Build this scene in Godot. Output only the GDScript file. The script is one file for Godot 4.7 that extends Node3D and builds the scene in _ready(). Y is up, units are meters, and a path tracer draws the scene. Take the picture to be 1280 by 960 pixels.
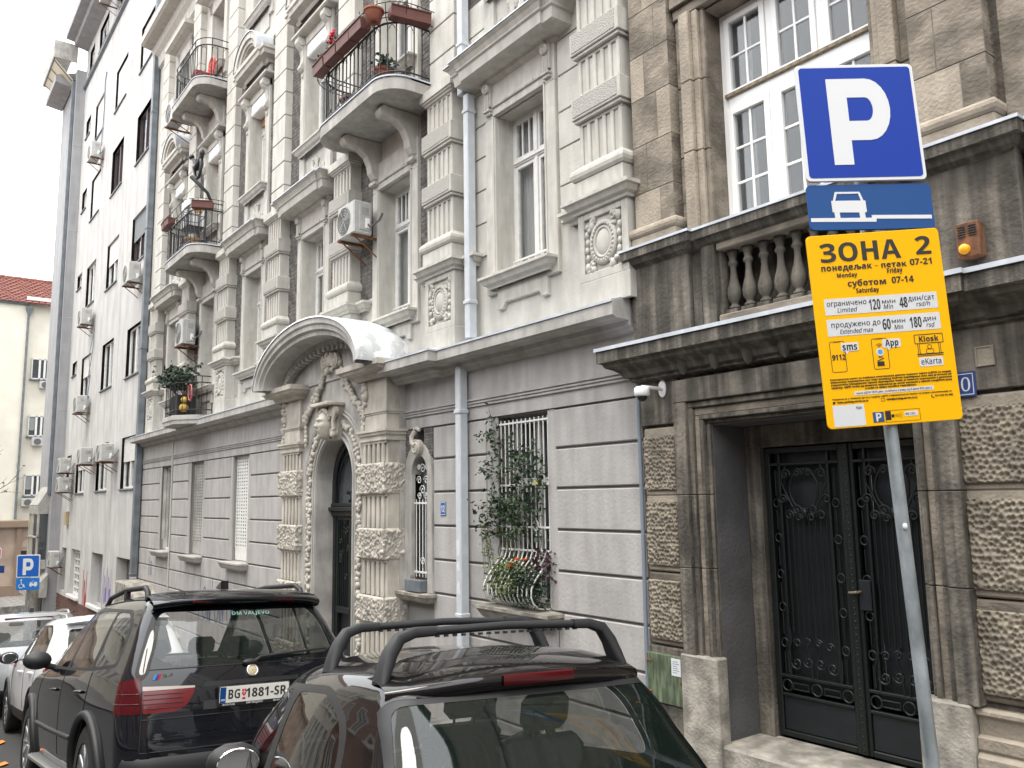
extends Node3D
# A Belgrade street corner seen along the facades: built object by object, units are metres, y up.
# Facades stand along x (their walls near z = 0), the street lies at z > 0 and runs downhill towards -x.

class MB:
	var v := PackedVector3Array()
	var n := PackedVector3Array()
	var xf := Transform3D()
	func tri(a: Vector3, b: Vector3, c: Vector3) -> void:
		a = xf * a; b = xf * b; c = xf * c
		var k := (b - a).cross(c - a)
		if k.length_squared() < 1e-16: return
		k = k.normalized()
		v.append(a); v.append(c); v.append(b)
		n.append(k); n.append(k); n.append(k)
	func tria(a: Vector3, b: Vector3, c: Vector3, o: Vector3) -> void:
		if (b - a).cross(c - a).dot((a + b + c) / 3.0 - o) < 0.0: tri(a, c, b)
		else: tri(a, b, c)
	func quad(a: Vector3, b: Vector3, c: Vector3, d: Vector3) -> void:
		tri(a, b, c); tri(a, c, d)
	func quada(a: Vector3, b: Vector3, c: Vector3, d: Vector3, o: Vector3) -> void:
		tria(a, b, c, o); tria(a, c, d, o)
	func trin(a: Vector3, b: Vector3, c: Vector3, na: Vector3, nb: Vector3, nc: Vector3) -> void:
		v.append(xf * a); v.append(xf * c); v.append(xf * b)
		n.append((xf.basis * na).normalized()); n.append((xf.basis * nc).normalized()); n.append((xf.basis * nb).normalized())
	func box(x0: float, x1: float, y0: float, y1: float, z0: float, z1: float, b := 0.0) -> void:
		var o := Vector3((x0 + x1) / 2, (y0 + y1) / 2, (z0 + z1) / 2)
		var h := Vector3(absf(x1 - x0) / 2, absf(y1 - y0) / 2, absf(z1 - z0) / 2)
		b = minf(b, minf(h.x, minf(h.y, h.z)) * 0.9)
		var k := h - Vector3(b, b, b)
		for s in [-1.0, 1.0]:
			quada(o + Vector3(s * h.x, -k.y, -k.z), o + Vector3(s * h.x, k.y, -k.z), o + Vector3(s * h.x, k.y, k.z), o + Vector3(s * h.x, -k.y, k.z), o)
			quada(o + Vector3(-k.x, s * h.y, -k.z), o + Vector3(k.x, s * h.y, -k.z), o + Vector3(k.x, s * h.y, k.z), o + Vector3(-k.x, s * h.y, k.z), o)
			quada(o + Vector3(-k.x, -k.y, s * h.z), o + Vector3(k.x, -k.y, s * h.z), o + Vector3(k.x, k.y, s * h.z), o + Vector3(-k.x, k.y, s * h.z), o)
			if b <= 0.0: continue
			for t in [-1.0, 1.0]:
				quada(o + Vector3(s * h.x, t * k.y, -k.z), o + Vector3(s * k.x, t * h.y, -k.z), o + Vector3(s * k.x, t * h.y, k.z), o + Vector3(s * h.x, t * k.y, k.z), o)
				quada(o + Vector3(s * h.x, -k.y, t * k.z), o + Vector3(s * k.x, -k.y, t * h.z), o + Vector3(s * k.x, k.y, t * h.z), o + Vector3(s * h.x, k.y, t * k.z), o)
				quada(o + Vector3(-k.x, s * h.y, t * k.z), o + Vector3(-k.x, s * k.y, t * h.z), o + Vector3(k.x, s * k.y, t * h.z), o + Vector3(k.x, s * h.y, t * k.z), o)
				for u in [-1.0, 1.0]:
					tria(o + Vector3(s * h.x, t * k.y, u * k.z), o + Vector3(s * k.x, t * h.y, u * k.z), o + Vector3(s * k.x, t * k.y, u * h.z), o)
	func grid(rows: Array, cu := false, cv := false, flip := false) -> void:
		var nu := rows.size()
		var nv: int = rows[0].size()
		var nr := []
		for i in nu:
			var line := PackedVector3Array()
			line.resize(nv)
			var ia: PackedVector3Array = rows[(i - 1 + nu) % nu] if cu else rows[maxi(i - 1, 0)]
			var ib: PackedVector3Array = rows[(i + 1) % nu] if cu else rows[mini(i + 1, nu - 1)]
			var ic: PackedVector3Array = rows[i]
			for j in nv:
				var ja := (j - 1 + nv) % nv if cv else maxi(j - 1, 0)
				var jb := (j + 1) % nv if cv else mini(j + 1, nv - 1)
				var k := (ib[j] - ia[j]).cross(ic[jb] - ic[ja])
				if k.length_squared() < 1e-18:
					var j2 := clampi(j + (1 if j < nv / 2 else -1), 0, nv - 1)
					k = (ib[j2] - ia[j2]).cross(ic[mini(j2 + 1, nv - 1)] - ic[maxi(j2 - 1, 0)])
				line[j] = (-k if flip else k).normalized()
			nr.append(line)
		for i in (nu if cu else nu - 1):
			var p: PackedVector3Array = rows[i]
			var q: PackedVector3Array = rows[(i + 1) % nu]
			var pn: PackedVector3Array = nr[i]
			var qn: PackedVector3Array = nr[(i + 1) % nu]
			for j in (nv if cv else nv - 1):
				var l := (j + 1) % nv
				if flip:
					trin(p[j], p[l], q[l], pn[j], pn[l], qn[l]); trin(p[j], q[l], q[j], pn[j], qn[l], qn[j])
				else:
					trin(p[j], q[j], q[l], pn[j], qn[j], qn[l]); trin(p[j], q[l], p[l], pn[j], qn[l], pn[l])
	func flatgrid(rows: Array) -> void:
		for i in rows.size() - 1:
			for j in rows[i].size() - 1:
				quad(rows[i][j], rows[i + 1][j], rows[i + 1][j + 1], rows[i][j + 1])
	func tube(path: PackedVector3Array, r: float, sides := 6, closed := false, r1 := -1.0, caps := true) -> void:
		var m := path.size()
		var rows := []
		var up := Vector3.UP
		var last := Vector3.ZERO
		for i in m:
			var t := (path[(i + 1) % m] - path[(i - 1 + m) % m]) if closed else (path[mini(i + 1, m - 1)] - path[maxi(i - 1, 0)])
			t = t.normalized()
			if i == 0:
				up = Vector3.UP if absf(t.y) < 0.9 else Vector3.RIGHT
				up = (up - t * t.dot(up)).normalized()
			else:
				up = (up - t * t.dot(up))
				up = up.normalized() if up.length_squared() > 1e-9 else last
			last = up
			var w := t.cross(up)
			var rr := r if r1 < 0.0 else lerpf(r, r1, float(i) / (m - 1))
			var line := PackedVector3Array()
			for s in sides:
				var a := TAU * s / sides
				line.append(path[i] + (up * cos(a) + w * sin(a)) * rr)
			rows.append(line)
		grid(rows, closed, true)
		if caps and not closed:
			for s in range(1, sides - 1):
				tria(rows[0][0], rows[0][s], rows[0][s + 1], path[1])
				tria(rows[m - 1][0], rows[m - 1][s], rows[m - 1][s + 1], path[m - 2])
	func bar(a: Vector3, b: Vector3, r: float, sides := 6) -> void:
		tube(PackedVector3Array([a, b]), r, sides)
	func lathe(prof: Array, c: Vector3, segs := 14, sx := 1.0, sz := 1.0) -> void:
		var rows := []
		for p in prof:
			var line := PackedVector3Array()
			for s in segs:
				var a := TAU * s / segs
				line.append(c + Vector3(cos(a) * p[0] * sx, p[1], sin(a) * p[0] * sz))
			rows.append(line)
		grid(rows, false, true, true)
	func ball(c: Vector3, r: Vector3, m := 6, k := 10) -> void:
		var rows := []
		for i in m + 1:
			var f := PI * i / m - PI / 2
			var line := PackedVector3Array()
			for s in k:
				var a := TAU * s / k
				line.append(c + Vector3(cos(a) * cos(f) * r.x, sin(f) * r.y, sin(a) * cos(f) * r.z))
			rows.append(line)
		grid(rows, false, true, true)
	# extrude an XY polygon from z0 to z1, chamfered towards z1
	func prism(poly: PackedVector2Array, z0: float, z1: float, b := 0.0, back := false) -> void:
		var ar := 0.0
		for i in poly.size():
			var p := poly[i]
			var q := poly[(i + 1) % poly.size()]
			ar += p.x * q.y - q.x * p.y
		if ar < 0.0: poly.reverse()
		var top := poly
		if b > 0.0:
			top = PackedVector2Array()
			var m := poly.size()
			for i in m:
				var e0 := (poly[i] - poly[(i - 1 + m) % m]).normalized()
				var e1 := (poly[(i + 1) % m] - poly[i]).normalized()
				var n0 := Vector2(-e0.y, e0.x)
				var n1 := Vector2(-e1.y, e1.x)
				var k := n0 + n1
				k = k / maxf(0.4, 1.0 + n0.dot(n1))
				top.append(poly[i] + k * b)
		var ix := Geometry2D.triangulate_polygon(top)
		var s := signf(z1 - z0)
		for i in range(0, ix.size(), 3):
			var a := top[ix[i]]; var c := top[ix[i + 1]]; var d := top[ix[i + 2]]
			tria(Vector3(a.x, a.y, z1), Vector3(c.x, c.y, z1), Vector3(d.x, d.y, z1), Vector3(a.x, a.y, z1 - s))
			if back:
				a = poly[ix[i]]; c = poly[ix[i + 1]]; d = poly[ix[i + 2]]
				tria(Vector3(a.x, a.y, z0), Vector3(c.x, c.y, z0), Vector3(d.x, d.y, z0), Vector3(a.x, a.y, z0 + s))
		var zm := z1 - s * b
		for i in poly.size():
			var j := (i + 1) % poly.size()
			var p := poly[i]; var q := poly[j]
			var inn := Vector3((p.x + q.x) / 2 - (q.y - p.y), (p.y + q.y) / 2 + (q.x - p.x), (z0 + z1) / 2 - s)
			quada(Vector3(p.x, p.y, z0), Vector3(q.x, q.y, z0), Vector3(q.x, q.y, zm), Vector3(p.x, p.y, zm), inn)
			if b > 0.0:
				quada(Vector3(p.x, p.y, zm), Vector3(q.x, q.y, zm), Vector3(top[j].x, top[j].y, z1), Vector3(top[i].x, top[i].y, z1), inn)
	# a moulding: profile points (outward offset, y) from top to bottom, swept along a plan path (x, z) with mitred corners
	func sweep(path: Array, prof: Array, caps := true) -> void:
		var m := path.size()
		var off := []
		for i in m:
			var e0: Vector2 = (path[i] - path[i - 1]).normalized() if i > 0 else (path[1] - path[0]).normalized()
			var e1: Vector2 = (path[i + 1] - path[i]).normalized() if i < m - 1 else e0
			var n0 := Vector2(-e0.y, e0.x)
			var n1 := Vector2(-e1.y, e1.x)
			off.append((n0 + n1) / maxf(0.3, 1.0 + n0.dot(n1)))
		for i in m - 1:
			for j in prof.size() - 1:
				quad(sp(path[i], off[i], prof[j]), sp(path[i], off[i], prof[j + 1]), sp(path[i + 1], off[i + 1], prof[j + 1]), sp(path[i + 1], off[i + 1], prof[j]))
		if caps:
			var poly := PackedVector2Array()
			for p in prof: poly.append(p)
			var ix := Geometry2D.triangulate_polygon(poly)
			for e in [0, m - 1]:
				var inn: Vector2 = path[1] if e == 0 else path[m - 2]
				for i in range(0, ix.size(), 3):
					tria(sp(path[e], off[e], prof[ix[i]]), sp(path[e], off[e], prof[ix[i + 1]]), sp(path[e], off[e], prof[ix[i + 2]]), Vector3(inn.x, prof[0].y, inn.y))
	func sp(p: Vector2, o: Vector2, q: Vector2) -> Vector3:
		return Vector3(p.x + o.x * q.x, q.y, p.y + o.y * q.x)
	func mesh() -> ArrayMesh:
		var a := []
		a.resize(Mesh.ARRAY_MAX)
		a[Mesh.ARRAY_VERTEX] = v
		a[Mesh.ARRAY_NORMAL] = n
		var m := ArrayMesh.new()
		m.add_surface_from_arrays(Mesh.PRIMITIVE_TRIANGLES, a)
		return m

var rng := RandomNumberGenerator.new()
var orgs := {}
var counts := {}
var M := {}
var tex := {}

func numbered(called: String, parent: Node) -> String:
	var key := "%d/%s" % [parent.get_instance_id(), called]
	var k: int = counts.get(key, -1) + 1
	counts[key] = k
	return called if k == 0 else "%s_%03d" % [called, k]

func thing(called: String, label: String, category: String, at := Vector3.ZERO, group := "") -> Node3D:
	var o := Node3D.new()
	o.name = numbered(called, self)
	add_child(o, true)
	o.position = at
	orgs[o] = at
	tag(o, label, category, group)
	return o

# a thing whose meshes are given in its own coordinates
func local_thing(called: String, label: String, category: String, t: Transform3D, group := "") -> Node3D:
	var o := thing(called, label, category, Vector3.ZERO, group)
	o.transform = t
	return o

func tag(o: Node, label: String, category := "", group := "", kind := "") -> Node:
	if label: o.set_meta("label", label)
	if category: o.set_meta("category", category)
	if group: o.set_meta("group", group)
	if kind: o.set_meta("kind", kind)
	return o

# one named mesh; world coordinates less the thing's own origin
func part(mb: MB, called: String, mat: Material, parent: Node = self, at := Vector3.ZERO) -> MeshInstance3D:
	var o := MeshInstance3D.new()
	var org: Vector3 = at if parent == self else orgs.get(parent, Vector3.ZERO)
	if org != Vector3.ZERO: mb.v = Transform3D(Basis(), -org) * mb.v
	o.mesh = mb.mesh()
	o.material_override = mat
	o.name = numbered(called, parent)
	parent.add_child(o, true)
	if parent == self: o.position = at
	orgs[o] = org
	return o

func struct(mb: MB, called: String, mat: Material) -> MeshInstance3D:
	var o := part(mb, called, mat)
	o.set_meta("kind", "structure")
	return o

func stuff(o: Node) -> Node:
	o.set_meta("kind", "stuff")
	return o

func bx(x0: float, x1: float, y0: float, y1: float, z0: float, z1: float, b := 0.0) -> MB:
	var m := MB.new()
	m.box(x0, x1, y0, y1, z0, z1, b)
	return m

func dup(o: Node3D, label: String, at: Vector3, turn := INF) -> Node3D:
	var c: Node3D = o.duplicate()
	c.name = numbered(String(o.name).rstrip("0123456789_"), self)
	add_child(c, true)
	c.position = at
	if turn != INF: c.rotation.y = turn
	c.set_meta("label", label)
	return c

func rect(x0: float, x1: float, y0: float, y1: float) -> PackedVector2Array:
	return PackedVector2Array([Vector2(x0, y0), Vector2(x1, y0), Vector2(x1, y1), Vector2(x0, y1)])

func rrect(x0: float, x1: float, y0: float, y1: float, r: float, k := 4) -> PackedVector2Array:
	var o := PackedVector2Array()
	for c in [[x1 - r, y0 + r, -PI / 2], [x1 - r, y1 - r, 0.0], [x0 + r, y1 - r, PI / 2], [x0 + r, y0 + r, PI]]:
		for i in k + 1:
			var a: float = c[2] + PI / 2 * i / k
			o.append(Vector2(c[0] + cos(a) * r, c[1] + sin(a) * r))
	return o

func circle(c: Vector2, r: float, k := 16, ry := -1.0) -> PackedVector2Array:
	var o := PackedVector2Array()
	for i in k: o.append(c + Vector2(cos(TAU * i / k) * r, sin(TAU * i / k) * (r if ry < 0.0 else ry)))
	return o

# a frame between two rectangles in the XY plane
func frame_ring(m: MB, x0: float, x1: float, y0: float, y1: float, w: float, z0: float, z1: float, b := 0.004) -> void:
	m.box(x0, x0 + w, y0, y1, z0, z1, b)
	m.box(x1 - w, x1, y0, y1, z0, z1, b)
	m.box(x0 + w, x1 - w, y1 - w, y1, z0, z1, b)
	m.box(x0 + w, x1 - w, y0, y0 + w, z0, z1, b)

func spiral(c: Vector3, r0: float, r1: float, a0: float, turns: float, k := 20, sx := 1.0) -> PackedVector3Array:
	var o := PackedVector3Array()
	for i in k + 1:
		var f := float(i) / k
		var a := a0 + TAU * turns * f
		var r := lerpf(r0, r1, f)
		o.append(c + Vector3(cos(a) * r * sx, sin(a) * r, 0))
	return o

func text_mesh(s: String, size: float, depth := 0.002, bold := false, serif := false, mono := false) -> TextMesh:
	var t := TextMesh.new()
	var f := SystemFont.new()
	f.font_names = PackedStringArray(["Droid Serif" if serif else "Droid Sans Mono" if mono else "Droid Sans"])
	f.font_weight = 700 if bold else 400
	t.font = f
	t.text = s
	t.font_size = 48
	t.pixel_size = size / 48.0
	t.depth = depth
	t.curve_step = 2.0
	return t

# lettering centred (or left/right aligned) at a point of its parent; w > 0 squeezes it to that width
func words(s: String, size: float, mat: Material, parent: Node, t: Transform3D, align := 0, bold := false, w := -1.0, serif := false, called := "lettering") -> MeshInstance3D:
	var o := MeshInstance3D.new()
	var m := text_mesh(s, size, 0.0016, bold, serif)
	var box := m.get_aabb()
	o.mesh = m
	o.material_override = mat
	o.name = numbered(called, parent)
	parent.add_child(o, true)
	var k := w / box.size.x if w > 0.0 else 1.0
	var dx := -box.get_center().x * k
	if align < 0: dx = -box.position.x * k
	if align > 0: dx = -box.end.x * k
	o.transform = t * Transform3D(Basis.from_scale(Vector3(k, 1, 1)), Vector3(dx, -box.get_center().y, 0))
	orgs[o] = orgs.get(parent, Vector3.ZERO)
	return o

func lin(r: float, g: float, b: float) -> Color:
	return Color(r, g, b).linear_to_srgb()

func noise_tex(key: String, freq: float, lo: float, hi: float, oct := 4, kind := FastNoiseLite.TYPE_SIMPLEX_SMOOTH, size := 512, sharp := 0.0, normal := 0.0, seed_ := 1) -> Texture2D:
	if tex.has(key): return tex[key]
	var f := FastNoiseLite.new()
	f.noise_type = kind
	f.seed = seed_
	f.frequency = freq
	f.fractal_octaves = oct
	var t := NoiseTexture2D.new()
	t.width = size; t.height = size
	t.seamless = true
	t.noise = f
	if normal > 0.0:
		t.as_normal_map = true
		t.bump_strength = normal
	else:
		var g := Gradient.new()
		g.set_color(0, Color(lo, lo, lo)); g.set_color(1, Color(hi, hi, hi))
		g.set_offset(0, sharp); g.set_offset(1, 1.0 - sharp)
		t.color_ramp = g
	tex[key] = t
	return t

# a surface with mottling: linear base colour, a tiling albedo noise and an optional relief
func surf(key: String, c: Color, rough: float, alb: Texture2D = null, scale := Vector3.ONE, nrm: Texture2D = null, nscale := 0.5, spec := 0.5) -> StandardMaterial3D:
	if M.has(key): return M[key]
	var m := StandardMaterial3D.new()
	m.albedo_color = c
	m.roughness = rough
	m.metallic_specular = spec
	if alb:
		m.albedo_texture = alb
		m.uv1_triplanar = true
		m.uv1_world_triplanar = true
		m.uv1_scale = scale
	if nrm:
		m.normal_enabled = true
		m.normal_texture = nrm
		m.normal_scale = nscale
		m.uv1_triplanar = true
		m.uv1_world_triplanar = true
		m.uv1_scale = scale
	m.resource_name = key
	M[key] = m
	return m

# a second mottling multiplied over the first (uv2 triplanar)
func stain(m: StandardMaterial3D, t: Texture2D, scale: Vector3) -> StandardMaterial3D:
	m.detail_enabled = true
	m.detail_albedo = t
	m.detail_blend_mode = BaseMaterial3D.BLEND_MODE_MUL
	m.detail_uv_layer = BaseMaterial3D.DETAIL_UV_2
	m.uv2_triplanar = true
	m.uv2_world_triplanar = true
	m.uv2_scale = scale
	return m

func pane_mat(key: String, tint: Color, alpha: float, rough := 0.02) -> StandardMaterial3D:
	var m := StandardMaterial3D.new()
	m.transparency = BaseMaterial3D.TRANSPARENCY_ALPHA
	m.albedo_color = Color(tint.r, tint.g, tint.b, alpha)
	m.roughness = rough
	m.metallic_specular = 0.6
	m.resource_name = key
	M[key] = m
	return m

func make_materials() -> void:
	var blotch := noise_tex("blotch", 0.006, 0.92, 1.0, 5)
	var cloud := noise_tex("cloud", 0.004, 0.84, 1.0, 5, FastNoiseLite.TYPE_SIMPLEX_SMOOTH, 512, 0.15, 0.0, 4)
	var strong := noise_tex("strong", 0.007, 0.70, 1.0, 6, FastNoiseLite.TYPE_SIMPLEX_SMOOTH, 512, 0.2, 0.0, 7)
	var streak := noise_tex("streak", 0.008, 0.66, 1.0, 5, FastNoiseLite.TYPE_SIMPLEX_SMOOTH, 512, 0.25, 0.0, 9)
	var soft_streak := noise_tex("soft_streak", 0.008, 0.92, 1.0, 5, FastNoiseLite.TYPE_SIMPLEX_SMOOTH, 512, 0.2, 0.0, 12)
	var grain := noise_tex("grain", 0.06, 0.0, 1.0, 4, FastNoiseLite.TYPE_SIMPLEX_SMOOTH, 512, 0.0, 3.0, 2)
	var pit := noise_tex("pit", 0.05, 0.0, 1.0, 2, FastNoiseLite.TYPE_CELLULAR, 512, 0.0, 6.0, 3)
	var speck := noise_tex("speck", 0.09, 0.55, 1.0, 3, FastNoiseLite.TYPE_SIMPLEX_SMOOTH, 512, 0.25, 0.0, 5)
	# grey building
	stain(surf("wall_grey", lin(0.435, 0.415, 0.40), 0.9, blotch, Vector3(0.6, 0.6, 0.6), grain, 0.25), soft_streak, Vector3(0.9, 0.14, 0.9))
	stain(surf("wall_cream", lin(0.57, 0.55, 0.50), 0.9, blotch, Vector3(0.7, 0.7, 0.7), grain, 0.25), soft_streak, Vector3(0.8, 0.16, 0.8))
	stain(surf("trim_cream", lin(0.55, 0.53, 0.48), 0.85, blotch, Vector3(1.1, 1.1, 1.1), grain, 0.2), soft_streak, Vector3(1.6, 0.3, 1.6))
	stain(surf("trim_grey", lin(0.47, 0.45, 0.42), 0.88, cloud, Vector3(0.8, 0.8, 0.8), grain, 0.2), soft_streak, Vector3(1.6, 0.3, 1.6))
	stain(surf("portal_stone", lin(0.56, 0.52, 0.45), 0.9, cloud, Vector3(0.9, 0.9, 0.9), grain, 0.4), soft_streak, Vector3(1.3, 0.3, 1.3))
	surf("stucco", lin(0.62, 0.60, 0.55), 0.95, speck, Vector3(2.5, 2.5, 2.5), pit, 1.3)
	surf("brick_grey", lin(0.15, 0.138, 0.126), 0.9, strong, Vector3(1.5, 1.5, 1.5), grain, 0.6)
	surf("mortar", lin(0.27, 0.26, 0.24), 0.95)
	surf("groove", lin(0.24, 0.23, 0.215), 0.95)
	# brown stone building
	stain(surf("stone", lin(0.285, 0.245, 0.195), 0.92, strong, Vector3(0.55, 0.8, 0.55), grain, 0.6), soft_streak, Vector3(1.2, 0.2, 1.2))
	stain(surf("stone_pale", lin(0.40, 0.345, 0.275), 0.92, cloud, Vector3(0.8, 0.8, 0.8), grain, 0.6), soft_streak, Vector3(1.2, 0.2, 1.2))
	stain(surf("stone_grey", lin(0.225, 0.20, 0.165), 0.92, strong, Vector3(0.6, 0.6, 0.6), grain, 0.6), streak, Vector3(1.7, 0.12, 1.7))
	stain(surf("stone_soot", lin(0.20, 0.18, 0.15), 0.93, strong, Vector3(0.8, 0.8, 0.8), grain, 0.6), streak, Vector3(2.6, 0.16, 2.6))
	surf("stone_rock", lin(0.29, 0.25, 0.195), 0.95, strong, Vector3(1.2, 1.2, 1.2), grain, 0.7)
	stain(surf("plinth_stone", lin(0.40, 0.37, 0.32), 0.9, strong, Vector3(0.9, 0.9, 0.9), grain, 0.6), soft_streak, Vector3(1.5, 0.3, 1.5))
	surf("reveal_paint", lin(0.105, 0.103, 0.105), 0.85, cloud, Vector3(0.7, 0.7, 0.7), grain, 0.4)
	surf("iron", lin(0.012, 0.017, 0.016), 0.42, speck, Vector3(3, 3, 3), grain, 0.3)
	surf("iron_panel", lin(0.010, 0.013, 0.016), 0.5, cloud, Vector3(2, 2, 2), grain, 0.3)
	surf("zinc", lin(0.50, 0.53, 0.58), 0.5, cloud, Vector3(1.2, 1.2, 1.2))
	surf("pipe_paint", lin(0.52, 0.55, 0.58), 0.5, blotch, Vector3(1.2, 1.2, 1.2))
	surf("pipe_dark", lin(0.15, 0.17, 0.19), 0.55, cloud, Vector3(1.2, 1.2, 1.2))
	surf("white_plastic", lin(0.78, 0.78, 0.77), 0.4)
	surf("white_paint", lin(0.72, 0.71, 0.68), 0.55, blotch, Vector3(2, 2, 2))
	surf("weathered_wood", lin(0.27, 0.22, 0.15), 0.8, strong, Vector3(3, 0.6, 3))
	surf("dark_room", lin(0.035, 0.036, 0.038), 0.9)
	surf("curtain", lin(0.55, 0.56, 0.55), 0.95, soft_streak, Vector3(6, 0.05, 6))
	surf("grey_blind", lin(0.24, 0.25, 0.26), 0.9)
	pane_mat("pane", Color(0.35, 0.38, 0.39), 0.14)
	pane_mat("pane_grey", Color(0.35, 0.38, 0.40), 0.35)
	# white building, far building
	stain(surf("white_wall", lin(0.56, 0.545, 0.53), 0.9, blotch, Vector3(0.25, 0.25, 0.25), grain, 0.2), soft_streak, Vector3(0.5, 0.07, 0.5))
	surf("white_reveal", lin(0.50, 0.49, 0.43), 0.9, cloud, Vector3(0.7, 0.7, 0.7))
	stain(surf("pale_grey_wall", lin(0.36, 0.36, 0.37), 0.9, blotch, Vector3(0.4, 0.4, 0.4)), soft_streak, Vector3(0.6, 0.06, 0.6))
	surf("far_cream", lin(0.74, 0.70, 0.60), 0.9, blotch, Vector3(0.2, 0.2, 0.2))
	surf("far_pink", lin(0.42, 0.32, 0.255), 0.9, cloud, Vector3(0.3, 0.3, 0.3))
	surf("roof_tile", lin(0.22, 0.075, 0.055), 0.85, cloud, Vector3(0.8, 0.8, 0.8))
	surf("maroon", lin(0.045, 0.018, 0.02), 0.5)
	surf("concrete", lin(0.30, 0.295, 0.28), 0.92, cloud, Vector3(0.8, 0.8, 0.8), grain, 0.5)
	surf("asphalt", lin(0.055, 0.055, 0.055), 0.92, speck, Vector3(1.3, 1.3, 1.3), grain, 0.9)
	surf("paving", lin(0.27, 0.26, 0.245), 0.92, strong, Vector3(0.9, 0.9, 0.9), grain, 0.6)
	surf("brick_red", lin(0.17, 0.085, 0.065), 0.9, strong, Vector3(2, 2, 2), grain, 0.6)
	surf("street_brown", lin(0.30, 0.15, 0.10), 0.9, cloud, Vector3(0.4, 0.4, 0.4))
	# small things
	surf("ac_white", lin(0.46, 0.46, 0.44), 0.5, blotch, Vector3(2, 2, 2))
	surf("ac_grille", lin(0.10, 0.10, 0.10), 0.6)
	surf("black", lin(0.012, 0.012, 0.013), 0.5)
	surf("rail_black", lin(0.013, 0.014, 0.017), 0.45)
	surf("terracotta", lin(0.30, 0.10, 0.06), 0.8, cloud, Vector3(3, 3, 3))
	surf("planter_brown", lin(0.13, 0.04, 0.03), 0.6, cloud, Vector3(3, 3, 3))
	surf("red_plastic", lin(0.52, 0.05, 0.03), 0.4)
	surf("leaf_dark", lin(0.030, 0.065, 0.030), 0.55, speck, Vector3(7, 7, 7))
	surf("leaf_mid", lin(0.065, 0.125, 0.045), 0.55, speck, Vector3(7, 7, 7))
	surf("leaf_pale", lin(0.19, 0.25, 0.09), 0.55, speck, Vector3(7, 7, 7))
	surf("leaf_yellow", lin(0.36, 0.30, 0.05), 0.6)
	surf("leaf_purple", lin(0.10, 0.05, 0.06), 0.6, speck, Vector3(7, 7, 7))
	surf("leaf_dry", lin(0.20, 0.10, 0.06), 0.8, speck, Vector3(7, 7, 7))
	surf("bark", lin(0.10, 0.085, 0.07), 0.9)
	surf("stem", lin(0.10, 0.11, 0.05), 0.8)
	surf("orange_flower", lin(0.80, 0.20, 0.01), 0.7)
	surf("red_flower", lin(0.60, 0.02, 0.05), 0.7)
	surf("galvanized", lin(0.36, 0.40, 0.42), 0.45, strong, Vector3(1.6, 0.7, 1.6), grain, 0.2)
	M["galvanized"].metallic = 0.35
	surf("chrome", lin(0.75, 0.75, 0.74), 0.15)
	M["chrome"].metallic = 1.0
	surf("sign_blue", lin(0.012, 0.042, 0.29), 0.5, null, Vector3.ONE, null, 0.5, 0.25)
	surf("sign_blue_deep", lin(0.006, 0.055, 0.20), 0.35, null, Vector3.ONE, null, 0.5, 0.3)
	surf("sign_white", lin(0.60, 0.61, 0.62), 0.5, null, Vector3.ONE, null, 0.5, 0.25)
	surf("sign_yellow", lin(0.86, 0.44, 0.002), 0.5, null, Vector3.ONE, null, 0.5, 0.25)
	surf("sign_black", lin(0.016, 0.014, 0.012), 0.45)
	surf("sign_red", lin(0.50, 0.010, 0.02), 0.4)
	surf("plate_blue", lin(0.015, 0.045, 0.18), 0.4)
	surf("rust", lin(0.20, 0.085, 0.04), 0.85, strong, Vector3(3, 3, 3), grain, 0.8)
	surf("amber", lin(0.85, 0.38, 0.01), 0.25)
	stain(surf("green_paint", lin(0.16, 0.205, 0.125), 0.6, cloud, Vector3(2, 2, 2)), streak, Vector3(5, 0.9, 5))
	surf("cable_grey", lin(0.17, 0.20, 0.24), 0.6)
	surf("graffiti_blue", lin(0.05, 0.09, 0.22), 0.9)
	surf("graffiti_red", lin(0.45, 0.03, 0.03), 0.9)
	surf("graffiti_violet", lin(0.25, 0.17, 0.45), 0.9)
	surf("graffiti_teal", lin(0.15, 0.38, 0.38), 0.9)

# ground height along the street (downhill towards -x)
var FALL = [[-400.0, -3.75], [-51.0, -3.7], [-23.5, -2.68], [-12.0, -1.44], [-6.0, -0.79], [-3.0, -0.50], [0.0, -0.34], [40.0, 1.2], [400.0, 1.3]]

func fall(x: float) -> float:
	for i in FALL.size() - 1:
		if x <= FALL[i + 1][0]: return lerpf(FALL[i][1], FALL[i + 1][1], (x - FALL[i][0]) / (FALL[i + 1][0] - FALL[i][0]))
	return FALL[-1][1]

func road_y(x: float, z := 3.5) -> float:
	return fall(x) + 0.05 * (z - 3.5)

func pave_y(x: float, z := 2.3) -> float:
	return road_y(x, 2.3) + 0.12 - 0.015 * (z - 2.3)

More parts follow.
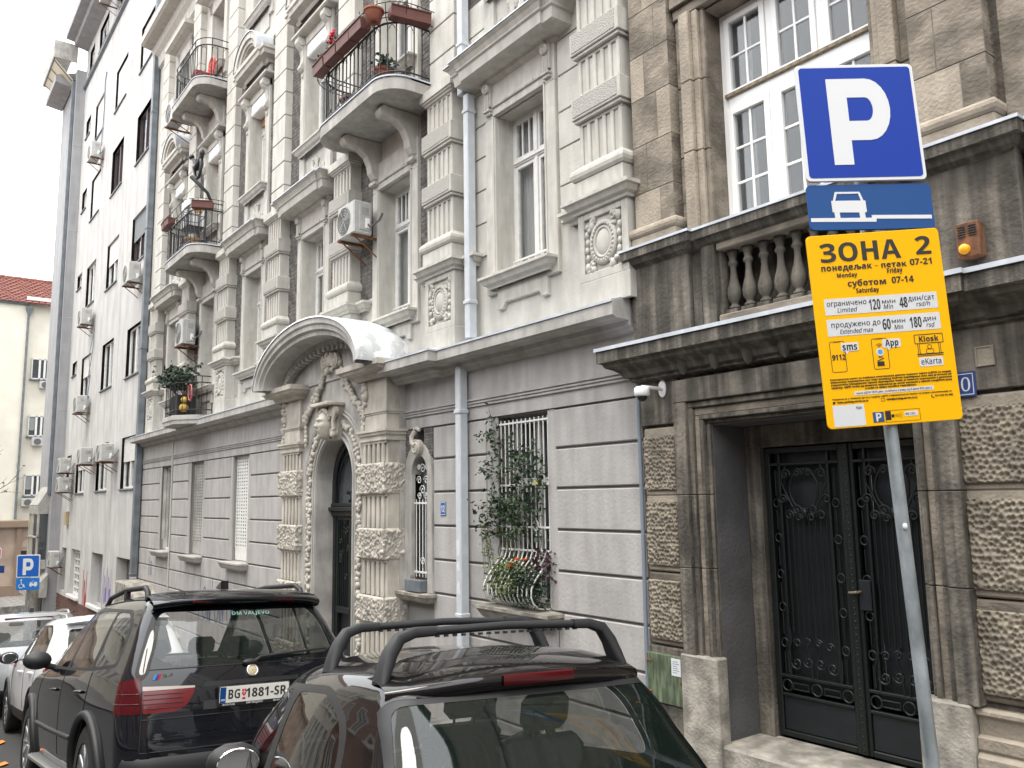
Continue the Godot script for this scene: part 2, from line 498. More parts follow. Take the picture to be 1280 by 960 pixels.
func setup() -> void:
	var cam = Camera3D.new()
	cam.name = "camera"
	cam.position = Vector3(0, 1.6, 5.6)
	cam.rotation_order = EULER_ORDER_YXZ
	cam.rotation_degrees = Vector3(7.8486, 53.0115, -0.9132)
	cam.fov = 49.86
	cam.near = 0.05
	cam.far = 600.0
	add_child(cam)
	cam.current = true
	var env = Environment.new()
	env.background_mode = Environment.BG_SKY
	var sky = Sky.new()
	var sm = ProceduralSkyMaterial.new()
	sm.sky_top_color = Color(0.98, 0.99, 1.0)
	sm.sky_horizon_color = Color(0.76, 0.77, 0.78)
	sm.sky_curve = 0.5
	sm.ground_bottom_color = Color(0.25, 0.25, 0.25)
	sm.ground_horizon_color = Color(0.55, 0.55, 0.55)
	sm.sky_energy_multiplier = 1.0
	sky.sky_material = sm
	env.sky = sky
	env.background_energy_multiplier = 2.2
	env.tonemap_mode = Environment.TONE_MAPPER_LINEAR
	env.tonemap_exposure = 2.2
	env.sdfgi_enabled = true
	env.ssao_enabled = true
	env.ssil_enabled = true
	var we = WorldEnvironment.new()
	we.name = "environment"
	we.environment = env
	add_child(we)
	var sun = DirectionalLight3D.new()
	sun.name = "overcast_sun"
	sun.light_energy = 0.45
	sun.light_color = Color(1.0, 0.98, 0.95)
	sun.light_angular_distance = 25.0
	sun.shadow_enabled = true
	sun.rotation_degrees = Vector3(-70, 20, 0)
	add_child(sun)

func ground() -> void:
	var xs = [-400.0, -60.0, -51.0, -40.0, -30.0, -23.5, -18.0, -12.0, -9.0, -6.0, -3.0, 0.0, 10.0, 25.0, 40.0, 400.0]
	var m = MB.new()
	for i in xs.size() - 1:
		var a: float = xs[i]; var b: float = xs[i + 1]
		m.quad(Vector3(a, road_y(a) - 0.35, -300), Vector3(a, road_y(a) - 0.35, 300), Vector3(b, road_y(b) - 0.35, 300), Vector3(b, road_y(b) - 0.35, -300))
	struct(m, "ground", M.concrete)
	m = MB.new()
	for i in xs.size() - 1:
		var a: float = maxf(xs[i], -60.0); var b: float = minf(xs[i + 1], 40.0)
		if b <= a: continue
		m.quad(Vector3(a, road_y(a, 2.4), 2.4), Vector3(a, road_y(a, 9.7), 9.7), Vector3(b, road_y(b, 9.7), 9.7), Vector3(b, road_y(b, 2.4), 2.4))
	struct(m, "road", M.asphalt)
	# pavements with kerbs, one on each side
	for side in [[0.0, 2.3], [9.75, 12.0]]:
		m = MB.new()
		for i in xs.size() - 1:
			var a: float = maxf(xs[i], -50.0); var b: float = minf(xs[i + 1], 40.0)
			if b <= a: continue
			var up: float = 0.0 if side[0] < 5.0 else 0.37
			m.quad(Vector3(a, pave_y(a) + up, side[0] - 0.8), Vector3(a, pave_y(a) + up, side[1]), Vector3(b, pave_y(b) + up, side[1]), Vector3(b, pave_y(b) + up, side[0] - 0.8))
		struct(m, "pavement", M.paving)
	for z in [2.3, 9.6]:
		struct(kerb_mesh(z), "kerb", M.concrete)
	# worn road paint: a parking bay line and orange works marks beside the parked cars
	m = MB.new()
	for b in [[-9.3, 4.62, 0.55, 0.12], [-10.4, 4.55, 0.45, 0.10]]:
		var y = road_y(b[0], b[1]) + 0.006
		var y2 = road_y(b[0] + b[2], b[1]) + 0.006
		m.quad(Vector3(b[0], y, b[1]), Vector3(b[0], y, b[1] + b[3]), Vector3(b[0] + b[2], y2, b[1] + b[3]), Vector3(b[0] + b[2], y2, b[1]))
	struct(m, "road_marking", M.sign_white)
	for b in [[-11.55, 4.42, 0.32, 0.16], [-11.0, 4.26, 0.3, 0.10], [-13.6, 4.2, 0.4, 0.12]]:
		m = MB.new()
		var y = road_y(b[0], b[1]) + 0.007
		var pts = []
		for i in 9: pts.append(Vector3(b[0] + cos(TAU * i / 9) * b[2] * (0.7 + 0.3 * sin(i * 2.3)), road_y(b[0] + cos(TAU * i / 9) * b[2] * 0.9, b[1]) + 0.007, b[1] + sin(TAU * i / 9) * b[3]))
		for i in 9: m.tria(Vector3(b[0], y, b[1]), pts[i], pts[(i + 1) % 9], Vector3(b[0], y - 1, b[1]))
		struct(m, "road_paint_patch", M.orange_flower)

func kerb_mesh(z: float) -> MB:
	var m = MB.new()
	var x = -50.0
	while x < 40.0:
		var a = x + 0.006
		var b = x + 0.994
		var up = 0.0 if z < 5.0 else 0.37
		var y0 = pave_y(a) + 0.004 + up
		var y1 = pave_y(b) + 0.004 + up
		var p = [Vector3(a, y0, z), Vector3(a, y0, z + 0.135), Vector3(a, y0 - 0.015, z + 0.15), Vector3(a, y0 - 0.2, z + 0.15)]
		var q = [Vector3(b, y1, z), Vector3(b, y1, z + 0.135), Vector3(b, y1 - 0.015, z + 0.15), Vector3(b, y1 - 0.2, z + 0.15)]
		for i in 3: m.quad(p[i], p[i + 1], q[i + 1], q[i])
		x += 1.0
	return m

# ---------- the brown stone building, number 10 ----------
# a panel of picked, pitted stone: cells with sharp ridges between hollows
func pitted(m: MB, x0: float, x1: float, y0: float, y1: float, z: float, cell: float, depth: float, step: float, sd: int) -> void:
	rng.seed = sd
	var nx = int(ceil((x1 - x0) / cell)) + 2
	var ny = int(ceil((y1 - y0) / cell)) + 2
	var seeds = []
	for j in ny:
		for i in nx:
			seeds.append(Vector3(x0 + (i - 0.5 + rng.randf_range(-0.34, 0.34) + (0.25 if j % 2 else -0.25)) * cell, y0 + (j - 0.5 + rng.randf_range(-0.34, 0.34)) * cell, rng.randf_range(0.55, 1.0)))
	var gx = int(round((x1 - x0) / step))
	var gy = int(round((y1 - y0) / step))
	var rows = []
	for i in gx + 1:
		var line = PackedVector3Array()
		var x = lerpf(x0, x1, float(i) / gx)
		for j in gy + 1:
			var y = lerpf(y0, y1, float(j) / gy)
			var h = 0.0
			if i > 0 and j > 0 and i < gx and j < gy:
				var ci = int((x - x0) / cell) + 1
				var cj = int((y - y0) / cell) + 1
				var d1 = 9.0
				var dp = 0.8
				for b in range(maxi(cj - 1, 0), mini(cj + 2, ny)):
					for a in range(maxi(ci - 1, 0), mini(ci + 2, nx)):
						var s: Vector3 = seeds[b * nx + a]
						var dx = (x - s.x) / cell
						var dy = (y - s.y) / cell + 0.12
						var d = dx * dx + dy * dy
						if d < d1:
							d1 = d; dp = s.z
				h = depth * (clampf(sqrt(d1) * 1.5, 0.0, 1.0) - 1.0) * dp + depth * 0.5
			line.append(Vector3(x, y, z + h))
		rows.append(line)
	m.grid(rows)

# rough split-faced masonry
func rocky(m: MB, x0: float, x1: float, y0: float, y1: float, zw: float, z: float, amp: float, step: float, sd: int, sides := true) -> void:
	var f = FastNoiseLite.new()
	f.seed = sd
	f.frequency = 9.0
	f.fractal_octaves = 4
	f.fractal_gain = 0.62
	var path = []
	var gx = maxi(2, int((x1 - x0) / step))
	var gz = maxi(1, int((z - zw) / step))
	if sides:
		for i in gz: path.append([Vector2(x0, lerpf(zw, z, float(i) / gz)), Vector2(-1, 0)])
	for i in gx + 1:
		var nn = Vector2(0, 1)
		if sides and i == 0: nn = Vector2(-0.7, 0.7)
		if sides and i == gx: nn = Vector2(0.7, 0.7)
		path.append([Vector2(lerpf(x0, x1, float(i) / gx), z), nn])
	if sides:
		for i in range(1, gz + 1): path.append([Vector2(x1, lerpf(z, zw, float(i) / gz)), Vector2(1, 0)])
	var gy = maxi(2, int((y1 - y0) / step))
	var rows = []
	for p in path:
		var line = PackedVector3Array()
		line.append(Vector3(p[0].x - p[1].x * 0.03, y0, p[0].y - p[1].y * 0.03))
		for j in gy + 1:
			var y = lerpf(y0, y1, float(j) / gy)
			var e = minf(1.0, minf(j, gy - j) / 1.5)
			var h = (absf(f.get_noise_3d(p[0].x, y, p[0].y)) * 2.2 - 0.4) * amp * (0.35 + 0.65 * e) - (1.0 - e) * amp * 0.8
			line.append(Vector3(p[0].x + p[1].x * h, y, p[0].y + p[1].y * h))
		line.append(Vector3(p[0].x - p[1].x * 0.03, y1, p[0].y - p[1].y * 0.03))
		rows.append(line)
	m.grid(rows)

func stone_building() -> void:
	var b = thing("stone_building", "soot stained brown stone building with iron double door and balustrade under its window", "building", Vector3(-1.7, -0.6, 0))
	# core walls around the openings (door -4.6..-2.87, window -4.46..-2.94)
	var m = MB.new()
	m.box(-5.4, -4.6, -1.2, 13.0, -0.5, 0.0)
	m.box(-2.86, 4.0, -1.2, 13.0, -0.5, 0.0)
	m.box(-4.6, -2.86, 2.205, 2.98, -0.5, -0.005)
	m.box(-4.6, -4.42, 2.98, 3.80, -0.5, -0.002)
	m.box(-3.04, -2.86, 2.98, 3.80, -0.5, -0.002)
	m.box(-4.42, -3.04, 2.98, 3.80, -0.5, -0.28)
	m.box(-4.6, -2.86, 3.80, 3.86, -0.5, 0.0)
	m.box(-4.6, -4.46, 3.86, 5.93, -0.5, 0.0)
	m.box(-2.94, -2.86, 3.86, 5.93, -0.5, 0.0)
	m.box(-4.6, -2.86, 5.93, 13.0, -0.5, 0.0)
	part(m, "wall", M.stone_grey, b)
	# side, back and roof of the block
	m = MB.new()
	m.box(-5.4, 4.0, -1.2, 13.0, -9.0, -8.6)
	m.box(-5.4, -5.0, -1.2, 13.0, -8.6, -0.5)
	m.box(3.6, 4.0, -1.2, 13.0, -8.6, -0.5)
	m.box(-5.4, 4.0, 13.0, 13.2, -9.0, 0.25)
	part(m, "rear_wall", M.concrete, b)
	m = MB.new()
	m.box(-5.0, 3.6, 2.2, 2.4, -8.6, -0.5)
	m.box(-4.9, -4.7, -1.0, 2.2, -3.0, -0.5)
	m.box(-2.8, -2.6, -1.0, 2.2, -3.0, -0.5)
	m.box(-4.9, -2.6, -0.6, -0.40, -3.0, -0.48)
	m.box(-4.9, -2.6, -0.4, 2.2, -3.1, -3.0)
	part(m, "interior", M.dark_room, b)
	# pitted blocks: left pier and right pier
	var rows_y = [[1.65, 2.13, 2.21], [0.985, 1.545, 1.60], [0.35, 0.86, 0.92]]
	var k = 0
	for xs in [[-5.375, -4.965], [-2.555, -1.62], [-1.58, -0.6], [-0.55, 0.45], [0.5, 1.6]]:
		for r in rows_y:
			k += 1
			m = MB.new()
			m.box(xs[0], xs[1], r[0] - 0.05, r[2], -0.01, 0.035, 0.012)
			part(m, "block", M.stone_pale if k % 3 else M.stone, b)
			m = MB.new()
			var near: bool = xs[0] < -1.6
			pitted(m, xs[0] + 0.02, xs[1] - 0.02, r[0], r[1], 0.058, 0.036 if near else 0.05, 0.030, 0.0062 if near else 0.02, 40 + k)
			part(m, "pitted_panel", M.stone_rock, b)
	# plain stone above and below the blocks
	part(bx(-5.395, -4.93, 2.235, 2.68, -0.01, 0.05, 0.006), "pier_stone", M.stone_grey, b)
	part(bx(-5.395, -4.95, 0.20, 0.285, -0.01, 0.045, 0.01), "pier_stone", M.stone_grey, b)
	part(bx(-5.395, -4.95, -0.9, -0.19, -0.01, 0.06, 0.01), "pier_stone", M.stone_grey, b)
	part(bx(-2.575, 4.0, 2.235, 2.68, -0.01, 0.05, 0.006), "pier_stone", M.stone_grey, b)
	m = MB.new()
	m.sweep([Vector2(-2.58, 0.0), Vector2(4.0, 0.0)], [Vector2(0.0, 0.26), Vector2(0.075, 0.26), Vector2(0.085, 0.245), Vector2(0.085, 0.225), Vector2(0.05, 0.20), Vector2(0.05, 0.10), Vector2(0.09, 0.085), Vector2(0.09, 0.02), Vector2(0.075, 0.0), Vector2(0.11, -0.03), Vector2(0.11, -1.2), Vector2(0.0, -1.2)])
	part(m, "base_moulding", M.stone_pale, b)
	# door surround: stepped architrave on both sides and over the opening
	var steps = [[-4.93, -4.795, 0.12], [-4.795, -4.745, 0.085], [-4.745, -4.685, 0.055], [-4.685, -4.645, 0.075], [-4.645, -4.605, 0.03]]
	var tops = [[2.60, 2.40], [2.40, 2.345], [2.345, 2.275], [2.275, 2.235], [2.235, 2.205]]
	var cx = -3.733
	for i in 5:
		var s: Array = steps[i]
		var w = cx - float(s[0])
		var wi = cx - float(s[1])
		m = MB.new()
		for yy in [[0.27, 0.985], [0.988, 1.60], [1.603, tops[i][1]]]:
			m.box(cx - w, cx - wi, yy[0], yy[1], -0.01, s[2], 0.006)
			m.box(cx + wi, cx + w, yy[0], yy[1], -0.01, s[2], 0.006)
		m.box(cx - w, cx + w, tops[i][1] + 0.002, tops[i][0], -0.01, s[2] + 0.001, 0.006)
		part(m, "architrave_step", M.stone_grey if i != 2 else M.stone, b)
	# reveals of the doorway, painted grey, and the stone jambs at their back
	m = MB.new()
	for s in [-1.0, 1.0]:
		var xa = cx + s * 0.866
		m.box(minf(xa, xa + s * 0.02), maxf(xa, xa + s * 0.02), -0.40, 2.203, -0.42, -0.002)
	m.box(-4.60, -2.866, 2.19, 2.204, -0.42, -0.002)
	part(m, "reveal", M.reveal_paint, b)
	m = MB.new()
	m.box(-4.60, -4.45, -0.40, 2.06, -0.62, -0.42, 0.008)
	m.box(-3.0, -2.866, -0.40, 2.06, -0.62, -0.42, 0.008)
	m.box(-4.60, -2.866, 2.0, 2.19, -0.62, -0.415, 0.008)
	part(m, "door_jamb", M.stone_grey, b)
	# plinth stones with chipped edges beside the door
	for s in [[-4.955, -4.565], [-2.925, -2.585]]:
		m = MB.new()
		m.box(s[0], s[1], -1.0, 0.275, -0.01, 0.135, 0.012)
		part(m, "plinth_block", M.plinth_stone, b)
	# threshold step
	m = MB.new()
	m.box(-4.62, -2.86, -0.60, -0.395, -0.5, 0.10, 0.02)
	part(m, "doorstep", M.plinth_stone, b)
	iron_door(b)
	# entablature over the door with its metal edge
	var prof = [Vector2(0, 2.99), Vector2(0.30, 2.965), Vector2(0.30, 2.835), Vector2(0.265, 2.825), Vector2(0.245, 2.79), Vector2(0.19, 2.765), Vector2(0.145, 2.735), Vector2(0.125, 2.69), Vector2(0.085, 2.68), Vector2(0.085, 2.655), Vector2(0.055, 2.645), Vector2(0.0, 2.63)]
	m = MB.new()
	m.sweep([Vector2(-5.36, 0.0), Vector2(-5.36, 0.04), Vector2(-2.62, 0.04), Vector2(-2.62, 0.0), Vector2(4.0, 0.0)], prof)
	part(m, "entablature", M.stone_soot, b)
	m = MB.new()
	m.sweep([Vector2(-5.36, 0.0), Vector2(-5.36, 0.04), Vector2(-2.62, 0.04), Vector2(-2.62, 0.0), Vector2(4.0, 0.0)], [Vector2(0.0, 3.0), Vector2(0.315, 2.978), Vector2(0.318, 2.945), Vector2(0.303, 2.945), Vector2(0.303, 2.965), Vector2(0.0, 2.985)])
	part(m, "metal_flashing", M.zinc, b)
	# bracket-like swellings under the entablature over the door
	for i in 7:
		m = MB.new()
		var x = -4.75 + 0.34 * i
		m.lathe([[0.0, 2.63], [0.035, 2.66], [0.05, 2.72], [0.06, 2.78], [0.075, 2.815], [0.0, 2.82]], Vector3(x, 0, 0.165), 10)
		part(m, "console", M.stone_soot, b)
	# parapet zone with pedestals and the balustrade
	m = MB.new()
	for s in [-1.0, 1.0]:
		var c = -3.70
		for q in [[0.985, 1.68, 0.12], [0.88, 0.985, 0.07], [0.72, 0.86, 0.10], [0.68, 0.72, 0.05]]:
			var xa: float = c + s * q[0]
			var xb: float = c + s * q[1]
			m.box(minf(xa, xb), maxf(xa, xb), 2.99, 3.80, -0.1, q[2], 0.008)
	m.box(-2.0, 4.0, 2.99, 3.80, -0.1, 0.06, 0.008)
	part(m, "pedestal", M.stone_grey, b)
	m = MB.new()
	m.box(-4.40, -3.0, 3.0, 3.10, -0.14, 0.09, 0.01)
	m.box(-4.40, -3.0, 3.66, 3.78, -0.14, 0.09, 0.01)
	part(m, "balustrade_rail", M.stone, b)
	for i in 9:
		m = MB.new()
		var x = -4.315 + 0.156 * i
		m.box(x - 0.058, x + 0.058, 3.10, 3.145, -0.085, 0.03, 0.006)
		m.lathe([[0.0, 3.14], [0.05, 3.145], [0.05, 3.17], [0.032, 3.185], [0.034, 3.20], [0.056, 3.235], [0.062, 3.28], [0.055, 3.33], [0.035, 3.40], [0.026, 3.47], [0.027, 3.52], [0.043, 3.535], [0.043, 3.555], [0.03, 3.575], [0.036, 3.61], [0.05, 3.635], [0.05, 3.665], [0.0, 3.67]], Vector3(x, 0, -0.028), 12)
		part(m, "baluster", M.stone_grey, b)
	# cornice at the window sill
	prof = [Vector2(0, 3.885), Vector2(0.115, 3.87), Vector2(0.115, 3.785), Vector2(0.09, 3.78), Vector2(0.06, 3.735), Vector2(0.02, 3.715), Vector2(0.0, 3.70)]
	var path = [Vector2(-5.30, 0.0), Vector2(-5.30, 0.115), Vector2(-4.70, 0.115), Vector2(-4.70, 0.06), Vector2(-2.72, 0.06), Vector2(-2.72, 0.115), Vector2(-2.07, 0.115), Vector2(-2.07, 0.03), Vector2(4.0, 0.03)]
	m = MB.new()
	m.sweep(path, prof)
	part(m, "sill_cornice", M.stone_soot, b)
	m = MB.new()
	m.sweep(path, [Vector2(-0.2, 3.90), Vector2(0.125, 3.885), Vector2(0.127, 3.862), Vector2(0.117, 3.862), Vector2(0.117, 3.875), Vector2(-0.2, 3.892)])
	part(m, "metal_flashing", M.zinc, b)
	# pilasters of ashlar slabs on torus bases
	for xs in [[-5.275, -4.79], [-2.615, -2.125]]:
		m = MB.new()
		m.box(xs[0] - 0.03, xs[1] + 0.03, 3.90, 3.975, -0.01, 0.175, 0.01)
		m.sweep([Vector2(xs[0] - 0.012, 0.0), Vector2(xs[0] - 0.012, 0.15), Vector2(xs[1] + 0.012, 0.15), Vector2(xs[1] + 0.012, 0.0)], [Vector2(0, 4.075), Vector2(0.022, 4.068), Vector2(0.04, 4.048), Vector2(0.046, 4.022), Vector2(0.04, 3.995), Vector2(0.022, 3.978), Vector2(0, 3.972)])
		part(m, "pilaster_base", M.stone_pale, b)
		var y = 4.075
		var i = 0
		var joints = [4.40, 4.865, 5.33, 5.765, 6.20, 6.66, 7.12, 7.58, 8.04, 8.5]
		for yt in joints:
			var cut = lerpf(xs[0], xs[1], 0.36 if i % 2 else 0.66)
			for q in [[xs[0], cut], [cut, xs[1]]]:
				m = MB.new()
				m.box(q[0] + 0.002, q[1] - 0.002, y + 0.003, yt - 0.003, -0.01, 0.14, 0.003)
				part(m, "slab", M.stone if (i + (1 if q[0] == cut else 0)) % 3 else M.stone_pale, b)
			y = yt
			i += 1
		m = MB.new()
		m.box(xs[0] + 0.006, xs[1] - 0.006, 4.0, 8.5, -0.01, 0.134)
		part(m, "pilaster_core", M.groove, b)
	# recessed strips beside the pilasters and the moulded window surround
	var ys = [3.90, 4.62, 5.28, 5.95]
	for s in [-1.0, 1.0]:
		for i in 3:
			for q in [[0.98, 1.075, 0.045], [0.865, 0.98, 0.115], [0.80, 0.865, 0.07], [0.755, 0.80, 0.035]]:
				m = MB.new()
				var xa: float = -3.70 + s * q[0]
				var xb: float = -3.70 + s * q[1]
				m.box(minf(xa, xb), maxf(xa, xb), ys[i] + 0.002, ys[i + 1] - 0.002, -0.01, q[2], 0.008)
				part(m, "window_surround", M.stone if q[2] < 0.05 else M.stone_pale, b)
		m = MB.new()
		var xe: float = -3.70 + s * 0.76
		m.box(minf(xe, xe + s * 0.02), maxf(xe, xe + s * 0.02), 3.88, 5.93, -0.35, 0.0)
		part(m, "window_reveal", M.stone, b)
	m = MB.new()
	m.box(-4.78, -2.62, 5.95, 6.05, -0.01, 0.07, 0.008)
	m.box(-4.78, -2.62, 6.05, 6.2, -0.01, 0.115, 0.008)
	m.box(-4.46, -2.94, 5.925, 5.945, -0.35, 0.0)
	part(m, "window_head", M.stone, b)
	m = MB.new()
	m.box(-2.07, 4.0, 3.9, 12.9, -0.01, 0.05)
	m.box(-5.3, 4.0, 8.6, 12.9, -0.01, 0.10)
	part(m, "upper_wall", M.stone, b)
	stone_window(b)
	stone_fittings()

func stone_window(b: Node3D) -> void:
	var z = -0.20
	var w = MB.new()
	# outer frame, transom, mullions
	frame_ring(w, -4.46, -2.94, 3.885, 5.925, 0.055, z - 0.06, z)
	w.box(-4.40, -3.0, 5.0, 5.12, z - 0.06, z + 0.004, 0.005)
	for x in [-3.94, -3.46]: w.box(x - 0.035, x + 0.035, 3.94, 5.87, z - 0.06, z + 0.002, 0.005)
	var win = part(w, "window", M.white_plastic, b)
	win.set_meta("label", "white framed window of three casements with glazing bars")
	var xs = [[-4.405, -3.975], [-3.905, -3.495], [-3.425, -2.995]]
	for q in xs:
		for r in [[5.12, 5.87, 2], [3.94, 5.0, 3]]:
			var s = MB.new()
			frame_ring(s, q[0], q[1], r[0], r[1], 0.052, z - 0.05, z + 0.018)
			var x0: float = q[0] + 0.052
			var x1: float = q[1] - 0.052
			var y0: float = r[0] + 0.052
			var y1: float = r[1] - 0.052
			var xc = (x0 + x1) / 2
			s.box(xc - 0.011, xc + 0.011, y0, y1, z - 0.026, z - 0.004, 0.003)
			for i in range(1, r[2]):
				var yy = lerpf(y0, y1, float(i) / r[2])
				s.box(x0, x1, yy - 0.011, yy + 0.011, z - 0.025, z - 0.005, 0.003)
			part(s, "sash", M.white_plastic, win)
			part(bx(x0 - 0.01, x1 + 0.01, y0 - 0.01, y1 + 0.01, z - 0.019, z - 0.013), "pane", M.pane, win)
	var d = MB.new()
	d.box(-4.42, -2.98, 5.115, 5.15, z - 0.002, z + 0.032, 0.004)
	part(d, "drip_board", M.weathered_wood, win)
	d = MB.new()
	d.box(-4.44, -2.96, 3.88, 3.915, z - 0.05, z + 0.30, 0.01)
	part(d, "sill", M.white_plastic, win)
	# dim room behind with hanging curtains
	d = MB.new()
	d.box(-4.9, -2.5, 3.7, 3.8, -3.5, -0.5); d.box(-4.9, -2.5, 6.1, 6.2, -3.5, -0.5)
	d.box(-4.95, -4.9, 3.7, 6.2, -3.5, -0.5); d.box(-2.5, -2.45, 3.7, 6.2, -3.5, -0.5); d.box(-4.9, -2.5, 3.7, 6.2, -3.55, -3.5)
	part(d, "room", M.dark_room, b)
	d = MB.new()
	for q in [[-4.44, -4.20], [-3.10, -2.96]]:
		var rows = []
		for i in 13:
			var x = lerpf(q[0], q[1], i / 12.0)
			rows.append(PackedVector3Array([Vector3(x, 3.95, z - 0.12 + 0.02 * sin(i * 1.7)), Vector3(x, 5.9, z - 0.12 + 0.015 * sin(i * 1.7))]))
		d.grid(rows)
	part(d, "curtain", M.grey_blind, win)

func scroll_c(m: MB, c: Vector3, r: float, flip: float, up: float, t := 0.011) -> void:
	# a C-scroll: two opposed spirals joined by a bow
	var p = PackedVector3Array()
	for q in spiral(Vector3.ZERO, r * 0.16, r * 0.5, 0.0, 1.3, 16): p.append(c + Vector3((q.x) * flip, (q.y + r * 0.9) * up, 0))
	for q in range(15, -1, -1):
		var s = spiral(Vector3.ZERO, r * 0.16, r * 0.5, 0.0, 1.3, 16)[q]
		p.append(c + Vector3(s.x * flip, (-s.y - r * 0.9) * up, 0))
	m.tube(p, t, 5)

func iron_door(b: Node3D) -> void:
	for leaf in [[-4.44, -3.695], [-3.665, -2.955]]:
		var x0: float = leaf[0]
		var x1: float = leaf[1]
		var z = -0.47
		var m = MB.new()
		m.box(x0, x0 + 0.05, -0.375, 1.99, z - 0.05, z, 0.006)
		m.box(x1 - 0.05, x1, -0.375, 1.99, z - 0.05, z, 0.006)
		m.box(x0 + 0.05, x1 - 0.05, 1.94, 1.99, z - 0.05, z - 0.001, 0.006)
		m.box(x0 + 0.05, x1 - 0.05, -0.375, -0.33, z - 0.05, z - 0.001, 0.006)
		var d = part(m, "door_leaf", M.iron, b)
		d.set_meta("label", "black wrought iron door leaf with scrolls and vertical bars" + (" on the left" if x0 < -4 else " on the right"))
		part(bx(x0 + 0.05, x1 - 0.05, -0.33, -0.055, z - 0.035, z - 0.018, 0.01), "kick_panel", M.iron_panel, d)
		part(bx(x0 + 0.05, x1 - 0.05, -0.02, 1.94, z - 0.085, z - 0.075), "back_sheet", M.iron_panel, d)
		m = MB.new()
		# rails of the frieze above the kick panel, inner stiles
		for y in [-0.045, 0.105]: m.box(x0 + 0.05, x1 - 0.05, y - 0.012, y + 0.012, z - 0.04, z + 0.004, 0.004)
		for x in [x0 + 0.145, x1 - 0.145]: m.box(x - 0.010, x + 0.010, 0.105, 1.94, z - 0.04, z + 0.002, 0.003)
		m.box(x0 + 0.05, x1 - 0.05, 1.835, 1.86, z - 0.04, z + 0.002, 0.004)
		part(m, "door_rail", M.iron, d)
		m = MB.new()
		var w = x1 - x0
		var c = (x0 + x1) / 2
		for x in [x0 + 0.10, c, x1 - 0.10]: m.tube(spiral(Vector3(x, 0.03, z - 0.01), 0.045, 0.045, 0, 1.0, 16), 0.009, 5)
		for s in [-1.0, 1.0]:
			frame_ring(m, c + s * w * 0.19 - 0.075, c + s * w * 0.19 + 0.075, 0.0, 0.06, 0.011, z - 0.02, z, 0.003)
		part(m, "frieze_rings", M.iron, d)
		m = MB.new()
		# vertical bars of the middle field
		for i in 8:
			var x = lerpf(x0 + 0.19, x1 - 0.19, i / 7.0)
			m.bar(Vector3(x, 0.42 + 0.05 * absf(i - 3.5) / 3.5, z - 0.015), Vector3(x, 1.40, z - 0.015), 0.008, 5)
		for x in [x0 + 0.095, x1 - 0.095]:
			for q in [[0.12, 0.30], [0.44, 0.62], [0.70, 0.86], [1.0, 1.16], [1.30, 1.46], [1.58, 1.80]]:
				m.bar(Vector3(x, q[0], z - 0.012), Vector3(x, q[1], z - 0.012), 0.008, 5)
			for y in [0.37, 0.66, 0.93, 1.23, 1.52]:
				m.tube(spiral(Vector3(x, y, z - 0.012), 0.034, 0.034, 0, 1.0, 14, 0.9), 0.008, 5)
		part(m, "door_bars", M.iron, d)
		m = MB.new()
		# lower scrolls: lyre shapes rising from the frieze
		for s in [-1.0, 1.0]:
			for q in [[0.055, 0.24, 0.075], [0.165, 0.22, 0.085]]:
				var p = PackedVector3Array()
				for t in spiral(Vector3(c + s * q[0], q[1], z), 0.012, q[2] * 0.62, -PI / 2, 1.25, 18): p.append(Vector3(c + s * (q[0] + (t.x - c - s * q[0])), t.y, z))
				m.tube(p, 0.010, 5)
				m.tube(spiral(Vector3(c + s * q[0] * 0.9, q[1] + 0.16, z), 0.010, q[2] * 0.42, PI / 2, -1.2 * s, 16), 0.009, 5)
			m.tube(PackedVector3Array([Vector3(c + s * 0.02, 0.12, z), Vector3(c + s * 0.03, 0.26, z), Vector3(c + s * 0.06, 0.36, z), Vector3(c + s * 0.03, 0.46, z)]), 0.009, 5)
			m.tube(PackedVector3Array([Vector3(c + s * 0.24, 0.14, z), Vector3(c + s * 0.245, 0.28, z), Vector3(c + s * 0.20, 0.40, z), Vector3(c + s * 0.215, 0.50, z)]), 0.009, 5)
		# upper scrolls: a large oval with curls
		m.tube(spiral(Vector3(c, 1.635, z), 0.165, 0.165, 0, 1.0, 28, 0.80), 0.010, 5)
		for s in [-1.0, 1.0]:
			for q in [[0.17, 1.76, 0.05], [0.205, 1.55, 0.045], [0.075, 1.46, 0.05], [0.15, 1.42, 0.045], [0.05, 1.77, 0.04], [0.055, 1.40, 0.035]]:
				m.tube(spiral(Vector3(c + s * q[0], q[1], z + 0.004), 0.010, q[2], PI / 2, 1.3 * s, 16), 0.009, 5)
			m.tube(PackedVector3Array([Vector3(c + s * 0.165, 1.83, z), Vector3(c + s * 0.215, 1.70, z), Vector3(c + s * 0.17, 1.60, z), Vector3(c + s * 0.12, 1.50, z), Vector3(c + s * 0.07, 1.42, z)]), 0.009, 5)
		m.ball(Vector3(c, 1.44, z + 0.006), Vector3(0.022, 0.035, 0.015))
		part(m, "scrollwork", M.iron, d)
		if x0 > -4.0:
			part(bx(x0 - 0.035, x0 + 0.02, -0.37, 1.99, z - 0.005, z + 0.022, 0.008), "meeting_bar", M.iron, d)
			m = MB.new()
			for i in 46: m.ball(Vector3(x0 - 0.008, -0.34 + 0.05 * i, z + 0.022), Vector3(0.008, 0.012, 0.006), 4, 6)
			stuff(part(m, "rivet_row", M.iron, d))
			part(bx(x0 + 0.03, x0 + 0.13, 0.70, 0.93, z - 0.02, z + 0.012, 0.006), "lock_case", M.iron_panel, d)
			m = MB.new()
			m.bar(Vector3(x0 + 0.045, 0.84, z + 0.01), Vector3(x0 + 0.045, 0.84, z + 0.05), 0.010)
			m.bar(Vector3(x0 + 0.045, 0.84, z + 0.05), Vector3(x0 - 0.03, 0.83, z + 0.05), 0.010)
			part(m, "handle", M.weathered_wood, d)
			m = MB.new()
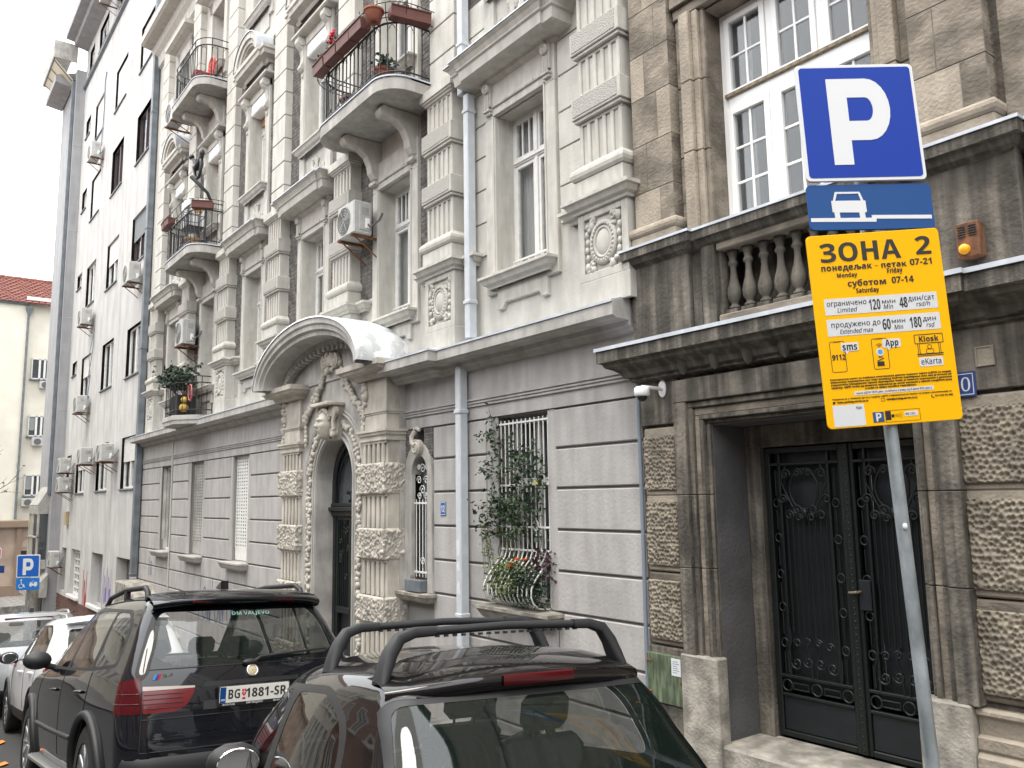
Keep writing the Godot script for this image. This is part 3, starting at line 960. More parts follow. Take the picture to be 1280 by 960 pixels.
			m.bar(Vector3(x0 + 0.19, 0.2, z - 0.02), Vector3(x0 + 0.185, 1.8, z - 0.02), 0.004, 5)
			part(m, "bright_rod", M.chrome, d)

func stone_fittings() -> void:
	# rusty alarm box
	var t = thing("alarm_box", "rusty metal alarm box with amber lamp on the stone wall", "alarm box", Vector3(-2.31, 3.07, 0.03))
	part(bx(-2.385, -2.245, 3.07, 3.30, 0.02, 0.205, 0.006), "housing", M.rust, t)
	var m = MB.new()
	for i in 5:
		m.box(-2.372, -2.325, 3.205 + 0.016 * i, 3.213 + 0.016 * i, 0.204, 0.211, 0.002)
		m.box(-2.305, -2.258, 3.205 + 0.016 * i, 3.213 + 0.016 * i, 0.204, 0.211, 0.002)
	part(m, "louvre", M.black, t)
	m = MB.new()
	m.xf = Transform3D(Basis(Vector3.RIGHT, PI / 2), Vector3(-2.335, 3.125, 0.205))
	m.lathe([[0.034, 0.0], [0.034, 0.018], [0.026, 0.034], [0.0, 0.042]], Vector3.ZERO, 16)
	part(m, "lamp", M.amber, t)
	# house number
	t = thing("number_plate", "dark blue enamel house number 10 on the stone wall", "house number", Vector3(-2.52, 2.20, 0.052))
	part(bx(-2.60, -2.41, 2.20, 2.365, 0.052, 0.060, 0.003), "plate", M.plate_blue, t)
	m = MB.new()
	frame_ring(m, -2.587, -2.423, 2.213, 2.352, 0.005, 0.060, 0.0615, 0.0005)
	part(m, "border", M.sign_white, t)
	words("10", 0.125, M.sign_white, t, Transform3D(Basis(), Vector3(-2.505, 2.2825, 0.061) - t.position), 0, false, -1, true)
	# small hatch in the wall
	m = MB.new()
	frame_ring(m, -2.40, -2.285, 2.385, 2.515, 0.012, 0.045, 0.062, 0.003)
	m.box(-2.39, -2.295, 2.395, 2.505, 0.045, 0.055)
	tag(part(m, "wall_hatch", M.stone_pale, self, Vector3(-2.34, 2.385, 0.05)), "small square hatch set in the brown stone wall", "hatch")
	# surveillance camera with its arm
	t = thing("security_camera", "white dome security camera on a bracket by the downpipe cable", "camera", Vector3(-5.27, 2.45, 0.05))
	m = MB.new()
	m.xf = Transform3D(Basis(Vector3.RIGHT, PI / 2), Vector3(-5.10, 2.555, 0.05))
	m.lathe([[0.0, 0.0], [0.062, 0.0], [0.062, 0.010], [0.055, 0.018], [0.0, 0.022]], Vector3.ZERO, 20, 0.75, 1.3)
	part(m, "wall_plate", M.white_plastic, t)
	m = MB.new()
	m.tube(PackedVector3Array([Vector3(-5.10, 2.55, 0.06), Vector3(-5.10, 2.555, 0.14), Vector3(-5.12, 2.56, 0.22), Vector3(-5.13, 2.56, 0.29)]), 0.017, 10)
	part(m, "arm", M.white_plastic, t)
	m = MB.new()
	m.lathe([[0.0, 0.05], [0.05, 0.048], [0.066, 0.036], [0.07, 0.015], [0.068, 0.010], [0.070, 0.008], [0.070, -0.03], [0.05, -0.04], [0.0, -0.04]], Vector3(-5.13, 2.515, 0.29), 22)
	part(m, "housing", M.white_plastic, t)
	m = MB.new()
	m.ball(Vector3(-5.13, 2.478, 0.29), Vector3(0.048, 0.05, 0.048), 8, 16)
	part(m, "dome", M.black, t)
	# cable duct down the joint between the two buildings
	m = MB.new()
	m.tube(PackedVector3Array([Vector3(-5.405, 3.0, 0.05), Vector3(-5.41, 2.4, 0.055), Vector3(-5.41, 1.2, 0.055), Vector3(-5.415, 0.2, 0.06), Vector3(-5.415, -0.7, 0.06)]), 0.019, 8)
	tag(part(m, "cable_duct", M.cable_grey, self, Vector3(-5.41, -0.7, 0.05)), "grey cable duct running down the joint between the two buildings", "cable duct")
	# green meter cabinet with a paper notice
	t = thing("meter_cabinet", "scratched green metal meter cabinet low on the stone pier", "cabinet", Vector3(-5.19, -0.19, 0.03))
	part(bx(-5.395, -4.975, -0.185, 0.225, 0.03, 0.085, 0.004), "door", M.green_paint, t)
	m = MB.new()
	for y in [0.15, -0.11]: m.box(-5.392, -5.33, y, y + 0.018, 0.085, 0.092, 0.002)
	m.box(-5.01, -4.985, 0.0, 0.03, 0.085, 0.095, 0.003)
	part(m, "hinge", M.rust, t)
	t = thing("paper_notice", "white paper notice stuck on the green meter cabinet", "notice", Vector3(-5.05, 0.07, 0.087))
	part(bx(-5.10, -4.995, 0.065, 0.21, 0.0865, 0.088), "sheet", M.sign_white, t)
	m = MB.new()
	for i in 6: m.box(-5.085, -5.085 + 0.05 + 0.012 * ((i * 5) % 3), 0.09 + 0.018 * i, 0.096 + 0.018 * i, 0.088, 0.0886)
	part(m, "print", M.cable_grey, t)

# ---------- the grey and cream residential building, number 12 ----------
var PIERS = [-5.67, -8.67, -11.57, -14.44, -17.33, -20.2, -23.1]
var BAYS = [-7.17, -10.12, -13.0, -15.9, -18.82, -21.65]

# scatter leaf-shaped faces around points
func leaves(m: MB, pts: PackedVector3Array, size: float, spread: float, per: int) -> void:
	for p in pts:
		for i in per:
			var c: Vector3 = p + Vector3(rng.randf_range(-1, 1), rng.randf_range(-1, 1), rng.randf_range(-1, 1)) * spread
			var d = Vector3(rng.randf_range(-1, 1), rng.randf_range(-0.9, 0.5), rng.randf_range(-1, 1)).normalized()
			var w = d.cross(Vector3(rng.randf_range(-1, 1), rng.randf_range(-1, 1), rng.randf_range(-1, 1))).normalized()
			var s = size * rng.randf_range(0.6, 1.25)
			var up = d.cross(w) * s * 0.16
			m.tri(c, c + d * s * 0.5 + w * s * 0.3, c + d * s * 0.5 + up)
			m.tri(c, c + d * s * 0.5 + up, c + d * s * 0.5 - w * s * 0.3)
			m.tri(c + d * s * 0.5 + w * s * 0.3, c + d * s, c + d * s * 0.5 + up)
			m.tri(c + d * s * 0.5 + up, c + d * s, c + d * s * 0.5 - w * s * 0.3)

# carved foliage and fruit: a cluster of lobes on a wall plane
func relief(m: MB, x0: float, x1: float, y0: float, y1: float, z: float, k: int, r: float) -> void:
	for i in k:
		var c = Vector3(rng.randf_range(x0, x1), rng.randf_range(y0, y1), z)
		var s = rng.randf_range(0.55, 1.2) * r
		m.ball(c, Vector3(s, s * rng.randf_range(0.7, 1.4), s * 0.8), 4, 7)

func volute(m: MB, c: Vector3, r: float, zt: float, w: float) -> void:
	# scroll seen from the front: a spiral roll on a flat block
	m.prism(circle(Vector2(c.x, c.y), r, 14), c.z, c.z + zt * 0.55, 0.005)
	m.tube(spiral(Vector3(c.x, c.y, c.z + zt * 0.55), r * 0.86, r * 0.12, PI / 2, 2.0, 26), w, 5)

func window_unit(parent: Node, cx: float, y0: float, y1: float, half: float, z: float, tr: float, white: Material, door := false) -> void:
	# casement pair with toplights: frame, sashes, panes, little rail at the foot, dim room behind
	var f = MB.new()
	frame_ring(f, cx - half, cx + half, y0, y1, 0.045, z - 0.07, z)
	f.box(cx - half + 0.04, cx + half - 0.04, tr, tr + 0.075, z - 0.06, z + 0.018, 0.006)
	f.box(cx - half + 0.04, cx + half - 0.04, tr + 0.02, tr + 0.05, z, z + 0.035, 0.006)
	f.box(cx - 0.03, cx + 0.03, y0 + 0.03, tr, z - 0.06, z + 0.02, 0.006)
	f.box(cx - 0.03, cx + 0.03, tr + 0.07, y1 - 0.03, z - 0.06, z + 0.02, 0.006)
	var w = part(f, "window_frame", white, parent)
	for s in [-1.0, 1.0]:
		var xa = minf(cx + s * 0.03, cx + s * (half - 0.045))
		var xb = maxf(cx + s * 0.03, cx + s * (half - 0.045))
		f = MB.new()
		frame_ring(f, xa, xb, y0 + 0.05, tr - 0.005, 0.04, z - 0.05, z + 0.004)
		frame_ring(f, xa, xb, tr + 0.075, y1 - 0.045, 0.032, z - 0.05, z + 0.004)
		for i in [1, 2]:
			var x = lerpf(xa, xb, i / 3.0)
			f.box(x - 0.012, x + 0.012, tr + 0.1, y1 - 0.07, z - 0.035, z - 0.01, 0.003)
		part(f, "sash", white, parent)
		f = MB.new()
		f.box(xa + 0.02, xb - 0.02, y0 + 0.07, tr - 0.02, z - 0.03, z - 0.024)
		part(f, "pane", M.pane, parent)
		f = MB.new()
		f.box(xa + 0.02, xb - 0.02, tr + 0.09, y1 - 0.06, z - 0.03, z - 0.024)
		part(f, "pane", M.pane, parent)
		f = MB.new()
		var rows = []
		for i in 15:
			var t = i / 14.0
			var x = lerpf(cx + s * half * 0.96, cx + s * half * 0.42, t)
			rows.append(PackedVector3Array([Vector3(x, y0 + 0.05, z - 0.14 + 0.02 * sin(i * 1.9)), Vector3(x, y1 - 0.05, z - 0.14 + 0.014 * sin(i * 1.9))]))
		f.grid(rows)
		part(f, "curtain", M.curtain, parent)
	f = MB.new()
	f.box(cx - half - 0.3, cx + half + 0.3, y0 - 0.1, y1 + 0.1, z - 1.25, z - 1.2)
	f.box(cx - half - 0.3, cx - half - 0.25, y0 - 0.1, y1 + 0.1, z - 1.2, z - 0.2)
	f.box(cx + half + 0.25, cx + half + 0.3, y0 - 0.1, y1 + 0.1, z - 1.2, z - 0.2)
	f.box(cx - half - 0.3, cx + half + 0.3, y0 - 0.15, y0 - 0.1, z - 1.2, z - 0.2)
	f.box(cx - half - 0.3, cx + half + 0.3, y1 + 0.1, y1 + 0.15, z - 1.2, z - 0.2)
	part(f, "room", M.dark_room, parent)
	f = MB.new()
	if not door:
		f.box(cx - half + 0.03, cx + half - 0.03, y0 + 0.19, y0 + 0.215, z + 0.03, z + 0.05, 0.003)
		for i in 7:
			var x = lerpf(cx - half + 0.05, cx + half - 0.05, i / 6.0)
			f.box(x - 0.009, x + 0.009, y0, y0 + 0.19, z + 0.033, z + 0.048, 0.002)
		part(f, "foot_rail", white, parent)

func brick_field(b: Node3D, x0: float, x1: float, y0: float, y1: float) -> void:
	if x1 - x0 < 0.05: return
	part(bx(x0, x1, y0, y1, -0.03, 0.004), "mortar_bed", M.mortar, b)
	var m = MB.new()
	var y = y0
	var i = 0
	while y < y1 - 0.02:
		var x = x0 - (0.12 if i % 2 else 0.0)
		while x < x1:
			var a = maxf(x, x0)
			var e = minf(x + 0.245, x1)
			if e - a > 0.02: m.box(a, e, y, minf(y + 0.062, y1), 0.0, 0.012 + 0.003 * ((i * 7 + int(x * 31)) % 3) * 0.5)
			x += 0.255
		y += 0.075
		i += 1
	stuff(part(m, "brickwork", M.brick_grey, b))

func grey_building() -> void:
	var b = thing("grey_building", "ornate grey and cream apartment building with arched stone portal and wrought balconies", "building", Vector3(-15.0, -2.0, 0))
	var top = 15.2
	# --- core wall in horizontal lifts, with the openings left out
	var m = MB.new()
	var gw = [[-22.45, -21.52], [-19.87, -18.93], [-16.95, -16.02], [-12.25, -10.95], [-9.66, -9.26], [-7.74, -6.83]]
	var x = -24.56
	for g in gw:
		m.box(x, g[0], -6.0, 2.6, -0.55, -0.035)
		x = g[1]
	m.box(x, -5.4, -6.0, 2.6, -0.55, -0.035)
	for g in gw: m.box(g[0], g[1], 2.52, 2.6, -0.55, -0.036)
	for g in [gw[0], gw[1], gw[2], gw[5]]: m.box(g[0], g[1], -6.0, 0.44, -0.55, -0.036)
	m.box(gw[4][0], gw[4][1], -6.0, 0.40, -0.55, -0.036)
	m.box(-24.56, -5.4, 2.6, 3.5, -0.55, -0.004)
	part(m, "lower_wall", M.groove, b)
	m = MB.new()
	var lifts = [[3.5, 4.16, 6.16], [6.16, 7.82, 9.85], [9.85, 11.75, 13.4]]
	for l in lifts:
		m.box(-24.56, -5.4, l[0], l[1], -0.55, 0.0)
		x = -24.56
		for c in [-21.65, -18.82, -15.9, -13.0, -10.12, -7.17]:
			m.box(x, c - 0.46, l[1], l[2], -0.55, 0.0)
			x = c + 0.46
		m.box(x, -5.4, l[1], l[2], -0.55, 0.0)
	m.box(-24.56, -5.4, 13.4, top, -0.55, 0.0)
	part(m, "upper_wall", M.wall_cream, b)
	m = MB.new()
	m.box(-24.56, -24.2, -6.0, top, -9.0, -0.55)
	m.box(-5.7, -5.4, -6.0, top, -9.0, -0.55)
	m.box(-24.56, -5.4, -6.0, top, -9.3, -9.0)
	m.box(-24.56, -5.4, top, top + 0.2, -9.3, 0.0)
	part(m, "rear_wall", M.concrete, b)
	# --- ground floor: long plastered blocks between joints
	var ys = [2.53, 2.11, 1.69, 1.265, 0.845, 0.43]
	var segs = [[-24.54, -22.60], [-21.40, -20.05], [-18.80, -17.08], [-15.90, -13.62], [-9.14, -7.96], [-6.70, -5.43]]
	for r in 5:
		for s in segs: part(bx(s[0], s[1], ys[r + 1] + 0.013, ys[r] - 0.013, -0.04, 0.0, 0.010), "block", M.wall_grey, b)
	for r in 12:
		var yt = 0.43 - 0.42 * r
		for s in ([[-24.54, -13.62], [-9.86, -5.43]] if r > 0 else [[-24.54, -22.62], [-22.6, -21.37], [-21.35, -18.8], [-18.78, -16.0], [-15.98, -13.62], [-9.14, -7.96], [-7.94, -6.72], [-6.70, -5.43]]):
			if yt < -1.3 and s[0] > -10.0: continue
			part(bx(s[0], s[1], yt - 0.407, yt - 0.013, -0.04, 0.0, 0.010), "block", M.wall_grey, b)
	# smooth margins round the ground floor windows
	m = MB.new()
	for g in [[-22.60, -22.45], [-21.52, -21.40], [-20.05, -19.87], [-18.93, -18.80], [-17.08, -16.95], [-16.02, -15.90], [-7.96, -7.74], [-6.83, -6.70]]:
		part(bx(g[0], g[1], 0.44, 2.53, -0.05, -0.012, 0.004), "window_margin", M.wall_grey, b)
	# frieze, reeded band, cornice
	m = MB.new()
	m.box(-24.54, -5.42, 2.54, 3.3, -0.03, 0.006)
	part(m, "frieze", M.wall_grey, b)
	var band = [Vector2(0, 2.795), Vector2(0.035, 2.79), Vector2(0.035, 2.765), Vector2(0.015, 2.76), Vector2(0.015, 2.75), Vector2(0.03, 2.745), Vector2(0.03, 2.73), Vector2(0.012, 2.725), Vector2(0.012, 2.715), Vector2(0.025, 2.71), Vector2(0.025, 2.695), Vector2(0, 2.69)]
	m = MB.new()
	m.sweep([Vector2(-24.54, 0.006), Vector2(-13.62, 0.006)], band)
	part(m, "reeded_band", M.wall_grey, b)
	m = MB.new()
	m.sweep([Vector2(-9.85, 0.006), Vector2(-5.43, 0.006)], band)
	part(m, "reeded_band", M.wall_grey, b)
	var corn = [Vector2(0, 3.50), Vector2(0.34, 3.405), Vector2(0.34, 3.275), Vector2(0.315, 3.265), Vector2(0.30, 3.25), Vector2(0.13, 3.245), Vector2(0.12, 3.20), Vector2(0.09, 3.185), Vector2(0.07, 3.15), Vector2(0.0, 3.135)]
	var flash = [Vector2(0, 3.512), Vector2(0.352, 3.417), Vector2(0.354, 3.395), Vector2(0.342, 3.395), Vector2(0.34, 3.405), Vector2(0, 3.502)]
	for p in [[Vector2(-24.56, 0.0), Vector2(-13.7, 0.0)], [Vector2(-9.83, 0.12), Vector2(-8.86, 0.12), Vector2(-8.86, 0.0), Vector2(-5.42, 0.0)]]:
		m = MB.new()
		m.sweep(p, corn)
		part(m, "cornice", M.trim_grey, b)
		m = MB.new()
		m.sweep(p, flash)
		part(m, "cornice_flashing", M.zinc, b)
	# --- upper floors
	for i in 7: pier(b, PIERS[i], i)
	for i in 6: bay(b, BAYS[i], i)
	# brick fields beside the casings on the first and second floors
	for i in 6:
		for s in [-1.0, 1.0]:
			var xa: float = BAYS[i] + s * 0.68
			var xb: float = BAYS[i] + s * 1.13
			if i > 0: brick_field(b, minf(xa, xb), maxf(xa, xb), 4.60, 6.95)
			brick_field(b, minf(xa, xb), maxf(xa, xb), 7.1 if i == 0 else 6.95, 10.9)
			if i == 0:
				for k in 8:
					part(bx(minf(xa, xb), maxf(xa, xb), 4.50 + 0.42 * k, 4.905 + 0.42 * k, -0.02, 0.022, 0.006), "block", M.wall_cream, b)
	# main cornice at the top of the front
	m = MB.new()
	m.sweep([Vector2(-24.56, 0.0), Vector2(-5.42, 0.0)], [Vector2(0, 15.3), Vector2(0.55, 15.15), Vector2(0.55, 14.95), Vector2(0.48, 14.9), Vector2(0.25, 14.86), Vector2(0.2, 14.7), Vector2(0.1, 14.6), Vector2(0.08, 14.3), Vector2(0, 14.25)])
	part(m, "roof_cornice", M.trim_cream, b)
	portal(b)
	arched_window(b)
	grilles(b)
	balconies(b)
	grey_fittings()

func pier(b: Node3D, c: float, i: int) -> void:
	# pedestal with a wreath medallion
	var m = MB.new()
	m.box(c - 0.35, c + 0.35, 3.44, 4.42, -0.02, 0.17, 0.006)
	part(m, "pedestal", M.trim_cream, b)
	m = MB.new()
	frame_ring(m, c - 0.35, c + 0.35, 3.70, 4.42, 0.085, 0.165, 0.20, 0.006)
	m.box(c - 0.36, c + 0.36, 3.44, 3.70, -0.02, 0.205, 0.006)
	var root = part(m, "medallion_frame", M.trim_cream, b)
	rng.seed = 100 + i
	m = MB.new()
	var cy = 4.06
	m.ball(Vector3(c, cy, 0.17), Vector3(0.115, 0.15, 0.045), 8, 16)
	m.tube(spiral(Vector3(c, cy, 0.185), 0.15, 0.15, 0, 1.0, 30, 0.8), 0.020, 6, true)
	m.tube(spiral(Vector3(c, cy, 0.18), 0.20, 0.20, 0, 1.0, 30, 0.82), 0.028, 6, true)
	part(m, "medallion", M.trim_cream, root)
	m = MB.new()
	for q in 26: m.ball(Vector3(c + cos(q * TAU / 26) * 0.185 * 0.82, cy + sin(q * TAU / 26) * 0.185, 0.205), Vector3(0.014, 0.018, 0.012), 4, 6)
	for sx in [-1.0, 1.0]:
		for sy in [-1.0, 1.0]: relief(m, c + sx * 0.16 - 0.07, c + sx * 0.18 + 0.06, cy + sy * 0.21 - 0.06, cy + sy * 0.22 + 0.05, 0.18, 7, 0.036)
		for q in 4: m.ball(Vector3(c + sx * (0.22 + 0.01 * (q % 2)), cy - 0.12 + 0.08 * q, 0.185), Vector3(0.028, 0.04, 0.026), 4, 7)
	stuff(part(m, "wreath", M.trim_cream, root))
	# cornice of the pedestal, running on as a small ledge on each side
	var pc = [Vector2(0, 4.575), Vector2(0.115, 4.545), Vector2(0.115, 4.51), Vector2(0.09, 4.50), Vector2(0.065, 4.455), Vector2(0.03, 4.435), Vector2(0.025, 4.41), Vector2(0, 4.405)]
	m = MB.new()
	m.sweep([Vector2(c - 0.60, 0.0), Vector2(c - 0.60, 0.05), Vector2(c - 0.36, 0.05), Vector2(c - 0.36, 0.205), Vector2(c + 0.36, 0.205), Vector2(c + 0.36, 0.05), Vector2(c + 0.60, 0.05), Vector2(c + 0.60, 0.0)] if i > 0 else [Vector2(c - 0.60, 0.0), Vector2(c - 0.60, 0.05), Vector2(c - 0.36, 0.05), Vector2(c - 0.36, 0.205), Vector2(c + 0.36, 0.205), Vector2(c + 0.36, 0.0)], pc)
	part(m, "pedestal_cornice", M.trim_cream, b)
	for s in ([-1.0, 1.0] if i > 0 else [-1.0]):
		m = MB.new()
		m.box(minf(c + s * 0.40, c + s * 0.53), maxf(c + s * 0.40, c + s * 0.53), 3.75, 4.30, 0.0, 0.012, 0.004)
		part(m, "stucco_panel", M.stucco, b)
	# base: plinth and torus
	m = MB.new()
	m.box(c - 0.345, c + 0.345, 4.56, 4.745, -0.02, 0.235, 0.005)
	part(m, "pier_plinth", M.trim_cream, b)
	m = MB.new()
	m.sweep([Vector2(c - 0.325, 0.0), Vector2(c - 0.325, 0.205), Vector2(c + 0.325, 0.205), Vector2(c + 0.325, 0.0)], [Vector2(-0.03, 4.925), Vector2(0.0, 4.905), Vector2(0.008, 4.89), Vector2(0.035, 4.875), Vector2(0.055, 4.85), Vector2(0.062, 4.815), Vector2(0.055, 4.78), Vector2(0.035, 4.755), Vector2(0.0, 4.745)])
	part(m, "torus", M.trim_cream, b)
	# fluted shafts between stuccoed blocks
	for q in [[4.90, 5.375], [5.64, 6.075], [6.35, 6.78]]:
		m = MB.new()
		m.box(c - 0.305, c + 0.305, q[0], q[1], -0.02, 0.165, 0.004)
		for k in 6:
			var fx = c - 0.28 + 0.112 * k
			m.box(fx - 0.024, fx + 0.024, q[0] + 0.004, q[1] - 0.03, 0.16, 0.187, 0.008)
		m.box(c - 0.305, c + 0.305, q[1] - 0.035, q[1], 0.15, 0.186, 0.004)
		part(m, "fluted_shaft", M.trim_cream, b)
	for q in [[5.375, 5.64], [6.075, 6.35]]:
		m = MB.new()
		m.box(c - 0.355, c + 0.355, q[0] + 0.035, q[1], -0.02, 0.245, 0.006)
		m.box(c - 0.335, c + 0.335, q[0], q[0] + 0.035, -0.02, 0.225, 0.004)
		var blk = part(m, "banded_block", M.trim_cream, b)
		part(bx(c - 0.33, c + 0.31, q[0] + 0.06, q[1] - 0.012, 0.24, 0.252, 0.004), "stucco_face", M.stucco, blk)
	m = MB.new()
	m.sweep([Vector2(c - 0.36, 0.0), Vector2(c - 0.36, 0.24), Vector2(c + 0.36, 0.24), Vector2(c + 0.36, 0.0)], [Vector2(-0.2, 6.95), Vector2(0.02, 6.945), Vector2(0.02, 6.825), Vector2(0.0, 6.82), Vector2(0.0, 6.80), Vector2(-0.025, 6.79), Vector2(-0.03, 6.77), Vector2(-0.06, 6.765)])
	part(m, "pier_cap", M.trim_cream, b)
	# upper pier of smooth blocks with open joints
	m = MB.new()
	m.box(c - 0.29, c + 0.29, 6.93, 14.3, -0.02, 0.13)
	part(m, "pier_core", M.groove, b)
	var y = 6.94
	for k in 16:
		part(bx(c - 0.30, c + 0.30, y + 0.008, y + 0.447, -0.02, 0.15, 0.008), "block", M.wall_cream, b)
		y += 0.455

func bay(b: Node3D, c: float, i: int) -> void:
	var hooded = i != 1 and i != 4
	var rc = "trim_cream"
	# ---- first floor window
	var m = MB.new()
	for s in [-1.0, 1.0]:
		m.box(minf(c + s * 0.46, c + s * 0.66), maxf(c + s * 0.46, c + s * 0.66), 3.98, 6.16, -0.02, 0.05, 0.006)
		m.box(minf(c + s * 0.475, c + s * 0.50), maxf(c + s * 0.475, c + s * 0.50), 4.17, 6.19, 0.045, 0.065, 0.005)
	m.box(c - 0.66, c + 0.66, 6.16, 6.6, -0.02, 0.05, 0.006)
	m.box(c - 0.50, c + 0.50, 6.165, 6.19, 0.045, 0.065, 0.005)
	m.box(c - 0.50, c + 0.50, 6.27, 6.285, 0.045, 0.075, 0.005)
	m.box(c - 0.30, c + 0.30, 6.285, 6.33, 0.045, 0.072, 0.005)
	var root = part(m, "window_casing", M.trim_cream, b)
	root.set_meta("label", ["first floor window beside the stone building", "first floor window under the flowered balcony", "first floor window left of the mounted air conditioner", "first floor window behind the left foot of the portal hood", "first floor window over the black planter boxes", "leftmost first floor window with a hood"][i])
	for s in [-1.0, 1.0]: part(bx(minf(c + s * 0.455, c + s * 0.475), maxf(c + s * 0.455, c + s * 0.475), 4.16, 6.16, -0.5, 0.0), "reveal", M.trim_cream, root)
	window_unit(root, c, 4.17, 6.165, 0.46, -0.22, 5.56, M.white_paint)
	# sill with apron
	m = MB.new()
	m.sweep([Vector2(c - 0.55, 0.0), Vector2(c - 0.55, 0.10), Vector2(c + 0.55, 0.10), Vector2(c + 0.55, 0.0)], [Vector2(-0.3, 4.19), Vector2(0.10, 4.165), Vector2(0.10, 4.135), Vector2(0.075, 4.125), Vector2(0.05, 4.075), Vector2(0.01, 4.05), Vector2(0.0, 4.02)])
	part(m, "sill", M.trim_cream, root)
	m = MB.new()
	m.prism(PackedVector2Array([Vector2(c - 0.46, 4.03), Vector2(c - 0.46, 3.77), Vector2(c - 0.36, 3.77), Vector2(c - 0.31, 3.84), Vector2(c + 0.31, 3.84), Vector2(c + 0.36, 3.77), Vector2(c + 0.46, 3.77), Vector2(c + 0.46, 4.03)]), -0.01, 0.045, 0.008)
	part(m, "apron", M.trim_cream, root)
	if hooded:
		var hp = [Vector2(0, 6.98), Vector2(0.38, 6.91), Vector2(0.385, 6.89), Vector2(0.35, 6.865), Vector2(0.32, 6.82), Vector2(0.315, 6.80), Vector2(0.325, 6.79), Vector2(0.30, 6.775), Vector2(0.285, 6.66), Vector2(0.25, 6.645), Vector2(0.07, 6.635), Vector2(0.06, 6.60), Vector2(0.03, 6.585), Vector2(0, 6.57)]
		m = MB.new()
		m.sweep([Vector2(c - 0.66, -0.02), Vector2(c - 0.66, 0.02), Vector2(c - 0.50, 0.02), Vector2(c - 0.50, 0.05), Vector2(c + 0.50, 0.05), Vector2(c + 0.50, 0.02), Vector2(c + 0.66, 0.02), Vector2(c + 0.66, -0.02)], hp)
		part(m, "hood", M.trim_cream, root)
		m = MB.new()
		m.sweep([Vector2(c - 0.66, -0.02), Vector2(c - 0.66, 0.02), Vector2(c - 0.50, 0.02), Vector2(c - 0.50, 0.05), Vector2(c + 0.50, 0.05), Vector2(c + 0.50, 0.02), Vector2(c + 0.66, 0.02), Vector2(c + 0.66, -0.02)], [Vector2(0, 7.0), Vector2(0.395, 6.922), Vector2(0.398, 6.902), Vector2(0.388, 6.90), Vector2(0.38, 6.912), Vector2(0, 6.985)])
		part(m, "hood_flashing", M.zinc, root)
		for s in [-1.0, 1.0]:
			m = MB.new()
			var x: float = c + s * 0.56
			m.box(x - 0.055, x + 0.055, 6.30, 6.6, 0.03, 0.085, 0.006)
			volute(m, Vector3(x, 6.53, 0.07), 0.062, 0.10, 0.010)
			for k in 3: m.box(x - 0.042 + 0.03 * k, x - 0.022 + 0.03 * k, 6.27, 6.46, 0.08, 0.105, 0.005)
			m.box(x - 0.065, x + 0.065, 6.235, 6.265, 0.03, 0.115, 0.006)
			m.box(x - 0.055, x + 0.055, 6.20, 6.235, 0.03, 0.09, 0.006)
			part(m, "bracket", M.trim_cream, root)
	# ---- second floor window
	m = MB.new()
	for s in [-1.0, 1.0]:
		m.box(minf(c + s * 0.46, c + s * 0.66), maxf(c + s * 0.46, c + s * 0.66), 7.0, 10.0, -0.02, 0.05, 0.006)
		m.box(minf(c + s * 0.475, c + s * 0.50), maxf(c + s * 0.475, c + s * 0.50), 7.83, 9.85, 0.045, 0.065, 0.005)
	m.box(c - 0.66, c + 0.66, 9.85, 10.62, -0.02, 0.05, 0.006)
	root = part(m, "window_casing", M.trim_cream, b)
	root.set_meta("label", ["second floor window beside the roof downpipe", "balcony door behind the terracotta flower boxes", "second floor window left of the flowered balcony", "second floor window under a white capped arched pediment", "balcony door behind the caged balcony", "leftmost second floor window with an arched pediment"][i])
	var door = not hooded
	for s in [-1.0, 1.0]: part(bx(minf(c + s * 0.455, c + s * 0.475), maxf(c + s * 0.455, c + s * 0.475), 7.12 if door else 7.82, 9.85, -0.5, 0.0), "reveal", M.trim_cream, root)
	if door:
		window_unit(root, c, 7.83, 9.855, 0.46, -0.22, 9.2, M.white_paint, false)
	else:
		window_unit(root, c, 7.83, 9.855, 0.46, -0.22, 9.2, M.white_paint)
	part(bx(c - 0.455, c + 0.455, 9.60, 9.86, -0.20, 0.03, 0.02), "shutter_box", M.white_plastic, root)
	if i == 3 or i == 4: part(bx(c - 0.44, c + 0.44, 9.42, 9.61, -0.205, -0.19), "wooden_blind", surf("blind_wood", lin(0.32, 0.19, 0.10), 0.7), root)
	m = MB.new()
	m.sweep([Vector2(c - 0.55, 0.0), Vector2(c - 0.55, 0.10), Vector2(c + 0.55, 0.10), Vector2(c + 0.55, 0.0)], [Vector2(-0.3, 7.85), Vector2(0.10, 7.825), Vector2(0.10, 7.795), Vector2(0.075, 7.785), Vector2(0.05, 7.735), Vector2(0.01, 7.71), Vector2(0.0, 7.68)])
	part(m, "sill", M.trim_cream, root)
	# carved apron
	rng.seed = 300 + i
	m = MB.new()
	relief(m, c - 0.16, c + 0.16, 7.05, 7.55, 0.02, 16, 0.055)
	relief(m, c - 0.40, c + 0.40, 7.03, 7.22, 0.02, 12, 0.05)
	volute(m, Vector3(c - 0.3, 7.28, 0.01), 0.09, 0.06, 0.016)
	volute(m, Vector3(c + 0.3, 7.28, 0.01), 0.09, 0.06, 0.016)
	for s in [-1.0, 1.0]: m.box(minf(c + s * 0.05, c + s * 0.13), maxf(c + s * 0.05, c + s * 0.13), 7.05, 7.5, 0.0, 0.07, 0.03)
	stuff(part(m, "carving", M.trim_cream, root))
	# architrave and consoles
	m = MB.new()
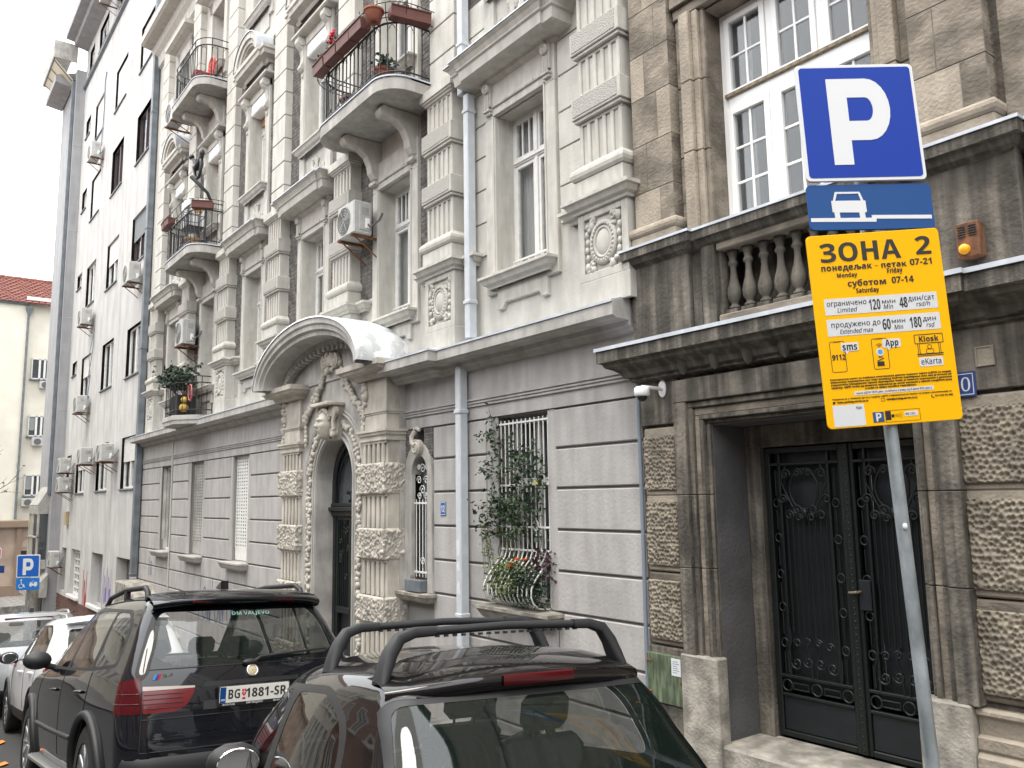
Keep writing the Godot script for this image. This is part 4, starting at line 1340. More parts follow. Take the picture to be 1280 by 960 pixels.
	m.sweep([Vector2(c - 0.66, 0.0), Vector2(c - 0.66, 0.05), Vector2(c + 0.66, 0.05), Vector2(c + 0.66, 0.0)], [Vector2(-0.02, 10.16), Vector2(0.05, 10.15), Vector2(0.05, 10.12), Vector2(0.035, 10.11), Vector2(0.035, 10.09), Vector2(0.15, 10.08), Vector2(0.15, 10.04), Vector2(0.12, 10.02), Vector2(0.0, 10.0)])
	part(m, "architrave", M.trim_cream, root)
	for s in [-1.0, 1.0]:
		m = MB.new()
		var x: float = c + s * 0.56
		m.xf = Transform3D(Basis(Vector3.UP, PI / 2), Vector3(x, 0, 0))
		# S-shaped console in profile, extruded across its width
		var prof = PackedVector2Array([Vector2(0, 10.0), Vector2(-0.17, 10.0), Vector2(-0.20, 9.95), Vector2(-0.20, 9.88), Vector2(-0.16, 9.82), Vector2(-0.10, 9.76), Vector2(-0.08, 9.65), Vector2(-0.085, 9.54), Vector2(-0.12, 9.48), Vector2(-0.13, 9.42), Vector2(-0.10, 9.37), Vector2(-0.06, 9.35), Vector2(-0.05, 9.31), Vector2(0, 9.29)])
		m.prism(prof, -0.065, 0.065, 0.008, true)
		m.xf = Transform3D()
		m.tube(PackedVector3Array([Vector3(x - 0.085, 9.91, 0.12), Vector3(x + 0.085, 9.91, 0.12)]), 0.075, 12)
		m.tube(PackedVector3Array([Vector3(x - 0.075, 9.43, 0.085), Vector3(x + 0.075, 9.43, 0.085)]), 0.05, 10)
		m.ball(Vector3(x, 9.28, 0.06), Vector3(0.03, 0.05, 0.03))
		part(m, "console", M.trim_cream, root)
	if hooded:
		# arched pediment with a pale metal cap
		m = MB.new()
		m.sweep([Vector2(c - 0.70, 0.0), Vector2(c - 0.70, 0.10), Vector2(c - 0.52, 0.10), Vector2(c - 0.52, 0.14), Vector2(c + 0.52, 0.14), Vector2(c + 0.52, 0.10), Vector2(c + 0.70, 0.10), Vector2(c + 0.70, 0.0)], [Vector2(-0.02, 10.60), Vector2(0.20, 10.58), Vector2(0.20, 10.50), Vector2(0.17, 10.48), Vector2(0.16, 10.40), Vector2(0.04, 10.37), Vector2(0.02, 10.32), Vector2(0, 10.30)])
		var ped = part(m, "pediment", M.trim_cream, root)
		for q in [[0.70, 0.56, 0.34, 0.30], [0.58, 0.45, 0.30, 0.22], [0.46, 0.40, 0.26, 0.16]]:
			m = MB.new()
			var ro = []
			for t in 25:
				var a = PI * t / 24
				var o = Vector2(cos(a), sin(a))
				var r0 = Vector2(q[0], q[0] * 0.80)
				var r1 = Vector2(q[1], q[1] * 0.78)
				ro.append(PackedVector3Array([Vector3(c + o.x * r0.x, 10.56 + o.y * r0.y, 0.0), Vector3(c + o.x * r0.x, 10.56 + o.y * r0.y, q[2]), Vector3(c + o.x * r1.x, 10.56 + o.y * r1.y, q[2]), Vector3(c + o.x * r1.x, 10.56 + o.y * r1.y, 0.0)]))
			m.flatgrid(ro)
			part(m, "arch_moulding", M.trim_cream, ped)
		m = MB.new()
		var rows = []
		for t in 25:
			var a = PI * t / 24
			rows.append(PackedVector3Array([Vector3(c + cos(a) * 0.715, 10.565 + sin(a) * 0.575, 0.0), Vector3(c + cos(a) * 0.715, 10.565 + sin(a) * 0.575, 0.36), Vector3(c + cos(a) * 0.70, 10.56 + sin(a) * 0.56, 0.362)]))
		m.grid(rows)
		part(m, "metal_cap", M.zinc, ped)
		part(bx(c - 0.42, c + 0.42, 10.58, 10.95, -0.01, 0.03), "tympanum", M.brick_grey, ped)
	# ---- third floor window, mostly above the view
	m = MB.new()
	for s in [-1.0, 1.0]: m.box(minf(c + s * 0.46, c + s * 0.66), maxf(c + s * 0.46, c + s * 0.66), 11.45, 13.9, -0.02, 0.05, 0.006)
	m.box(c - 0.66, c + 0.66, 13.4, 13.9, -0.02, 0.05, 0.006)
	root = part(m, "window_casing", M.trim_cream, b)
	window_unit(root, c, 11.76, 13.41, 0.46, -0.22, 12.8, M.white_paint)
	m = MB.new()
	m.sweep([Vector2(c - 0.55, 0.0), Vector2(c - 0.55, 0.10), Vector2(c + 0.55, 0.10), Vector2(c + 0.55, 0.0)], [Vector2(-0.3, 11.78), Vector2(0.10, 11.755), Vector2(0.10, 11.72), Vector2(0.075, 11.71), Vector2(0.05, 11.65), Vector2(0.0, 11.6)])
	m.box(c - 0.45, c + 0.45, 11.2, 11.62, -0.01, 0.03, 0.006)
	part(m, "sill", M.trim_cream, root)
	m = MB.new()
	m.sweep([Vector2(c - 0.66, 0.0), Vector2(c - 0.66, 0.05), Vector2(c + 0.66, 0.05), Vector2(c + 0.66, 0.0)], [Vector2(0, 14.02), Vector2(0.28, 13.96), Vector2(0.28, 13.85), Vector2(0.2, 13.8), Vector2(0.05, 13.75), Vector2(0, 13.7)])
	part(m, "hood", M.trim_cream, root)

func arch_pts(c: float, spring: float, r: float, ry: float, k := 20) -> PackedVector2Array:
	var o = PackedVector2Array()
	for i in k + 1:
		var a = PI * i / k
		o.append(Vector2(c + cos(a) * r, spring + sin(a) * ry))
	return o

func portal(b: Node3D) -> void:
	var c = -11.6
	var hw = 0.63
	var sp = 1.92
	# surround wall with the arched opening
	var m = MB.new()
	var poly = PackedVector2Array([Vector2(-13.0, -6.0), Vector2(-13.0, 4.0), Vector2(-10.3, 4.0), Vector2(-10.3, -6.0), Vector2(c + hw, -6.0)])
	poly.append_array(arch_pts(c, sp, hw, hw))
	poly.append(Vector2(c - hw, -6.0))
	m.prism(poly, -0.5, 0.24, 0.0)
	m.box(-13.6, -13.0, -6.0, 3.5, -0.5, 0.10)
	m.box(-10.3, -9.84, -6.0, 3.5, -0.5, 0.10)
	part(m, "portal_wall", M.trim_grey, b)
	# arch mouldings
	m = MB.new()
	for q in [[0.665, 0.022], [0.745, 0.018], [1.0, 0.024], [1.05, 0.016]]:
		var p = PackedVector3Array([Vector3(c + q[0], -1.2, 0.245)])
		for t in arch_pts(c, sp, q[0], q[0]): p.append(Vector3(t.x, t.y, 0.245))
		p.append(Vector3(c - q[0], -1.2, 0.245))
		m.tube(p, q[1], 8)
	part(m, "arch_moulding", M.trim_grey, b)
	# garland of carved leaves round the arch
	rng.seed = 71
	m = MB.new()
	var g = 0
	var y = -1.1
	var spots = []
	while y < sp:
		for s in [-1.0, 1.0]: spots.append(Vector2(c + s * 0.87, y))
		y += 0.085
	for i in 33:
		var a = PI * i / 32
		spots.append(Vector2(c + cos(a) * 0.87, sp + sin(a) * 0.87))
	for s in spots:
		for k in 3:
			var r = rng.randf_range(0.026, 0.046)
			m.ball(Vector3(s.x + rng.randf_range(-0.055, 0.055), s.y + rng.randf_range(-0.03, 0.03), 0.255), Vector3(r, r * 1.15, r * 0.9), 4, 7)
	stuff(part(m, "leaf_garland", M.portal_stone, b))
	# iron door with fanlight
	var z = -0.06
	m = MB.new()
	m.box(c - hw, c - hw + 0.09, -0.7, 1.55, z - 0.08, z + 0.02, 0.01)
	m.box(c + hw - 0.09, c + hw, -0.7, 1.55, z - 0.08, z + 0.02, 0.01)
	m.box(c - hw - 0.01, c + hw + 0.01, 1.44, 1.50, z - 0.08, z + 0.10, 0.01)
	m.box(c - hw, c + hw, 1.50, 1.56, z - 0.08, z + 0.06, 0.01)
	m.box(c - hw, c + hw, 1.36, 1.44, z - 0.08, z + 0.05, 0.01)
	var d = part(m, "entrance_door", M.iron, b)
	d.set_meta("label", "black iron entrance door under an arched fanlight")
	m = MB.new()
	var p = PackedVector3Array()
	for t in arch_pts(c, sp - 0.02, hw - 0.05, hw - 0.05): p.append(Vector3(t.x, t.y, z))
	m.tube(p, 0.05, 8)
	p = PackedVector3Array()
	for t in arch_pts(c, sp - 0.05, hw - 0.17, hw - 0.17): p.append(Vector3(t.x, t.y, z))
	m.tube(p, 0.018, 8)
	for s in [-1.0, 1.0]: m.box(minf(c + s * (hw - 0.1), c + s * hw), maxf(c + s * (hw - 0.1), c + s * hw), 1.55, sp, z - 0.05, z + 0.04, 0.01)
	part(m, "fanlight_frame", M.iron, d)
	part(bx(c - hw, c + hw, 1.5, sp + hw, z - 0.04, z - 0.03), "fanlight_pane", M.pane_grey, d)
	rng.seed = 5
	for s in [-1.0, 1.0]:
		m = MB.new()
		var xa = minf(c + s * 0.02, c + s * (hw - 0.1))
		var xb = maxf(c + s * 0.02, c + s * (hw - 0.1))
		frame_ring(m, xa, xb, -0.68, 1.36, 0.06, z - 0.05, z + 0.005)
		m.box(xa, xb, -0.1, 0.0, z - 0.05, z + 0.01, 0.01)
		for k in 6:
			var x = lerpf(xa + 0.09, xb - 0.09, k / 5.0)
			m.bar(Vector3(x, 0.0, z - 0.01), Vector3(x, 1.3, z - 0.01), 0.010, 5)
		for k in 12: m.tube(spiral(Vector3(rng.randf_range(xa + 0.1, xb - 0.1), rng.randf_range(0.4, 1.3), z), 0.01, 0.05, rng.randf() * 6.0, 1.2, 12), 0.009, 5)
		part(m, "door_leaf", M.iron, d)
	part(bx(c - hw, c + hw, -0.7, 1.45, z - 0.07, z - 0.06), "door_sheet", M.iron_panel, d)
	m = MB.new()
	relief(m, c - 0.12, c + 0.12, 1.58, 1.75, z + 0.02, 14, 0.035)
	stuff(part(m, "door_crest", M.iron, d))
	m = MB.new()
	m.box(c - 1.2, c + 1.2, -0.9, 2.9, -2.4, -2.3)
	m.box(c - 1.2, c - 1.1, -0.9, 2.9, -2.3, -0.5); m.box(c + 1.1, c + 1.2, -0.9, 2.9, -2.3, -0.5); m.box(c - 1.2, c + 1.2, 2.8, 2.9, -2.3, -0.5); m.box(c - 1.2, c + 1.2, -0.9, -0.8, -2.3, -0.3)
	part(m, "hallway", M.dark_room, b)
	part(bx(c - 0.75, c + 0.75, -1.6, -0.70, -0.3, 0.34, 0.02), "threshold", M.plinth_stone, b)
	# banded pilasters
	var k = 0
	for xs in [[-13.56, -12.80], [-10.60, -9.86]]:
		var xm: float = (xs[0] + xs[1]) / 2
		for q in [[2.09, 2.40], [1.215, 1.685], [0.325, 0.82], [-0.61, -0.01]]:
			m = MB.new()
			m.box(xs[0] + 0.03, xs[1] - 0.005, q[0], q[1], -0.02, 0.27, 0.004)
			for f in 5:
				var fx: float = xs[0] + 0.10 + 0.135 * f
				m.box(fx - 0.035, fx + 0.035, q[0], q[1] - 0.02, 0.265, 0.30, 0.014)
			m.box(xs[0] + 0.03, xs[1] - 0.005, q[1] - 0.04, q[1], 0.25, 0.302, 0.004)
			part(m, "fluted_shaft", M.portal_stone, b)
		for q in [[1.675, 2.10], [0.81, 1.225], [-0.02, 0.335], [-0.95, -0.60]]:
			k += 1
			m = MB.new()
			rocky(m, xs[0], xs[1] + 0.02, q[0], q[1], -0.02, 0.345, 0.030, 0.0125, 20 + k)
			part(m, "rock_faced_block", M.portal_stone, b)
		m = MB.new()
		m.box(xs[0] - 0.02, xs[1] + 0.03, -2.5, -0.92, -0.02, 0.37, 0.015)
		part(m, "pilaster_foot", M.portal_stone, b)
		part(bx(xs[0] + 0.02, xs[1], 2.54, 3.30, -0.02, 0.30, 0.006), "pilaster_head", M.portal_stone, b)
		m = MB.new()
		var pp = [Vector2(xs[0] + 0.02, 0.0), Vector2(xs[0] + 0.02, 0.29), Vector2(xs[1] - 0.0, 0.29), Vector2(xs[1] - 0.0, 0.0)]
		m.sweep(pp, [Vector2(-0.1, 2.565), Vector2(0.07, 2.555), Vector2(0.07, 2.52), Vector2(0.05, 2.51), Vector2(0.045, 2.48), Vector2(0.02, 2.46), Vector2(0.02, 2.43), Vector2(0.03, 2.42), Vector2(0.03, 2.40), Vector2(0, 2.39)])
		part(m, "capital", M.portal_stone, b)
		m = MB.new()
		m.sweep(pp, [Vector2(0, 2.83), Vector2(0.035, 2.825), Vector2(0.035, 2.79), Vector2(0.02, 2.78), Vector2(0.02, 2.765), Vector2(0, 2.755)])
		part(m, "reeded_band", M.portal_stone, b)
		m = MB.new()
		m.sweep([Vector2(xs[0] - 0.02, 0.0), Vector2(xs[0] - 0.02, 0.34), Vector2(xs[1] + 0.02, 0.34), Vector2(xs[1] + 0.02, 0.0)], [Vector2(-0.2, 3.50), Vector2(0.24, 3.46), Vector2(0.24, 3.385), Vector2(0.21, 3.375), Vector2(0.19, 3.34), Vector2(0.09, 3.32), Vector2(0.06, 3.27), Vector2(0, 3.25)])
		part(m, "impost_cornice", M.portal_stone, b)
		# leafy bracket on the inner side
		rng.seed = 81 + k
		m = MB.new()
		relief(m, xm - 0.34, xm - 0.20, 2.92, 3.26, 0.31, 14, 0.05)
		relief(m, xm - 0.32, xm - 0.24, 2.62, 2.92, 0.31, 8, 0.035)
		m.ball(Vector3(xm - 0.28, 2.58, 0.32), Vector3(0.03, 0.06, 0.03))
		stuff(part(m, "leaf_bracket", M.portal_stone, b))
	# the arched hood: a moulded barrel with a painted metal cover
	var hc = -11.68
	var hx = 1.94
	var hy = 0.86
	var y0 = 3.43
	var ring = [[1.0, 0.74], [1.0, 0.80], [0.955, 0.80], [0.94, 0.77], [0.91, 0.77], [0.895, 0.72], [0.865, 0.72], [0.86, 0.30]]
	m = MB.new()
	var rows = []
	for i in 41:
		var a = PI * i / 40
		var line = PackedVector3Array()
		for q in ring: line.append(Vector3(hc + cos(a) * hx * q[0], y0 + sin(a) * (hy + hx * (q[0] - 1.0)), q[1]))
		rows.append(line)
	m.flatgrid(rows)
	var hood = part(m, "arched_hood", M.trim_grey, b)
	m = MB.new()
	rows = []
	for i in 41:
		var a = PI * i / 40
		var line = PackedVector3Array()
		for q in [[1.008, 0.0], [1.008, 0.40], [1.008, 0.815], [0.996, 0.817]]: line.append(Vector3(hc + cos(a) * hx * q[0], y0 + sin(a) * (hy + hx * (q[0] - 1.0)), q[1]))
		rows.append(line)
	m.grid(rows)
	var cover = surf("peeling_paint", lin(0.66, 0.68, 0.69), 0.6, noise_tex("peel", 0.012, 0.80, 1.0, 5, FastNoiseLite.TYPE_SIMPLEX_SMOOTH, 512, 0.42, 0.0, 31), Vector3(0.55, 0.55, 0.55))
	part(m, "metal_cover", cover, hood)
	# row of dentils under the arch
	for i in 27:
		var a = PI * (i + 1.5) / 29.0
		m = MB.new()
		m.xf = Transform3D(Basis(Vector3.BACK, a - PI / 2), Vector3(hc + cos(a) * hx * 0.80, y0 + sin(a) * (hy - hx * 0.20), 0.36))
		m.box(-0.03, 0.03, -0.045, 0.035, -0.06, 0.06, 0.006)
		part(m, "dentil", M.trim_grey, hood)
	# tympanum
	m = MB.new()
	poly = PackedVector2Array()
	for t in arch_pts(hc, y0, hx * 0.88, hy - hx * 0.12, 24): poly.append(t)
	m.prism(poly, 0.0, 0.27, 0.0)
	part(m, "tympanum", M.trim_grey, hood)
	m = MB.new()
	rows = []
	for i in 33:
		var a = PI * i / 32
		var line = PackedVector3Array()
		for q in [[0.86, 0.40], [0.82, 0.40], [0.80, 0.36], [0.80, 0.27]]: line.append(Vector3(hc + cos(a) * hx * q[0], y0 + sin(a) * (hy + hx * (q[0] - 1.0)), q[1]))
		rows.append(line)
	m.flatgrid(rows)
	part(m, "inner_moulding", M.trim_grey, hood)
	# festoons and scrolls over the arch
	rng.seed = 91
	m = MB.new()
	for s in [-1.0, 1.0]:
		for i in 14:
			var t = i / 13.0
			var fx: float = c + s * lerpf(0.25, 0.98, t)
			var fy = 3.66 - 0.75 * pow(t, 0.7)
			for q in 4: m.ball(Vector3(fx + rng.randf_range(-0.06, 0.06), fy + rng.randf_range(-0.05, 0.05), 0.30), Vector3(0.04, 0.045, 0.035) * rng.randf_range(0.7, 1.3), 4, 7)
		for i in 7: m.ball(Vector3(c + s * 0.99, 2.9 - 0.07 * i, 0.28), Vector3(0.04, 0.05, 0.03) * rng.randf_range(0.7, 1.1), 4, 7)
		volute(m, Vector3(c + s * 0.17, 3.70, 0.30), 0.12, 0.10, 0.022)
	relief(m, c - 0.12, c + 0.12, 3.55, 3.85, 0.34, 12, 0.06)
	stuff(part(m, "festoon", M.portal_stone, b))
	keystone_head(b, Vector3(c + 0.06, 2.72, 0.40))

# carved head on the keystone, with hair scrolls and a flat cap stone
func keystone_head(b: Node3D, o: Vector3) -> void:
	var m = MB.new()
	m.prism(PackedVector2Array([Vector2(o.x - 0.20, o.y - 0.22), Vector2(o.x + 0.20, o.y - 0.22), Vector2(o.x + 0.26, o.y + 0.30), Vector2(o.x - 0.26, o.y + 0.30)]), 0.2, o.z - 0.07, 0.01)
	m.box(o.x - 0.30, o.x + 0.30, o.y + 0.28, o.y + 0.335, 0.2, o.z + 0.14, 0.012)
	var root = part(m, "keystone", M.portal_stone, b)
	m = MB.new()
	var rows = []
	var nu = 44
	var nv = 36
	for i in nu + 1:
		var line = PackedVector3Array()
		var f = lerpf(-PI / 2, PI / 2, float(i) / nu)
		for j in nv + 1:
			var a = lerpf(-PI * 0.62, PI * 0.62, float(j) / nv)
			var yy = sin(f)
			var p = Vector3(sin(a) * cos(f) * (0.135 - 0.02 * maxf(0.0, -yy)), yy * 0.215, cos(a) * cos(f) * 0.155)
			var u = p.x / 0.135
			var h = 0.0
			h += 0.055 * exp(-pow(u / 0.17, 2)) * clampf((0.32 - yy) / 0.42, 0, 1) * (1.0 if yy > -0.16 else maxf(0.0, 1.0 - (-0.16 - yy) / 0.07)) # nose
			h += 0.028 * exp(-pow((yy - 0.36) / 0.085, 2)) * exp(-pow(u / 0.8, 4)) # brow
			h -= 0.026 * exp(-pow((yy - 0.18) / 0.10, 2)) * exp(-pow((absf(u) - 0.42) / 0.24, 2)) # eye sockets
			h += 0.018 * exp(-pow((yy - 0.17) / 0.05, 2)) * exp(-pow((absf(u) - 0.42) / 0.14, 2)) # eyes
			h += 0.022 * exp(-pow((yy + 0.38) / 0.05, 2)) * exp(-pow(u / 0.34, 2)) # upper lip
			h += 0.022 * exp(-pow((yy + 0.52) / 0.05, 2)) * exp(-pow(u / 0.30, 2))
			h -= 0.016 * exp(-pow((yy + 0.45) / 0.03, 2)) * exp(-pow(u / 0.36, 2)) # mouth line
			h += 0.030 * exp(-pow((yy + 0.80) / 0.13, 2)) * exp(-pow(u / 0.32, 2)) # chin
			h += 0.016 * exp(-pow((yy + 0.05) / 0.2, 2)) * exp(-pow((absf(u) - 0.62) / 0.2, 2)) # cheeks
			line.append(o + p + Vector3(p.x * 0.3, 0, maxf(0.0, cos(a))).normalized() * h)
		rows.append(line)
	m.grid(rows, false, false, true)
	part(m, "face", M.portal_stone, root)
	rng.seed = 17
	m = MB.new()
	for s in [-1.0, 1.0]:
		volute(m, Vector3(o.x + s * 0.22, o.y + 0.19, o.z - 0.05), 0.095, 0.12, 0.022)
		volute(m, Vector3(o.x + s * 0.20, o.y - 0.12, o.z - 0.06), 0.075, 0.10, 0.020)
		m.tube(PackedVector3Array([Vector3(o.x + s * 0.30, o.y + 0.18, o.z), Vector3(o.x + s * 0.25, o.y + 0.05, o.z + 0.01), Vector3(o.x + s * 0.26, o.y - 0.08, o.z)]), 0.03, 7)
		for i in 9:
			var a = lerpf(0.15, 1.25, i / 8.0)
			m.ball(o + Vector3(s * sin(a) * 0.15, cos(a) * 0.20 + 0.03, 0.06 - 0.03 * a), Vector3(0.036, 0.04, 0.04) * rng.randf_range(0.8, 1.2), 5, 8)
	stuff(part(m, "hair", M.portal_stone, root))

func arched_window(b: Node3D) -> void:
	# narrow arched window between the portal and the downpipe
	var c = -9.46
	var m = MB.new()
	var poly = PackedVector2Array([Vector2(-9.84, 0.42), Vector2(-9.84, 1.9)])
	for t in [[PI, 0.0]]:
		for i in 13:
			var a = PI - PI * i / 12
			poly.append(Vector2(-9.49 + cos(a) * 0.34, 1.95 + sin(a) * 0.40))
	poly.append(Vector2(-9.14, 0.42)); poly.append(Vector2(c + 0.2, 0.42))
	poly.append_array(arch_pts(c, 1.93, 0.2, 0.24, 12))
	poly.append(Vector2(c - 0.2, 0.42))
	m.prism(poly, -0.25, 0.03, 0.006)
	var root = part(m, "arched_surround", M.trim_grey, b)
	root.set_meta("label", "narrow arched window with a white wrought grille beside the portal")
	for s in [[-9.84, -9.6], [-9.36, -9.15]]: brick_field(b, s[0], s[1], 2.16, 2.52)
	m = MB.new()
	volute(m, Vector3(-9.44, 2.28, 0.03), 0.10, 0.12, 0.022)
	m.tube(PackedVector3Array([Vector3(-9.50, 2.50, 0.06), Vector3(-9.56, 2.42, 0.08), Vector3(-9.52, 2.34, 0.10), Vector3(-9.44, 2.30, 0.10)]), 0.035, 8)
	m.tube(PackedVector3Array([Vector3(-9.53, 2.52, 0.05), Vector3(-9.45, 2.53, 0.07), Vector3(-9.40, 2.50, 0.05)]), 0.025, 8)
	part(m, "scroll_keystone", M.portal_stone, root)
	m = MB.new()
	var z = -0.03
	for k in 5:
		var x = lerpf(c - 0.16, c + 0.16, k / 4.0)
		m.bar(Vector3(x, 0.60, z), Vector3(x, 1.6, z), 0.008, 5)
	for y in [0.66, 1.55]: m.box(c - 0.2, c + 0.2, y - 0.012, y + 0.012, z - 0.008, z + 0.008, 0.002)
	for q in [[0, 1.72, 0.07], [-0.09, 1.85, 0.06], [0.09, 1.85, 0.06], [0, 2.0, 0.07], [-0.08, 1.64, 0.05], [0.08, 1.64, 0.05], [0, 0.80, 0.06], [0.1, 2.02, 0.04], [-0.1, 2.02, 0.04]]:
		m.tube(spiral(Vector3(c + q[0], q[1], z), 0.012, q[2], 0.6, 1.4, 16), 0.007, 5)
	part(m, "wrought_grille", M.white_paint, root)
	part(bx(c - 0.21, c + 0.21, 0.4, 2.2, -0.13, -0.12), "pane", M.pane_grey, root)
	part(bx(c - 0.2, c + 0.2, 0.42, 2.18, -0.16, -0.15), "blind", M.curtain, root)
	part(bx(c - 0.4, c + 0.4, 0.3, 2.4, -0.9, -0.85), "room", M.dark_room, root)
	m = MB.new()
	m.sweep([Vector2(-9.92, 0.0), Vector2(-9.92, 0.09), Vector2(-9.13, 0.09), Vector2(-9.13, 0.0)], [Vector2(-0.25, 0.425), Vector2(0.07, 0.415), Vector2(0.07, 0.38), Vector2(0.05, 0.37), Vector2(0.03, 0.33), Vector2(0, 0.30)])
	part(m, "sill", M.plinth_stone, root)
	# zinc planter on the sill
	var t = thing("planter_box", "small grey metal planter box on the arched window's sill", "planter", Vector3(-9.47, 0.425, 0.07))
	part(bx(-9.66, -9.27, 0.428, 0.58, 0.01, 0.13, 0.008), "box", M.pipe_dark, t)
	m = MB.new()
	for i in 14: m.bar(Vector3(-9.64 + 0.026 * i, 0.57, 0.03 + 0.006 * (i % 4)), Vector3(-9.645 + 0.027 * i, 0.61 + 0.012 * (i % 3), 0.05), 0.004, 4)
	stuff(part(m, "dry_stems", M.leaf_dry, t))

func grilles(b: Node3D) -> void:
	# three left windows behind perforated metal sheets
	var n = 0
	for g in [[-16.95, -16.02], [-19.87, -18.93], [-22.45, -21.52]]:
		var x0: float = g[0]
		var x1: float = g[1]
		var m = MB.new()
		frame_ring(m, x0 + 0.01, x1 - 0.01, 0.45, 2.51, 0.05, -0.20, -0.15)
		var root = part(m, "window_frame", M.white_paint, b)
		root.set_meta("label", ["ground floor window behind white perforated sheet left of the portal", "middle ground floor window behind a grey perforated sheet", "leftmost ground floor window with a sheet standing ajar"][n])
		m = MB.new()
		# the sheet: strips crossing, leaving square holes
		var nx = 7
		var ny = 27
		var y0 = 0.72
		var y1 = 2.50
		var turn = 0.0 if n < 2 else 0.9
		m.xf = Transform3D(Basis(Vector3.UP, turn), Vector3(x0 + 0.02, 0, -0.10))
		var w = x1 - x0 - 0.04
		for i in nx + 1:
			var x = w * i / nx
			m.box(x - 0.036, x + 0.036, y0, y1, -0.004, 0.004)
		for j in ny + 1:
			var y = lerpf(y0, y1, float(j) / ny)
			m.box(-0.03, w + 0.03, y - 0.018, y + 0.018, -0.0035, 0.0035)
		m.box(0, w, 0.46, y0, -0.004, 0.004)
		stuff(part(m, "perforated_sheet", M.white_paint if n == 0 else M.trim_grey, root))
		part(bx(x0, x1, 0.4, 2.55, -0.75, -0.7), "room", M.dark_room, root)
		part(bx(x0 + 0.05, x1 - 0.05, 0.5, 2.46, -0.19, -0.184), "pane", M.pane_grey, root)
		m = MB.new()
		m.sweep([Vector2(x0 - 0.14, 0.0), Vector2(x0 - 0.14, 0.12), Vector2(x1 + 0.08, 0.12), Vector2(x1 + 0.08, 0.0)], [Vector2(-0.3, 0.45), Vector2(0.07, 0.435), Vector2(0.07, 0.405), Vector2(0.05, 0.395), Vector2(0.03, 0.34), Vector2(0, 0.30)])
		part(m, "sill", M.trim_grey, root)
		n += 1
	# right window: white bellied grille with flowers
	var x0 = -7.74
	var x1 = -6.83
	var m = MB.new()
	frame_ring(m, x0 + 0.01, x1 - 0.01, 0.45, 2.51, 0.06, -0.32, -0.25)
	m.box((x0 + x1) / 2 - 0.035, (x0 + x1) / 2 + 0.035, 0.5, 2.46, -0.32, -0.25, 0.005)
	m.box(x0, x1, 1.75, 1.82, -0.32, -0.25, 0.005)
	var root = part(m, "window_frame", M.white_paint, b)
	root.set_meta("label", "ground floor window with a bellied white grille overgrown by a rose")
	part(bx(x0 + 0.02, x1 - 0.02, 0.5, 2.5, -0.30, -0.294), "pane", M.pane_grey, root)
	part(bx(x0 - 0.3, x1 + 0.3, 0.2, 2.7, -1.2, -1.15), "room", M.dark_room, root)
	m = MB.new()
	for i in 12:
		var x = lerpf(x0 + 0.03, x1 - 0.03, i / 11.0)
		var p = PackedVector3Array([Vector3(x, 2.48, -0.04), Vector3(x, 1.6, -0.04), Vector3(x, 1.02, -0.04)])
		for q in [[0.94, -0.01], [0.84, 0.09], [0.74, 0.18], [0.66, 0.225], [0.58, 0.23], [0.51, 0.20], [0.46, 0.13], [0.445, 0.05], [0.445, -0.02]]: p.append(Vector3(x, q[0], q[1]))
		m.tube(p, 0.0085, 6)
	for y in [2.44, 1.74, 1.28, 1.03]: m.box(x0, x1, y - 0.011, y + 0.011, -0.052, -0.030, 0.003)
	for s in [-0.22, 0.20]: m.tube(spiral(Vector3((x0 + x1) / 2 + s, 1.30, -0.03), 0.055, 0.055, 0, 1.0, 18, 0.75), 0.008, 5)
	for s in [x0 + 0.03, x1 - 0.03]: m.bar(Vector3(s, 0.46, -0.04), Vector3(s, 1.02, -0.04), 0.010, 6)
	part(m, "bellied_grille", M.white_paint, root)
	m = MB.new()
	m.sweep([Vector2(-7.86, 0.0), Vector2(-7.86, 0.13), Vector2(-6.70, 0.13), Vector2(-6.70, 0.0)], [Vector2(-0.3, 0.44), Vector2(0.09, 0.42), Vector2(0.09, 0.385), Vector2(0.06, 0.375), Vector2(0.03, 0.32), Vector2(0, 0.28)])
	part(m, "sill", M.plinth_stone, root)
	# the climbing rose
	rng.seed = 404
	var t = thing("climbing_rose", "climbing rose with dark leaves grown through the white window grille", "plant", Vector3(-7.3, 0.5, 0.0))
	m = MB.new()
	var tips = PackedVector3Array()
	for i in 11:
		var x = rng.randf_range(-7.72, -6.95)
		var p = PackedVector3Array()
		var z = rng.randf_range(-0.03, 0.06)
		var h = rng.randf_range(1.3, 2.55)
		if i == 0: x = -7.55; h = 2.70
		if i == 1: x = -7.70; h = 2.62
		var y = 0.55
		while y < h:
			p.append(Vector3(x, y, z))
			if y > 1.15: tips.append(Vector3(x, y, z + 0.02))
			x += rng.randf_range(-0.07, 0.065)
			x = clampf(x, -7.95 if y > 1.4 else -7.8, -6.80)
			z = clampf(z + rng.randf_range(-0.03, 0.035), -0.05, 0.16)
			y += 0.11
		m.tube(p, 0.006, 4, false, 0.003)
	# side shoots to the left
	for q in [[1.30, -7.98], [1.52, -8.02], [1.95, -7.92], [2.35, -7.95], [1.38, -7.9]]:
		var a = Vector3(-7.6, q[0] - 0.12, 0.03)
		var e = Vector3(q[1], q[0], 0.12)
		m.tube(PackedVector3Array([a, a.lerp(e, 0.5) + Vector3(0, 0.04, 0.03), e]), 0.004, 4)
		for f in 5: tips.append(a.lerp(e, 0.3 + 0.16 * f))
	part(m, "stems", M.stem, t)
	m = MB.new()
	for q in 45: tips.append(Vector3(rng.randf_range(-7.75, -6.9), rng.randf_range(1.42, 1.72), rng.randf_range(-0.02, 0.09)))
	for q in 30: tips.append(Vector3(rng.randf_range(-7.5, -6.85), rng.randf_range(1.75, 2.1), rng.randf_range(-0.02, 0.09)))
